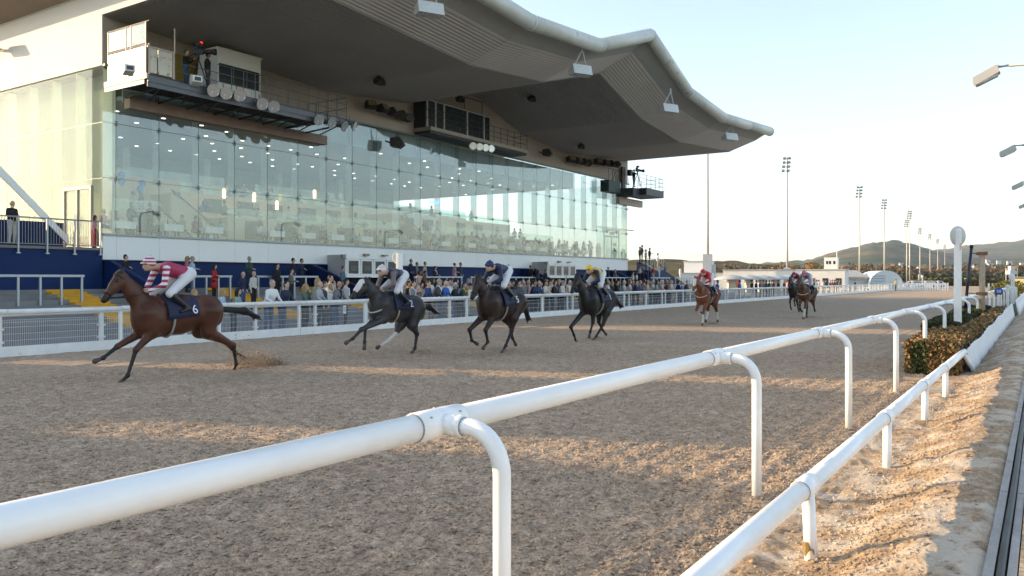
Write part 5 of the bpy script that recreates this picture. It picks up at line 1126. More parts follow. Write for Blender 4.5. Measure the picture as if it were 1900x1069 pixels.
for (px, p, yaw, pose, top, legs, hair, style, lab, kw) in [
  (757, 21.9, 20, 'down', 'black', 'black', 'dark', 'short', 'man in black jacket just right of the near winning post', {}),
  (765, 21.7, 20, 'up', 'grey', 'navy', 'dark', 'short', 'man in grey suit waving one arm high at the rail', dict(shirt='lblue')),
  (787, 21.6, 10, 'rail', 'dblue', 'navy', 'brown', 'short', 'man in bright navy suit at the rail behind the grey horse', dict(shirt='dblue')),
  (794, 22.6, 10, 'down', 'dgrey', 'black', 'brown', 'short', 'man in charcoal in second row behind the navy suit', {}),
  (806, 21.7, 30, 'rail', 'dgrey', 'dgrey', 'cap', 'cap', 'man in flat cap and grey suit at the rail', dict(shirt='white', scale=1.04)),
  (821, 21.6, 10, 'rail', 'blue', 'jeans', 'white', 'bald', 'white haired man in royal blue polo at the rail', dict(scale=1.0)),
  (832, 22.9, 10, 'chin', 'white', 'jeans', 'dark', 'short', 'bearded man in white shirt in second row', dict(scale=1.04)),
  (838, 21.7, 20, 'rail', 'black', 'jeans', 'white', 'short', 'white haired man in black coat at the rail', dict(scale=.96)),
  (851, 21.8, 20, 'lean', 'dgreen', 'black', 'brown', 'short', 'man in dark green coat with yellow collar at the rail', dict(shirt='yellow', scale=.95)),
  (860, 22.6, 10, 'rail', 'brown', 'black', 'bluecap', 'cap', 'person in bright blue cap left of the dark bay horse head', dict(scale=.95)),
  (866, 21.6, 10, 'rail', 'cream', 'cream', 'blackcap', 'hat', 'woman in pale coat and black hat at the rail by the dark bay horse', dict(fem=True, coat=True, scale=.93)),
  (938, 21.7, 20, 'rail', 'black', 'black', 'grey', 'bald', 'balding man in black behind the dark bay horse saddle', dict(scale=.98)),
  (950, 22.3, 20, 'phone', 'black', 'black', 'brown', 'short', 'man with hand at his brow in second row by the dark bay horse', {}),
  (957, 21.6, 0, 'rail', 'dgrey', 'black', 'dark', 'short', 'man in charcoal top over the dark bay horse rump', {}),
  (971, 21.6, 0, 'phone', 'grey', 'jeans', 'grey', 'short', 'person in grey jacket holding a phone to the face at the rail', {}),
  (986, 21.6, 10, 'rail', 'navy', 'black', 'brown', 'short', 'man in navy jacket at the rail right of the phone holder', {}),
  (994, 21.7, 10, 'rail', 'dblue', 'black', 'grey', 'bald', 'balding man in dark blue at the rail, next right', {}),
  (1006, 21.6, 10, 'rail', 'offwhite', 'beige', 'brown', 'short', 'man in white shirt at the rail below the far kiosk', {}),
  (1014, 21.8, 10, 'rail', 'peach', 'black', 'brown', 'short', 'man in beige pink top right of the white shirt below far kiosk', {}),
  (1024, 21.6, 10, 'rail', 'black', 'black', 'dark', 'short', 'man in sunglasses and black jacket at the rail below far kiosk', dict(shirt='grey')),
  (1043, 21.7, 10, 'up', 'offwhite', 'black', 'grey', 'cap', 'person in pale cap with one arm raised left of the black horse', {}),
  (1052, 22.0, 10, 'rail', 'cream', 'black', 'white', 'short', 'white haired person in cream left of the black horse head', {}),
  (1113, 22.0, 20, 'rail', 'maroon', 'black', 'brown', 'short', 'person in maroon just right of the yellow jockey', {}),
  (1123, 21.7, 20, 'rail', 'offwhite', 'black', 'brown', 'bald', 'man in pale top right of the yellow jockey', {}),
  (1140, 21.6, 20, 'rail', 'black', 'black', 'dark', 'short', 'person in black leaning at the rail over the black horse tail', {}),
  (1153, 21.6, 10, 'rail', 'lgrey', 'grey', 'white', 'short', 'white haired person in pale grey at the rail', {}),
  (1164, 22.2, 10, 'rail', 'peach', 'black', 'red', 'short', 'red haired person in second row at the rail', {}),
  (1175, 21.6, 20, 'rail', 'navy', 'black', 'dark', 'short', 'man in dark navy coat at the rail near the end staircase', {}),
  (1183, 22.2, 20, 'rail', 'purple', 'black', 'brown', 'bald', 'balding man in purple top behind the dark navy coat', {}),
  (1197, 21.6, 10, 'rail', 'beige', 'beige', 'cap', 'cap', 'person in beige coat and cap at the rail near the end staircase', dict(coat=True)),
  (1207, 22.0, 10, 'rail', 'cream', 'black', 'white', 'short', 'white haired person in cream beside the beige coat', {}),
  (1214, 21.6, 10, 'rail', 'sage', 'black', 'brown', 'long', 'woman in sage top at the rail near the end staircase', dict(fem=True)),
  (1224, 21.6, 10, 'rail', 'pink', 'black', 'white', 'short', 'white haired woman in pink top at the rail', dict(fem=True)),
  (1233, 22.0, 10, 'rail', 'brown', 'black', 'grey', 'short', 'grey haired man in brown jacket at the rail', {}),
  (1241, 21.6, 10, 'rail', 'peach', 'black', 'white', 'bald', 'white haired man in peach shirt at the rail', {}),
  (1255, 21.6, 30, 'rail', 'navy', 'navy', 'dark', 'short', 'man in navy suit and white shirt at the rail left of the chestnut', dict(shirt='white')),
  (1270, 21.8, 10, 'rail', 'dgrey', 'black', 'grey', 'short', 'person in dark grey just left of the chestnut horse', {})]:
    T(px, p, yaw, pose, top, legs, hair, style, lab, **kw)
# the rows behind the rail crowd
fr2 = random.Random(21); cn = dict(dgrey='charcoal', lgrey='pale grey', lblue='light blue', dblue='bright navy', offwhite='off-white', dgreen='dark green')
fill = list(range(748, 870, 11))+list(range(936, 1060, 11))+list(range(1106, 1275, 10))+[1222, 1246, 590, 612]
for i, px in enumerate(fill):
    top = fr2.choice(['navy', 'white', 'grey', 'dgrey', 'offwhite', 'cream', 'lblue', 'maroon', 'beige', 'blue', 'lgrey', 'peach', 'sage', 'white', 'pink'])
    hr = fr2.choice(['dark', 'brown', 'grey', 'dark', 'brown', 'blonde']); fem = fr2.random() < .35
    at(px+fr2.uniform(-3, 3), 22.7+fr2.uniform(-.3, 1.3), .0, fr2.uniform(-10, 45), pose=fr2.choice(['down', 'hold', 'pocket', 'cross', 'down', 'phone']), top=top, legs=fr2.choice(['black', 'navy', 'jeans']), hair=hr, style='long' if fem else 'short', fem=fem, scale=fr2.uniform(.93, 1.08), label='%s haired spectator in %s, %s of those standing behind the rail row' % (hr, cn.get(top, top), ordn(i+1)), group='spectators behind the rail row')
# end staircase
G_E = 'people on the end staircase'
for (px, py, p, top, legs, hair, style, lab, kw) in [(1187, 458, 34.6, 'dgreen', 'black', 'dark', 'short', 'man in dark green on the end landing, leftmost of the group', {}), (1191, 455, 35.4, 'navy', 'black', 'dark', 'short', 'tall man in navy on the end landing', {}), (1198, 463, 34.8, 'lblue', 'black', 'brown', 'short', 'person in light blue on the end landing', dict(scale=.95)), (1205, 460, 34.5, 'navy', 'navy', 'grey', 'short', 'man in dark blue leaning on the end landing railing', {}), (1220, 470, 36.2, 'white', 'cream', 'dark', 'short', 'man in white top at the head of the end staircase', {}), (1226, 484, 35.2, 'navy', 'black', 'dark', 'short', 'man in dark jacket on the upper end stairs', {}), (1233, 488, 34.8, 'blue', 'navy', 'brown', 'short', 'man in royal blue jacket on the end stairs', {}), (1223, 488, 33.6, 'offwhite', 'white', 'blonde', 'long', 'blonde woman in pale clothes on the lower end stairs', dict(fem=True)), (1262, 495, 35.0, 'white', 'white', 'brown', 'short', 'man in white shirt low on the end staircase by the parapet', {}), (1212, 493, 33.2, 'red', 'cream', 'brown', 'short', 'person in red patterned top below the end landing', {}), (1206, 497, 33.0, 'black', 'black', 'dark', 'short', 'person in black below the end landing', {}), (1187, 493, 33.2, 'offwhite', 'black', 'dark', 'short', 'person in pale shirt below the end landing railing', {}), (1193, 495, 33.0, 'black', 'black', 'grey', 'bald', 'balding man in black below the end landing railing', {})]:
    s, z = PL(px, py, p); person(s, p, z-1.76*kw.get('scale', 1), FACE+R(25), 'hold' if px % 2 else 'down', top, legs, hair, style, lab, G_E, **kw)
ordn = lambda k: str(k)+('th' if 10 < k % 100 < 14 else {1: 'st', 2: 'nd', 3: 'rd'}.get(k % 10, 'th'))
for i, (px, p, top, legs, hair) in enumerate([(1318, 23, 'dgrey', 'black', 'dark'), (1322, 24, 'navy', 'black', 'brown'), (1331, 22, 'blue', 'navy', 'dark'), (1372, 22, (.03, .16, .42), 'navy', 'brown'), (1395, 23, 'black', 'black', 'dark'), (1403, 22.4, 'navy', 'black', 'dark'), (1410, 23, 'purple', 'black', 'brown'), (1416, 23.6, 'grey', 'black', 'brown'), (1422, 22.4, 'dgrey', 'black', 'dark'), (1427, 23, 'black', 'black', 'dark'), (1431, 24, 'teal', 'black', 'brown'), (1435, 23, 'red', 'black', 'brown'), (1444, 22.5, 'navy', 'black', 'dark'), (1455, 22.4, 'black', 'black', 'grey'), (1461, 23, 'pink', 'black', 'red'), (1510, 22.5, 'navy', 'black', 'dark'), (1515, 22.5, 'teal', 'black', 'brown'), (1519, 23.5, 'pink', 'black', 'brown'), (1527, 22.4, 'lgrey', 'black', 'brown'), (1531, 23, 'navy', 'black', 'dark'), (1540, 22.6, 'dgrey', 'black', 'grey'), (1544, 23, 'maroon', 'black', 'dark'), (1548, 22.6, 'black', 'black', 'dark'), (1552, 23.2, 'navy', 'black', 'brown'), (1557, 22.6, 'brown', 'black', 'red'), (1586, 22.6, 'black', 'black', 'brown')]):
    nm = top if isinstance(top, str) else 'bright blue'
    nm = dict(dgrey='charcoal', lgrey='pale grey', dgreen='dark green').get(nm, nm)
    at(px, p, .0, 20, pose='down', top=top, legs=legs, hair=hair, style='short', h=.03, label='small distant person in %s, %s along the far rail from the chestnut horse' % (nm, ordn(i+1)), group='distant spectators by the low buildings')
s_, p_ = GR(1654, 540); person(s_, 19.4, .03, FACE, 'down', 'yellow', 'black', 'dark', 'cap', 'course steward in yellow and white jacket standing inside the far rail', None, shirt='white')
person(PL(22, 420, 36.35)[0], 36.35, 3.27, FACE+R(15), 'hold', 'black', 'offwhite', 'grey', 'bald', 'man in black jumper and pale trousers on the blue landing at the left edge', None, scale=1.06)
person(PL(178, 430, 36.5)[0]-.1, 36.45, 3.27, FACE+R(40), 'down', 'pink', 'red', 'brown', 'long', 'woman in pink and red half hidden behind the landing balustrade', None, fem=True, scale=.85)
# camera crew
person(PL(345, 110, 33.6)[0], 33.6, 10.8, FACE+R(35), 'cam', 'black', 'jeans', 'dark', 'short', 'cameraman in black bending to a television camera on the left gantry', None, scale=1.0)
person(PL(390, 120, 33.0)[0], 33.2, 10.8, FACE+R(40), 'down', 'black', 'dgrey', 'dark', 'short', 'bearded man in black standing beside the cabin on the left gantry', None)
person(PL(1176, 320, 34.2)[0], 34.2, 11.0, FACE+R(60), 'cam', 'black', 'lgrey', 'dark', 'short', 'cameraman in black on the end camera platform', None)
def tv_camera(px, py, p, yaw, label, sc=1.):
    s, z = PL(px, py, p); t = thing('television_camera', label, 'television camera', s, p, z, yaw); t.scale = (sc,)*3
    mb = MB(); mb.box((0, 0, 0), (.42, .17, .24)); mb.box((-.1, 0, .17), (.2, .14, .1)); mb.build('camera_body', M('camera_black', (.015, .015, .017), .35), t, bevel=.015)
    mb = MB(); mb.lathe([(.09, .2), (.1, .3), (.1, .62), (.13, .64), (.14, .78), (.12, .78)], 14, ax='x'); mb.build('lens', M('lens_black', (.02, .02, .022), .25), t, True)
    mb = MB(); mb.box((.02, .0, .32), (.22, .2, .14)); mb.bar((0, 0, .12), (0, 0, .28), .02); mb.build('viewfinder', M('camera_black', (.02,)*3), t)
    mb = MB(); mb.box((.1, .09, .43), (.1, .05, .08)); mb.build('tally_lamp', M('tally', (.7, .02, .02), emit=1.2, var=0), t)
    mb = MB(); mb.bar((0, 0, -.12), (0, 0, -.35), .06)
    for a in (0, 2.1, 4.2): mb.bar((0, 0, -.3), (.45*math.cos(a), .45*math.sin(a), -(z-({True: 10.8, False: 11.0}[px < 700]))/sc), .025)
    mb.bar((-.2, .12, -.05), (-.6, .2, -.3), .015); mb.build('tripod', black, t)
tv_camera(368, 96, 33.2, FACE+R(40), 'black television camera with red tally lamp on a tripod on the left gantry', 1.05)
tv_camera(1183, 316, 33.9, FACE+R(70), 'black television camera on a tripod on the end camera platform', 1.1)
# diners behind the glass
G_D = 'diners behind the grandstand glass'
tb = MB(); tb.bb(-.5, .5, -.5, .5, .70, .75); tb_me = tb.mesh('table_top', wood)
tc = MB(); tc.bb(-.53, .53, -.53, .53, .752, .76); 
for (a, b, c, d) in ((-.535, -.53, -.53, .53), (.53, .535, -.53, .53)): tc.bb(a, b, c, d, .42, .76)
tc.bb(-.53, .53, -.535, -.53, .42, .76); tc.bb(-.53, .53, .53, .535, .42, .76); tc_me = tc.mesh('cloth', linen)
tl = MB(); tl.lathe([(.25, 0), (.22, .03), (.04, .05), (.04, .7)], 10); tl_me = tl.mesh('pedestal', steel_dk)
gw = MB(); gw.lathe([(.04, 0), (.008, .01), (.008, .09), (.042, .15), (.036, .22)], 8); gw_me = gw.mesh('wine_glass', glass('table_glass', (.85, .9, .9), 2, .1), True)
bt = MB(); bt.lathe([(.042, 0), (.044, .2), (.018, .27), (.016, .34)], 9); bt_me = bt.mesh('wine_bottle', M('bottle_green', (.02, .05, .03), .15), True)
ordn = lambda k: str(k)+('th' if 10 < k % 100 < 14 else {1: 'st', 2: 'nd', 3: 'rd'}.get(k % 10, 'th'))
tops = ['offwhite', 'white', 'black', 'lgrey', 'navy', 'pink', 'lblue', 'dgrey', 'cream', 'sage', 'teal', 'maroon', 'grey']
nmz = dict(offwhite='off-white', lgrey='pale grey', lblue='light blue', dgrey='charcoal')
dx = [1.6, 4.2, 6.6, 10.8, 13.2, 15.6, 18.2, 20.8, 23.2, 26.6, 29.8, 32.6, 35.2, 37.8, 40.4, 43.2, 46.0, 48.2]
for i, x in enumerate(dx):
    t = thing('dining_table', 'white clothed dining table at the window, %s from the left end' % ordn(i+1), 'table', x, 37.3, 3.85, 0, 'dining tables along the glass')
    for nm, me in (('table_top', tb_me), ('cloth', tc_me), ('pedestal', tl_me)): link(nm, me, t)
    for k, (me, nm) in enumerate(((gw_me, 'wine_glass'), (gw_me, 'wine_glass'), (bt_me, 'wine_bottle'))):
        o = link(nm, me); place(o, x+rr.uniform(-.35, .35), 37.3+rr.uniform(-.35, .35), 3.85+.762); tag(o, ('stemmed wine glass, %s on the %s window table' % (('nearer', 'farther')[k], ordn(i+1))) if k < 2 else 'green wine bottle on the %s window table' % ordn(i+1), nm.replace('_', ' '), 'glassware on the window tables')
    for k in range(3 if i < 9 else 4):
        a = [math.pi, 0, math.pi/2, math.pi*.8][k]; ox, oy = [(.85, 0), (-.85, .0), (0, -.0), (.75, .75)][k]
        if k == 2: ox, oy, a = .1, .95, -math.pi/2
        top = tops[(i*3+k*5) % 13]; fem = (i+k) % 2 == 0; hr = ['brown', 'dark', 'blonde', 'grey'][(i+2*k) % 4]
        person(x+ox, 37.3+oy, 3.83, a+rr.uniform(-.3, .3), 'sit', top, 'black', hr, 'long' if fem else 'short', '%s haired diner in %s, %s the %s window table from left' % (hr, nmz.get(top, top), ['right of', 'left of', 'behind', 'behind right of'][k], ordn(i+1)), G_D, fem=fem, h=.03)
for (x, q, z, pose, top, legs, hair, lab, kw) in [(3.0, 37.0, 3.85, 'hold', 'black', 'black', 'dark', 'waiter in black waistcoat and white sleeves standing by the second window table', {}), (2.4, 37.6, 3.85, 'down', 'dgrey', 'black', 'dark', 'dark clothed person standing behind the waiter at the window', {}), (25.2, 38.2, 3.85, 'down', 'dgrey', 'black', 'dark', 'dark clothed person standing by the brown stair inside, left of a pair', {}), (26.0, 37.2, 3.85, 'hold', 'white', 'black', 'dark', 'man in white shirt standing at the glass under the lit sign', {}), (49.8, 37.2, 3.85, 'down', 'lblue', 'black', 'dark', 'man in pale blue shirt standing left of the entrance lobby door', {})]:
    person(x, q, z, FACE+.3, pose, top, legs, hair, 'short', lab, G_D, h=.03)
for i, x in enumerate(np.arange(30.2, 55, .78)):
    top = ['pink', 'dgrey', 'peach', 'white', 'navy', 'maroon', 'lblue', 'offwhite', 'grey', 'black', 'dpink', 'cream', 'purple'][i % 13]; hr = ['brown', 'dark', 'blonde', 'grey'][(i*3) % 4]; fem = i % 2 == 0
    person(x+rr.uniform(-.2, .2), 38.5+rr.uniform(-.3, .9), 3.85, FACE+rr.uniform(-.7, .7), rr.choice(['down', 'hold', 'cross', 'pocket']), top, 'black', hr, 'long' if fem else 'short', '%s haired guest in %s standing behind the window tables, %s from the left' % (hr, cn.get(top, top).replace('dpink', 'deep pink'), ordn(i+1)), 'guests standing behind the glass', fem=fem, h=.03, scale=rr.uniform(.92, 1.03))
for row, (z, q) in enumerate(((5.45, 40.8), (7.0, 43.6))):
    for i, x in enumerate([1.9, 2.8, 4.4, 5.0, 10.2, 11.4, 12.6, 14.0, 15.1, 16.2, 18.5, 19.6, 21.2, 22.4, 29.0, 30.6, 33.2, 36.8, 39.0, 42.0, 42.8]):
        if row and (i % 3 == 2 or x > 40): continue
        top = tops[(i*4+row*3) % 13]; hr = ['dark', 'brown', 'grey', 'blonde'][(i+row) % 4]
        person(x, q, z-.25, (math.pi if i % 2 else 0)+rr.uniform(-.4, .4), 'sit', top, 'black', hr, 'long' if i % 3 == 0 else 'short', '%s haired diner in %s, %s tier behind the glass, %s from left' % (hr, nmz.get(top, top), ('first', 'second')[row], ordn(i+1)), G_D, fem=i % 3 == 0, h=.03)
bal_m = M('balloon_blue', (.02, .22, .62), .25, var=.03); bal_d = M('balloon_navy', (.03, .08, .2), .3, var=.03)
for (px, py, q, mt, lab) in ((226, 326, 37.5, bal_m, 'upper blue balloon of the left pair behind the glass'), (225, 338, 37.5, bal_m, 'lower blue balloon of the left pair behind the glass'), (264, 341, 37.5, bal_m, 'upper blue balloon of the right pair behind the glass'), (260, 352, 37.5, bal_m, 'lower blue balloon of the right pair behind the glass'), (380, 379, 37.8, bal_d, 'dark blue balloon, top of the cluster over a window table'), (374, 388, 37.8, bal_d, 'dark blue balloon, left of the cluster over a window table'), (386, 388, 37.8, bal_d, 'dark blue balloon, right of the cluster over a window table'), (713, 412, 37.8, M('balloon_gold', (.6, .38, .04), .3, metal=.3, var=0), 'gold balloon, left of two behind the glass above the near kiosk'), (746, 416, 37.8, M('balloon_gold', (.6, .38, .04)), 'gold balloon, right of two behind the glass above the near kiosk')):
    s, z = PL(px, py, q); b = MB(); b.lathe([(.01, -.2), (.09, -.14), (.15, -.03), (.165, .06), (.14, .15), (.08, .2), (0, .215)], 16); b.lathe([(.03, -.225), (.008, -.2)], 8); o = b.build('balloon', mt, None, True); place(o, s, q, z); tag(o, lab, 'balloon', 'balloons behind the glass')
# ------------------------------------------------------------------ race horses and jockeys
def horse(name_label, p, K, coat, points, white_bits, jock, number, h=.02, breast=None, face_white=0):
    """K: photo keypoints of outline and joints; the horse gallops towards -s."""
    Q = {k: PL(v[0], v[1], p) for k, v in K.items() if isinstance(v, tuple)}
    sw = Q['withers'][0]
    q = {k: np.array([-(s-sw), z]) for k, (s, z) in Q.items()}
    def P3(a, y=0.): return (a[0], y, a[1])
    if 'free' in K: q = K['free']
    Wt, Cr, G, Ch, Poll, Muz = q['withers'], q['croup'], q['girth'], q['chest'], q['poll'], q['muzzle']
    root = thing('race_horse', name_label, 'horse', sw, p, 0, math.pi, 'galloping race horses')
    b = Body()
    r = (Wt[1]-G[1])/2*.97; A = np.array([Wt[0]+.02, (Wt[1]+G[1])/2]); r = min(max(r, .33), .40)
    sy = .74
    H = np.array([Cr[0]-.02, Cr[1]-.30]); Bm = (A+H)/2+np.array([0, .015])
    b.cap(P3(A), P3(Bm), r, r*.95, 0, .08, sy); b.cap(P3(Bm), P3(H+[.1, .03]), r*.95, .30, 0, .08, .80)
    b.ell(P3(H+[-.05, .02]), (.33, .27, .31), 0, .08); b.ell(P3(A+[.16, .0]), (.25, .25, .33), 0, .08)
    b.cap(P3(Wt+[.1, -.14]), P3(Wt+[-.22, -.13]), .11, .10, 0, .1)
    for s in (1, -1):                                                              # shoulder, arm and haunch muscle
        b.ell((A[0]+.17, s*.175, A[1]+.04), (.11, .075, .27), 0, .025, np.array([[math.cos(.45), 0, -math.sin(.45)], [0, 1, 0], [math.sin(.45), 0, math.cos(.45)]]))
        b.ell((A[0]+.03, s*.185, A[1]-.13), (.15, .07, .11), 0, .025)
        b.ell((H[0]+.08, s*.165, H[1]-.03), (.19, .095, .25), 0, .03); b.ell((H[0]-.17, s*.13, H[1]-.06), (.13, .09, .22), 0, .03)
        b.cap((A[0]-.1, s*.12, Wt[1]-.10), (H[0]+.1, s*.11, Cr[1]-.09), .07, .07, 0, .04)
    # neck and head
    nb = A+(Ch-A)*.35+np.array([0, .14]); pc = Poll+np.array([-.06, -.09]); mid = nb*.5+pc*.5+np.array([0, .01])
    b.cap(P3(nb), P3(mid), .235, .155, 0, .09, .60); b.cap(P3(mid), P3(pc), .155, .112, 0, .06, .62)
    hd = Muz-Poll; hl = np.linalg.norm(hd); u = hd/hl; nrm = np.array([u[1], -u[0]]);
    if nrm[0] > 0: nrm = -nrm
    hl = min(max(hl, .52), .62); he = Poll+u*hl
    c0 = Poll+u*.06+nrm*.075; c1 = Poll+u*.26+nrm*.085; c2 = he-u*.10+nrm*.055
    b.cap(P3(c0), P3(c1), .100, .098, 0, .04, .72); b.cap(P3(c1), P3(c2), .092, .062, 0, .05, .74)
    b.cap(P3(c2), P3(he-u*.05+nrm*.05), .062, .058, 1, .03, .9)
    b.ell(P3(Poll+u*.17+nrm*.135), (.10, .065, .09), 0, .05)                        # cheek
    for s in (1, -1):
        b.ell((*(Poll+u*.17+nrm*.035),)[:1]+(s*.075,)+(float((Poll+u*.17+nrm*.035)[1]),), (.03, .018, .024), 4, .012)
        b.ell((float((he-u*.03+nrm*.04)[0]), s*.042, float((he-u*.03+nrm*.04)[1])), (.022, .012, .018), 4, .01)
        e0 = Poll+nrm*.03; e1 = Poll+nrm*.06-u*.14; b.cap((e0[0], s*.05, e0[1]), (e1[0], s*.065, e1[1]), .032, .012, 1 if points is not None else 0, .015)
    if face_white:
        b.cap(P3(Poll+u*.12-nrm*.008), P3(Poll+u*.40+nrm*.005), .035*face_white, .03*face_white, 3, .03)
    # legs
    def leg(pts, rad, y0, y1, white, front):
        pts = [np.array(a) for a in pts]; k = len(pts)
        for i in range(k-1):
            ya = y0+(y1-y0)*i/(k-1); yb = y0+(y1-y0)*(i+1)/(k-1)
            m = 0 if i < (2 if points is not None and front else 2) else (3 if white and i >= k-3 else 1)
            b.cap((pts[i][0], ya, pts[i][1]), (pts[i+1][0], yb, pts[i+1][1]), rad[i][0], rad[i][1], m, .035 if i > 1 else .07)
            if i >= 2: b.ell((pts[i][0], ya, pts[i][1]), (rad[i][0]*1.18,)*3, m, .03)
        d = pts[-1]-pts[-2]; d /= max(np.linalg.norm(d), 1e-6)
        b.cap((pts[-1][0]-d[0]*.02, y1, pts[-1][1]-d[1]*.02), (pts[-1][0]+d[0]*.05, y1, pts[-1][1]+d[1]*.05), .038, .052, 2, .012)
    FR = [(.15, .10), (.092, .052), (.043, .030), (.033, .030)]; HR = [(.22, .125), (.120, .052), (.046, .032), (.034, .031)]
    for i, nm in enumerate(('fa', 'fb')):
        if nm+'_knee' not in q: continue
        s = K.get('side_'+nm, 1 if i == 0 else -1); kn = q[nm+'_knee']; S = A+[.20, .10]; E = A+[.06, -.20]+np.clip((kn-A)*.12, -.1, .1)
        leg([S, E, kn, q[nm+'_fet'], q[nm+'_hoof']], FR, .15*s, .10*s, nm in white_bits, True)
    for i, nm in enumerate(('ha', 'hb')):
        if nm+'_hock' not in q: continue
        s = K.get('side_'+nm, 1 if i == 0 else -1); hk = q[nm+'_hock']; St = H+[.18, -.25]+np.clip((hk-H)*.25, -.14, .14)
        leg([H+[0, .02], St, hk, q[nm+'_fet'], q[nm+'_hoof']], HR, .15*s, .11*s, nm in white_bits, False)
    pts_c = points if points is not None else coat
    mats = [M('coat_%s' % name_label[:20], coat, .45, var=.35, vs=3.2, spec=.35, bump=.25, bs=7), M('points_%s' % name_label[:20], pts_c, .5, var=.2, vs=6), M('hoof', (.06, .05, .045), .5, var=.2), M('sock_white', (.60, .57, .53), .7, var=.08), M('horse_eye', (.006, .005, .005), .15, var=0)]
    link('body', b.mesh('body', mats, h), root)
    hair_m = M('mane_%s' % name_label[:20], tuple(c*.5 for c in pts_c), .6, var=.3, vs=14, bump=.6, bs=60)
    # mane locks blown back and tail streaming behind
    mb = Body(); n = 7
    for i in range(n):
        f = i/(n-1); a = Poll*(1-f)+(Wt+[.05, .0])*f; a = a+np.array([0, .03*math.sin(f*math.pi)])-(0 if i else .01); d = np.array([-.10, .05*math.sin(i*1.7)])
        mb.cap((a[0], 0, a[1]), (a[0]+d[0], .02*math.sin(i*2.3), a[1]+d[1]-.03), .035, .014, 0, .03, .7)
    link('mane', mb.mesh('mane', [hair_m], .016), root)
    T0, T1 = q['tail'], q['tail_end']; mb = Body(); tm = T0*.45+T1*.55+np.array([0, .05]); T0 = T0+np.array([.06, -.02])
    mb.cap(P3(T0), P3(tm), .055, .075, 0, .04, .8); mb.cap(P3(tm), P3(T1), .075, .028, 0, .04, .7)
    for i in range(7):
        a = tm+(T1-tm)*rnd.uniform(-.2, .4); e = T1+np.array([rnd.uniform(-.12, .06), rnd.uniform(-.10, .06)]); mb.cap((a[0], rnd.uniform(-.05, .05), a[1]), (e[0], rnd.uniform(-.09, .09), e[1]), .035, .01, 0, .02)
    link('tail', mb.mesh('tail', [hair_m], .018), root)
    # saddle cloth over the back, number on it, girth and stirrup iron
    sd = A*1.0; x0, x1 = Wt[0]-.76, Wt[0]-.08; V = []; nu, na = 8, 15
    for i in range(nu+1):
        x = x0+(x1-x0)*i/nu; f = min(max((A[0]-x)/(A[0]-H[0]), 0), 1); c = A*(1-f)+H*f; rz = r*(1-f)+.31*f; ry = rz*.80
        for j in range(na+1):
            t = R(-96+192*j/na); V.append((x, (ry+.022)*math.sin(t), c[1]+(rz+.03)*math.cos(t)))
    ii = np.arange((nu+1)*(na+1)).reshape(nu+1, na+1); F = np.stack([ii[:-1,:-1], ii[1:,:-1], ii[1:,1:], ii[:-1,1:]], -1).reshape(-1, 4)
    cl = link('saddle_cloth', mesh_np('saddle_cloth', V, F, M('cloth_navy', (.014, .02, .055), .7, var=.12)), root); sm = cl.modifiers.new('t', 'SOLIDIFY'); sm.thickness = .014; sm.offset = 1
    if number:
        o = link('number', text_mesh(number, .25, M('number_white', (.72, .72, .74), .6, var=0), .004), cl); f = .42; c = A*(1-f)+H*f
        o.matrix_local = Matrix.Translation((Wt[0]-.63, r*.80+.028, c[1]+.11)) @ Matrix.Rotation(R(180), 4, 'Z') @ Matrix.Rotation(R(70), 4, 'X')
    sb = MB(); 
    for s in (1, -1): sb.slab([(Wt[0]-.16, s*(.10), Wt[1]+.03), (Wt[0]-.40, s*.10, Wt[1]+.015), (Wt[0]-.42, s*.285, Wt[1]-.30), (Wt[0]-.20, s*.285, Wt[1]-.30)], (0, s*.022, 0))
    sb.box((Wt[0]-.28, 0, Wt[1]+.035), (.34, .2, .05)); sb.build('saddle', M('saddle_black', (.015, .013, .012), .4), root)
    gb = MB(); c = A*.8+H*.2; gb.tube([(Wt[0]-.22, (r*.77+.01)*math.sin(t), c[1]+(r+.008)*math.cos(t)) for t in [R(75+210*i/16) for i in range(17)]], .022, 6); gb.build('girth', M('girth', (.32, .30, .26), .7), root)
    # bridle and reins
    br = MB(); bl = M('bridle', (.02, .015, .012), .4)
    def ring(c, ry, rz, ax):
        pp = []
        for i in range(13):
            t = i*math.pi/6; a = c+ax*math.cos(t)*rz; pp.append((a[0], ry*math.sin(t), a[1]))
        br.tube(pp, .011, 5, caps=False)
    ring(he-u*.17+nrm*.055, .064, .084, nrm); ring(c0+u*.02, .080, .112, nrm)
    hands = np.array([Wt[0]+.16, Wt[1]+.10]); mo = he-u*.10+nrm*.08
    for s in (1, -1):
        a0, a1 = c0+u*.0, he-u*.13+nrm*.09; br.tube([(a0[0], s*.077, a0[1]), (a1[0], s*.062, a1[1])], .010, 5)
        md = (mo+hands)/2-[0, .03]; br.tube([(mo[0], s*.06, mo[1]), (md[0], s*.13, md[1]), (hands[0], s*.07, hands[1])], .009, 5)
    br.build('bridle', bl, root)
    if breast:
        bm = MB(); bm.tube([(A[0]+.10+.345*math.cos(t), (r*.74+.02)*math.sin(t), Wt[1]-.24-.20*math.cos(t)) for t in [R(-88+176*i/14) for i in range(15)]], .018, 6); bm.build('breast_strap', M('strap_%s' % breast[0], breast[1], .7), root)
    # ---- jockey crouched over the withers
    J = Body(); y = .0; w0, wz = Wt
    hip = np.array([w0-.60, wz+.44]); shd = np.array([w0-.10, wz+.50]); hdp = np.array([w0+.11, wz+.54])
    if 'cap' in q: hdp = q['cap']+np.array([-.0, -.02]); shd = np.array([hdp[0]-.24, hdp[1]-.05]); 
    if 'hip' in q: hip = q['hip']
    # slots: 0 skin 1 body 2 sleeves 3 breeches 4 boots 5 goggles/black 6 alt
    ch = shd*.75+hip*.25
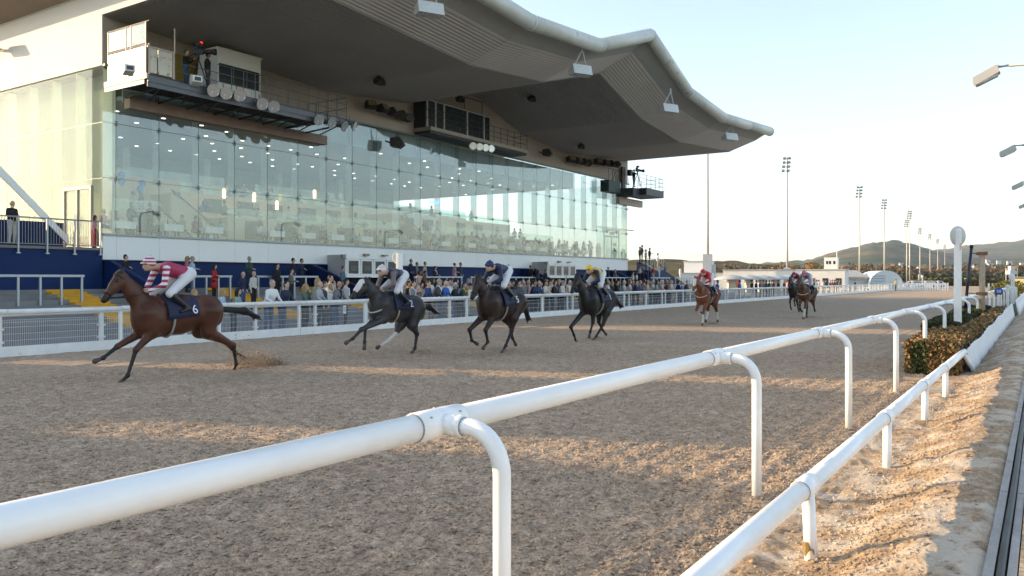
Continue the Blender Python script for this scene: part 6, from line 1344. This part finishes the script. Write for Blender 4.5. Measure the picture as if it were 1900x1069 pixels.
    J.cap(P3(hip), P3(ch+[0, .0]), .125, .145, 1, .05, 1.15); J.cap((shd[0]-.02, -.13, shd[1]-.01), (shd[0]-.02, .13, shd[1]-.01), .078, .078, 1, .05)
    J.cap((hip[0], -.07, hip[1]), (hip[0], .07, hip[1]), .13, .13, 3, .05)
    J.cap(P3(shd+[.03, .02]), P3(hdp+[-.03, -.05]), .06, .055, 0, .03)
    J.ell(P3(hdp+[.02, -.01]), (.10, .075, .10), 0, .02); J.ell(P3(hdp+[.05, -.075]), (.06, .05, .05), 0, .02); J.cap(P3(hdp+[.115, -.02]), P3(hdp+[.128, -.055]), .013, .017, 0, .012)
    J.ell(P3(hdp+[.09, .005]), (.03, .066, .026), 5, .01)
    for s in (1, -1):
        el = np.array([w0-.03, wz+.22]); hn = np.array([w0+.17, wz+.115])
        J.cap((shd[0], s*.17, shd[1]-.03), (el[0], s*.25, el[1]), .066, .052, 2, .03); J.cap((el[0], s*.25, el[1]), (hn[0], s*.075, hn[1]), .050, .036, 2, .02)
        J.cap((hn[0], s*.075, hn[1]), (hn[0]+.05, s*.06, hn[1]-.01), .035, .034, 0, .015)
        for f_ in range(4): J.cap((hn[0]+.055, s*(.045+.02*f_), hn[1]+.005), (hn[0]+.07, s*(.045+.02*f_), hn[1]-.045), .0125, .011, 0, .006)
        J.cap((hn[0]+.02, s*.045, hn[1]+.03), (hn[0]+.07, s*.035, hn[1]+.035), .013, .011, 0, .008)
        kn = np.array([w0-.14, wz+.06]); an = np.array([w0-.50, wz-.22]); toe = np.array([w0-.33, wz-.28])
        J.cap((hip[0]+.02, s*.10, hip[1]-.02), (kn[0], s*.26, kn[1]), .115, .075, 3, .04); J.cap((kn[0], s*.26, kn[1]), (an[0], s*.315, an[1]), .066, .045, 4, .02); J.cap((an[0]-.02, s*.315, an[1]-.02), (toe[0], s*.325, toe[1]), .042, .034, 4, .02)
    jm = [cm(SK[0]), jock['body'], jock['sleeve'], M('breeches', (.66, .66, .66), .6, var=.08), M('boots', (.014, .013, .013), .3, var=.1), M('goggles', (.02, .016, .014), .2, var=0)]
    jo = place(link('jockey', J.mesh('jockey', jm, .019)), sw, p, 0, math.pi); tag(jo, jock['label'], 'person', 'jockeys riding in the race')
    hb = Body(); hb.ell(P3(hdp+[-.005, .045]), (.122, .102, .105), 0, .02); hb.cap((hdp[0]+.09, -.035, hdp[1]+.04), (hdp[0]+.165, .0, hdp[1]+.02), .022, .014, 0, .02, 2.4); hb.ell(P3(hdp+[-.02, .155]), (.022, .022, .022), 0, .01)
    link('riding_cap', hb.mesh('riding_cap', [jock['cap']], .016), jo)
    return root
def silk(name, c1, c2=None, axis=0, scale=8., thr=.5, rough=.5):
    if name in MATS: return MATS[name]
    m = M(name, c1, rough, var=.06)
    if c2 is None: return m
    t = m.node_tree; N = t.nodes; L = t.links; tc = N.new('ShaderNodeTexCoord'); sx = N.new('ShaderNodeSeparateXYZ'); L.new(tc.outputs['Object'], sx.inputs[0])
    mu = N.new('ShaderNodeMath'); mu.operation = 'MULTIPLY'; mu.inputs[1].default_value = scale; L.new(sx.outputs[axis], mu.inputs[0])
    fr = N.new('ShaderNodeMath'); fr.operation = 'FRACT'; L.new(mu.outputs[0], fr.inputs[0])
    gt_ = N.new('ShaderNodeMath'); gt_.operation = 'GREATER_THAN'; gt_.inputs[1].default_value = thr; L.new(fr.outputs[0], gt_.inputs[0])
    mx = N.new('ShaderNodeMix'); mx.data_type = 'RGBA'; mx.inputs[6].default_value = (*c1, 1); mx.inputs[7].default_value = (*c2, 1); L.new(gt_.outputs[0], mx.inputs[0])
    L.new(mx.outputs[2], N['Principled BSDF'].inputs['Base Color']); return m
MAR, WHT = (.36, .03, .085), (.76, .70, .71)
horse('bay race horse at full stretch leading the field at the left', 13.95,
  dict(muzzle=(185, 560), poll=(219, 504), withers=(287, 551), croup=(379, 551), tail=(419, 572), tail_end=(480, 589), chest=(238, 587), girth=(279, 629),
       ha_hock=(425, 640), ha_fet=(431, 674), ha_hoof=(426, 689), hb_hock=(424, 634), hb_fet=(443, 654), hb_hoof=(455, 662),
       fa_knee=(245, 648), fa_fet=(230, 696), fa_hoof=(218, 709), fb_knee=(226, 643), fb_fet=(198, 665), fb_hoof=(187, 669), side_fa=1, side_fb=-1, side_ha=1, side_hb=-1, cap=(277, 489), hip=(347, 508)),
  (.072, .024, .011), (.010, .010, .010), (), dict(body=silk('silk_maroon', MAR), sleeve=silk('silk_stripes', MAR, WHT, 2, 9.5), cap=silk('cap_stripes', WHT, MAR, 2, 16), label='jockey in maroon silks with red and white striped sleeves and cap'), '6')
horse('dark grey race horse with a pale face, second in the field', 13.2,
  dict(muzzle=(646, 557), poll=(676, 517), withers=(714, 545), croup=(764, 551), tail=(781, 565), tail_end=(809, 581), chest=(681, 567), girth=(706, 599),
       ha_hock=(766, 619), ha_fet=(763, 645), ha_hoof=(759, 653), hb_hock=(742, 619), hb_fet=(725, 634), hb_hoof=(709, 644),
       fa_knee=(663, 611), fa_fet=(648, 628), fa_hoof=(639, 634), fb_knee=(685, 609), fb_fet=(683, 635), fb_hoof=(682, 643), side_ha=1, side_hb=-1, side_fa=1, side_fb=-1),
  (.034, .032, .034), (.016, .015, .016), ('hb',), dict(body=silk('silk_greynavy', (.10, .08, .10), (.014, .018, .04), 0, 3.6), sleeve=silk('silk_grey', (.16, .13, .13)), cap=silk('cap_palepink', (.66, .50, .52), (.70, .68, .70), 2, 9), label='jockey in grey and navy silks with a pale pink and white cap'), '2', breast=('light', (.42, .40, .38)), face_white=1.9)
horse('dark brown race horse ridden by the navy jockey, third in the field', 11.5,
  dict(muzzle=(873, 555), poll=(885, 511), withers=(913, 535), croup=(953, 540), tail=(967, 557), tail_end=(981, 594), chest=(886, 578), girth=(916, 597),
       ha_hock=(941, 614), ha_fet=(931, 641), ha_hoof=(925, 653), hb_hock=(955, 606), hb_fet=(958, 628), hb_hoof=(962, 637),
       fa_knee=(879, 612), fa_fet=(882, 632), fa_hoof=(889, 637), fb_knee=(893, 612), fb_fet=(898, 634), fb_hoof=(892, 643), side_ha=1, side_hb=-1, side_fa=-1, side_fb=1),
  (.024, .012, .009), (.007, .008, .008), (), dict(body=silk('silk_navy', (.012, .020, .06)), sleeve=silk('silk_navy', (.012, .020, .06)), cap=silk('cap_navy', (.014, .03, .10)), label='jockey in dark navy silks and navy cap on the dark brown horse'), '5')
horse('black race horse ridden by the yellow jockey, fourth in the field', 11.5,
  dict(muzzle=(1058, 546), poll=(1070, 510), withers=(1096, 534), croup=(1125, 538), tail=(1134, 553), tail_end=(1153, 571), chest=(1070, 575), girth=(1097, 586),
       ha_hock=(1112, 602), ha_fet=(1100, 624), ha_hoof=(1095, 631), hb_hock=(1118, 598), hb_fet=(1124, 612), hb_hoof=(1129, 619),
       fa_knee=(1066, 607), fa_fet=(1071, 622), fa_hoof=(1074, 633), fb_knee=(1093, 599), fb_fet=(1089, 615), fb_hoof=(1088, 622), side_ha=1, side_hb=-1, side_fa=-1, side_fb=1),
  (.010, .009, .009), (.006, .008, .008), (), dict(body=silk('silk_yellow', (.66, .43, .03), (.014, .022, .07), 0, 2.2, .84), sleeve=silk('silk_navy', (.012, .020, .06)), cap=silk('cap_yellow', (.74, .50, .03)), label='jockey in yellow silks with a navy band, navy sleeves and yellow cap'), '1')
def gallop(px, py, p, sc, var):
    """a horse seen almost head on: joints in metres, forward u and height z, withers over the ground point"""
    s, z0 = PL(px, py, p); A = np.array
    f = dict(withers=A([0, 1.56]), croup=A([-.98, 1.54]), girth=A([.0, .80]), chest=A([.46, 1.10]), poll=A([.92, 1.92]), muzzle=A([1.24, 1.42]), tail=A([-1.30, 1.34]), tail_end=A([-1.75, 1.02]))
    if var == 0: f.update(fa_knee=A([.42, .48]), fa_fet=A([.42, .20]), fa_hoof=A([.46, .06]), fb_knee=A([.52, .62]), fb_fet=A([.22, .42]), fb_hoof=A([.10, .46]), ha_hock=A([-1.15, .52]), ha_fet=A([-1.28, .24]), ha_hoof=A([-1.32, .13]), hb_hock=A([-.85, .52]), hb_fet=A([-.62, .25]), hb_hoof=A([-.52, .15]))
    if var == 1: f.update(fa_knee=A([.50, .50]), fa_fet=A([.62, .20]), fa_hoof=A([.68, .06]), fb_knee=A([.50, .66]), fb_fet=A([.26, .40]), fb_hoof=A([.16, .36]), ha_hock=A([-1.0, .54]), ha_fet=A([-.92, .22]), ha_hoof=A([-.84, .09]), hb_hock=A([-1.2, .6]), hb_fet=A([-1.4, .4]), hb_hoof=A([-1.5, .34]))
    if var == 2: f.update(fa_knee=A([.55, .68]), fa_fet=A([.34, .40]), fa_hoof=A([.22, .40]), fb_knee=A([.48, .60]), fb_fet=A([.40, .30]), fb_hoof=A([.30, .22]), ha_hock=A([-.9, .54]), ha_fet=A([-.70, .22]), ha_hoof=A([-.60, .09]), hb_hock=A([-1.1, .55]), hb_fet=A([-1.25, .25]), hb_hoof=A([-1.3, .14]))
    K = {'withers': (px, 500), 'free': f}
    return K
def horse_free(label, px, py, p, var, sides, *a, **k):
    K = gallop(px, py, p, 1, var); K.update(sides); return horse(label, p, K, *a, **k)
_PL = PL
horse_free('chestnut race horse with a white blaze and white socks, fifth in the field', 1306, 600, 11.5, 0, dict(side_fa=1, side_fb=-1, side_ha=1, side_hb=-1),
  (.15, .048, .02), None, ('fa', 'fb', 'ha', 'hb'), dict(body=silk('silk_red', (.48, .018, .022), (.68, .55, .55), 0, 5.5, .86), sleeve=silk('silk_redplain', (.48, .018, .022)), cap=silk('cap_red', (.50, .02, .03)), label='jockey in bright red silks and red cap on the chestnut horse'), '3', breast=('light', (.42, .40, .38)), face_white=1.5, h=.022)
horse_free('brown race horse with a white bandaged foreleg, in front of the last pair', 1493, 592, 9.4, 1, dict(side_fa=1, side_fb=-1, side_ha=-1, side_hb=1),
  (.095, .040, .018), (.015, .012, .010), ('fa',), dict(body=silk('silk_pinkgrey', (.42, .28, .40), (.20, .20, .26), 2, 6), sleeve=silk('silk_lilac', (.34, .26, .36)), cap=silk('cap_pink', (.58, .16, .26)), label='jockey in lilac and grey silks with a pink cap on the brown horse'), '', breast=('pale', (.50, .46, .36)), h=.022)
horse_free('dark race horse running behind and left of the brown horse, last of the field', 1474, 583, 11.6, 2, dict(side_fa=1, side_fb=-1, side_ha=1, side_hb=-1),
  (.022, .014, .012), (.010, .008, .008), (), dict(body=silk('silk_darkred', (.20, .015, .045)), sleeve=silk('silk_darkred', (.20, .015, .045)), cap=silk('cap_maroon', (.26, .012, .05)), label='jockey in dark maroon silks and maroon cap on the last horse'), '', h=.022)
# sand kicked up behind the leader and the other hooves
cv, cf = [], []
def spray(px, py, p, n, L_, hgt):
    s, z = PL(px, py, p)
    for i in range(n):
        f = rnd.random(); a = s+f*L_+rnd.gauss(0, .10); q_ = W(a, p+rnd.gauss(0, .14), abs(rnd.gauss(0, hgt*(1-.8*f)))+.02); clod(q_, rnd.choice((.006, .008, .01, .014, .02)))
spray(432, 688, 13.95, 2600, 1.25, .27); spray(760, 655, 13.2, 160, .8, .05); spray(926, 654, 11.5, 160, .7, .05); spray(1096, 632, 11.5, 160, .7, .06); spray(1313, 600, 11.5, 240, .9, .08); spray(1500, 592, 9.4, 120, .8, .06)
tag(link('sand_spray', mesh_np('sand_spray', cv, cf, track_m)), kind='stuff')
# ------------------------------------------------------------------ masts, low buildings, cars, fences in the distance
mast_m = M('mast_steel', (.46, .43, .39), .5, metal=.2, var=.08)
mm = {}
b_ = MB(); b_.tube([(0, 0, 0), (0, 0, 10), (0, 0, 30)], [.30, .24, .13], 10); mm['pole'] = b_.mesh('pole', mast_m, True)
b_ = MB(); b_.bb(-.75, .75, -.6, .6, 0, 4.5); b_.bb(.75, 1.3, -.45, .45, 0, 3.2); mm['base_cabinet'] = b_.mesh('base_cabinet', M('cabinet', (.50, .50, .50), .6, var=.1))
b_ = MB()
for z in (0, -.95, -1.9, -2.85): b_.bar((-.95, 0, z), (.95, 0, z), .06); b_.bar((0, 0, z), (0, -.4, z), .05)
mm['crossbar'] = b_.mesh('crossbar', steel_gr)
b_ = MB(); b_.box((0, 0, 0), (.62, .4, .46), RX(R(-35))); mm['lamp'] = b_.mesh('lamp', M('mast_lamp', (.30, .29, .27), .4, metal=.3, var=.1))
for i, (px, py, hgt, cab_, p) in enumerate([(1313, 283, 30, 1, 48), (1460.5, 292, 30, 1, 49), (1595, 346, 30, 0, 47), (1641, 370, 30, 0, 47), (1688, 391, 30, 0, 46), (1682.5, 408, 27, 0, 58), (1707, 423, 30, 1, 57), (1725.5, 434, 30, 1, 59), (1740, 443, 30, 0, 61), (1753, 454, 30, 0, 63)]):
    Y = (hgt-1.85)*1510/(518-py); x = XY(px, Y)
    if i == 0: Y = 138; x = XY(px, Y)
    t = bpy.data.objects.new('floodlight_mast', None); COL.objects.link(t); t.location = (x, Y, 0); t.rotation_euler = (0, 0, R(-18)); t.scale = (1, 1, hgt/30)
    tag(t, ['tall floodlight mast running up behind the canopy tip, its lamps hidden', 'tall floodlight mast right of the canopy tip, behind the last pair of horses', 'floodlight mast standing over the corrugated shed', 'floodlight mast standing over the arched shed', 'taller mast of the close pair right of the arched shed', 'shorter mast of the close pair right of the arched shed', 'floodlight mast with a cabinet above the parked cars', 'floodlight mast right of the parked cars, with a cabinet', 'far floodlight mast left of the winning post, third from it', 'farthest floodlight mast just left of the winning post'][i], 'floodlight mast', 'floodlight masts beyond the stand')
    link('pole', mm['pole'], t)
    if cab_: link('base_cabinet', mm['base_cabinet'], t).scale = (1, 1, 1.35 if i == 0 else 1)
    c = link('crossbar', mm['crossbar'], t); c.location = (0, -.1, 29.7)
    for z in (0, -.95, -1.9, -2.85):
        for xx in (-.55+.12*z, .5+.1*z):
            o = link('lamp', mm['lamp'], c); o.location = (xx, -.45, z)
lw = M('low_white', (.70, .68, .62), .7, var=.06, vs=.3, dirt=((.56, .52, .46), .5, .62)); lroof = M('low_roof', (.42, .42, .42), .6, var=.1)
def block(label, px0, px1, py_t, py_b, Y, depth, skew=0., mat=None, roof=True, cat='building'):
    x0, x1 = XY(px0, Y), XY(px1, Y); zt = ZZ(py_t, Y); zb = ZZ(py_b, Y)
    t = bpy.data.objects.new('low_building', None); COL.objects.link(t); t.location = (x0, Y, 0); t.rotation_euler = (0, 0, skew); tag(t, label, cat)
    m = MB(); L_ = (x1-x0)/math.cos(skew) if skew else x1-x0; m.bb(0, L_, 0, depth, min(zb, 0), zt); m.build('wall', mat or lw, t)
    if roof: m = MB(); m.bb(-.15, L_+.15, -.15, depth+.15, zt+.003, zt+.16); m.build('roof', lroof, t)
    return t, L_, zt
bt_, L_, zt = block('white plant room box on a roof right of the end staircase', 1269, 1312, 486, 507, 150, 6, R(-22), M('plant_white', (.74, .73, .70), .6, var=.04))
bt_, L_, zt = block('low wide pale building under the white plant room box', 1262, 1350, 508, 531, 146, 10, R(-12), M('pale_blue_wall', (.56, .60, .60), .6, var=.05))
bt_, L_, zt = block('long low cream building behind the grey parasols', 1342, 1530, 502, 531, 140, 9, R(-26))
for i in range(9):
    m = MB(); x = 2+i*2.0; m.bb(x, x+.9, -.03, -.005, .4, 2.0); m.build('doorway' if i % 2 else 'window', screen if i % 3 else M('brick_red', (.25, .08, .05), .8, var=.2), bt_)
bt_, L_, zt = block('white low building with a rounded dark-roofed end under the judges tower', 1525, 1566, 506, 524, 150, 8, R(-10), M('white_shade', (.72, .74, .74), .6, var=.04))
tw = bpy.data.objects.new('judges_tower', None); COL.objects.link(tw); Y = 152; x0 = XY(1529, Y); tw.location = (x0, Y, 0); tw.rotation_euler = (0, 0, R(-28)); tag(tw, 'square white judges tower with small dark windows over the low buildings', 'tower')
z0, z1 = ZZ(504, Y), ZZ(478, Y); m = MB(); m.bb(0, 2.35, 0, 2.3, 0, z1); m.build('wall', M('tower_white', (.76, .73, .66), .6, var=.04), tw)
for a in (.35, .85, 1.6): m = MB(); m.bb(a, a+.38, -.02, -.004, z1-1.25, z1-.65); m.build('window', screen, tw)
m = MB(); m.bar((2.2, .3, z1), (2.2, .3, z1+1.1), .07); m.build('vent_pipe', white_old, tw)
m = MB(); m.bb(-.5, 3.2, -.5, 3, z0-.25, z0); m.build('roof', lroof, tw)
sh = bpy.data.objects.new('corrugated_shed', None); COL.objects.link(sh); Y = 160; x0, x1 = XY(1566, Y), XY(1614, Y); sh.location = (x0, Y, 0); tag(sh, 'grey corrugated shed with a sloping roof left of the arched shed', 'shed')
W_ = x1-x0; m = MB(); m.bb(0, W_, 0, 5, 0, ZZ(516, Y)); m.build('wall', M('shed_wall', (.52, .54, .55), .6, var=.06), sh)
m = MB(); n = 26
for i in range(n):
    a, b = W_*i/n, W_*(i+.55)/n; m.slab([(a, -.3, ZZ(516, Y)), (b, -.3, ZZ(516, Y)), (b, 6, ZZ(502, Y)), (a, 6, ZZ(502, Y))], (0, 0, .12))
m.add([(0, -.3, ZZ(516, Y)), (W_, -.3, ZZ(516, Y)), (W_, 6, ZZ(502, Y)), (0, 6, ZZ(502, Y))], [(0, 1, 2, 3)]); m.build('roof', M('shed_roof', (.40, .41, .41), .5, var=.1), sh)
m = MB(); m.bb(.1, W_*.85, -.5, -.3, ZZ(517.5, Y), ZZ(514, Y)); m.build('canopy', M('shed_canopy', (.5, .36, .28), .6), sh)
ar = bpy.data.objects.new('arched_shed', None); COL.objects.link(ar); Y = 158; x0, x1 = XY(1614, Y), XY(1675, Y); ar.location = ((x0+x1)/2, Y, 0); ar.rotation_euler = (0, 0, R(-8)); tag(ar, 'pale blue arched shed with a barred front near the parked cars', 'shed')
hw = (x1-x0)/2; hz = ZZ(502, Y); m = MB(); n = 14
arc = [(hw*math.cos(math.pi*i/n), hz*math.sin(math.pi*i/n)**.8) for i in range(n+1)]
m.add([(a, 0, z) for a, z in arc]+[(a, 9, z) for a, z in arc], [(i, i+1, n+2+i, n+1+i) for i in range(n)]); m.build('arched_roof', M('arch_blue', (.48, .58, .62), .5, var=.06), ar, True)
m = MB(); m.add([(a, .02, z) for a, z in arc], [tuple(range(n, -1, -1))]); m.build('front', M('arch_front', (.58, .62, .62), .6, var=.05), ar)
m = MB()
for i in range(5): m.bb(-hw*.9, -hw*.05, -.05, 0, .4+i*.5, .52+i*.5)
m.build('bars', M('bar_blue', (.25, .32, .36), .5), ar)
# parasols and pillars
pc_ = MB(); pc_.lathe([(2.5, 0), (2.45, .12), (1.2, .5), (.0, .72)], 12); pc_me = pc_.mesh('canopy', M('parasol_grey', (.42, .44, .43), .7, var=.08), True)
pp_ = MB(); pp_.bb(-.5, .5, -.4, .4, 0, 2.25); pp_me = pp_.mesh('pillar', M('pillar_cream', (.66, .60, .50), .7, var=.06))
for i, (px, Y) in enumerate([(1357, 112), (1390, 114), (1414, 117), (1440, 119), (1462, 122)]):
    t = bpy.data.objects.new('parasol', None); COL.objects.link(t); t.location = (XY(px, Y), Y, 0); tag(t, ['leftmost', 'second', 'third', 'fourth', 'rightmost'][i]+' of five grey domed parasols before the long cream building', 'parasol', 'grey parasols by the far rail')
    c = link('canopy', pc_me, t); c.location = (0, 0, ZZ(519, Y)); link('pillar', pp_me, t).scale = (1, 1, .92)
# parked cars, van, yellow bush, hedge, fences at the far turn
def car(px, py, Y, col, label, rot=0., van=False):
    t = bpy.data.objects.new('parked_car', None); COL.objects.link(t); t.location = (XY(px, Y), Y, 0); t.rotation_euler = (0, 0, rot); tag(t, label, 'van' if van else 'car', None if van else 'cars parked by the far turn')
    hgt = 2.1 if van else 1.45; m = MB(); pr = [(-2.1, .3), (-2.15, .75), (-1.9, .85 if not van else 1.2), (-1.1, hgt), (1.2, hgt), (1.75, .95 if not van else hgt*.8), (2.15, .85), (2.15, .3)]
    m.slab([(a, -.82, z) for a, z in pr], (0, 1.64, 0)); m.build('body', M('car_'+label[:12], col, .3, var=.03), t, bevel=.08)
    m = MB(); m.slab([(-1.65, -.835, .9), (-1.0, -.835, hgt-.1), (1.1, -.835, hgt-.1), (1.5, -.835, .9)], (0, 1.67, 0)); m.slab([(-1.86, -.7, .9), (-1.86, .7, .9), (-1.16, .7, hgt-.08), (-1.16, -.7, hgt-.08)], (-.03, 0, .02)); m.build('window', screen, t)
    for a in (-1.35, 1.35):
        for b in (-.83, .83): m = MB(); m.lathe([(.0, -.1), (.30, -.1), (.31, 0), (.30, .1), (0, .1)], 14, c=(a, b, .3), ax='y'); m.build('wheel', black, t)
car(1697, 526, 176, (.62, .62, .63), 'silver car parked behind the white fence, leftmost', R(-20)); car(1712, 524, 190, (.05, .055, .06), 'black car parked behind the silver ones', R(160)); car(1719, 527, 178, (.60, .62, .64), 'pale car in the middle of the parked row', R(-25)); car(1728, 523, 195, (.02, .03, .07), 'dark blue car at the right of the parked row', R(-20)); car(1736, 527, 182, (.66, .66, .66), 'white car at the right end of the parked row', R(-20))
car(1891, 525, 92, (.62, .52, .24), 'yellow van with a dark window at the right edge behind the yellow bush', R(65), True)
V, F, mi = [], [], []; Yb = 74; leaf_quads(1500, (0, 0, .85), (1.75, 1.3, .9), .09, V, F, mi, [0, 0, 1])
yb = bpy.data.objects.new('yellow_bush', None); COL.objects.link(yb); yb.location = (XY(1872, Yb), Yb, 0); tag(yb, 'round bright yellow flowering bush at the right edge beyond the markers', 'bush')
link('foliage', mesh_np('foliage', np.concatenate(V), np.concatenate(F), [M('gorse', (.52, .36, .03), .8, var=.3), M('gorse_green', (.20, .17, .03), .8, var=.3)], np.concatenate(mi), False), yb)['kind'] = 'stuff'
m = MB(); m.tube([(0, 0, -.1), (.1, 0, .6)], [.08, .04], 6); m.build('stem', bark, yb)
V, F, mi = [], [], []; leaf_quads(2600, (0, 0, .8), (14, 1.6, 1.1), .28, V, F, mi, [0, 0, 1])
hg = bpy.data.objects.new('hedge', None); COL.objects.link(hg); Yh = 215; hg.location = (XY(1780, Yh), Yh, .3); tag(hg, 'long low olive hedge at the far turn, seen left of the winning post', 'hedge')
link('foliage', mesh_np('foliage', np.concatenate(V), np.concatenate(F), [M('olive_a', (.12, .10, .025), .9, var=.3), M('olive_b', (.05, .06, .02), .9, var=.3)], np.concatenate(mi), False), hg)['kind'] = 'stuff'
m = MB(); m.bb(-13, 13, -1, 1, -.3, 1.2); m.build('inner_twigs', MATS['twigs'], hg)
gt2 = bpy.data.objects.new('white_gate', None); COL.objects.link(gt2); Yg = 134; gt2.location = (XY(1668, Yg), Yg, 0); tag(gt2, 'white gate and picket fence right of the steward at the far rail', 'gate')
for i in range(20):
    m = MB(); m.bb(i*.42, i*.42+(.16 if i % 5 else .3), -.04, .04, 0, 1.25 if i % 5 else 1.6); m.build('picket', white_paint, gt2)
for z in (.35, .95): m = MB(); m.bb(0, 8.2, .041, .08, z, z+.12); m.build('cross_rail', white_paint, gt2)
bf = bpy.data.objects.new('striped_board', None); COL.objects.link(bf); Yf = 170; bf.location = (XY(1829, Yf), Yf, 0); tag(bf, 'low black and white striped board at the far turn right of the wooden pole', 'board')
for i in range(14): m = MB(); m.bb(i*.42, i*.42+.41, 0, .1, .1, 1.0); m.build('plank', black if i % 2 == 0 else white_old, bf)
tw2 = bpy.data.objects.new('lattice_platform', None); COL.objects.link(tw2); Yt = 210; tw2.location = (XY(1877, Yt), Yt, 0); tag(tw2, 'small white platform on thin legs over the far woods at the right edge', 'platform')
m = MB()
for a in (-.9, .9):
    for b in (-.9, .9): m.bar((a, b, 0), (a, b, 4.6), .06)
m.build('legs', white_old, tw2); m = MB(); m.bb(-1, 1, -1, 1, 3.1, 4.0); m.bb(-.6, .6, -.6, .6, 4.003, 5.2); m.build('cabin', M('platform_cabin', (.5, .5, .48), .6), tw2)
# ------------------------------------------------------------------ the air: one closed box of pale even haze round everything
hz_m = bpy.data.materials.new('haze'); hz_m.use_nodes = True; t = hz_m.node_tree; t.nodes.clear()
o_ = t.nodes.new('ShaderNodeOutputMaterial'); v_ = t.nodes.new('ShaderNodeVolumePrincipled'); v_.inputs['Color'].default_value = (.78, .88, 1, 1); v_.inputs['Density'].default_value = .00007; v_.inputs['Anisotropy'].default_value = .0
t.links.new(v_.outputs[0], o_.inputs['Volume'])
mb = MB(); mb.bb(-6200, 6200, -1600, 9200, -2.6, 330); tag(mb.build('haze', hz_m), kind='stuff')
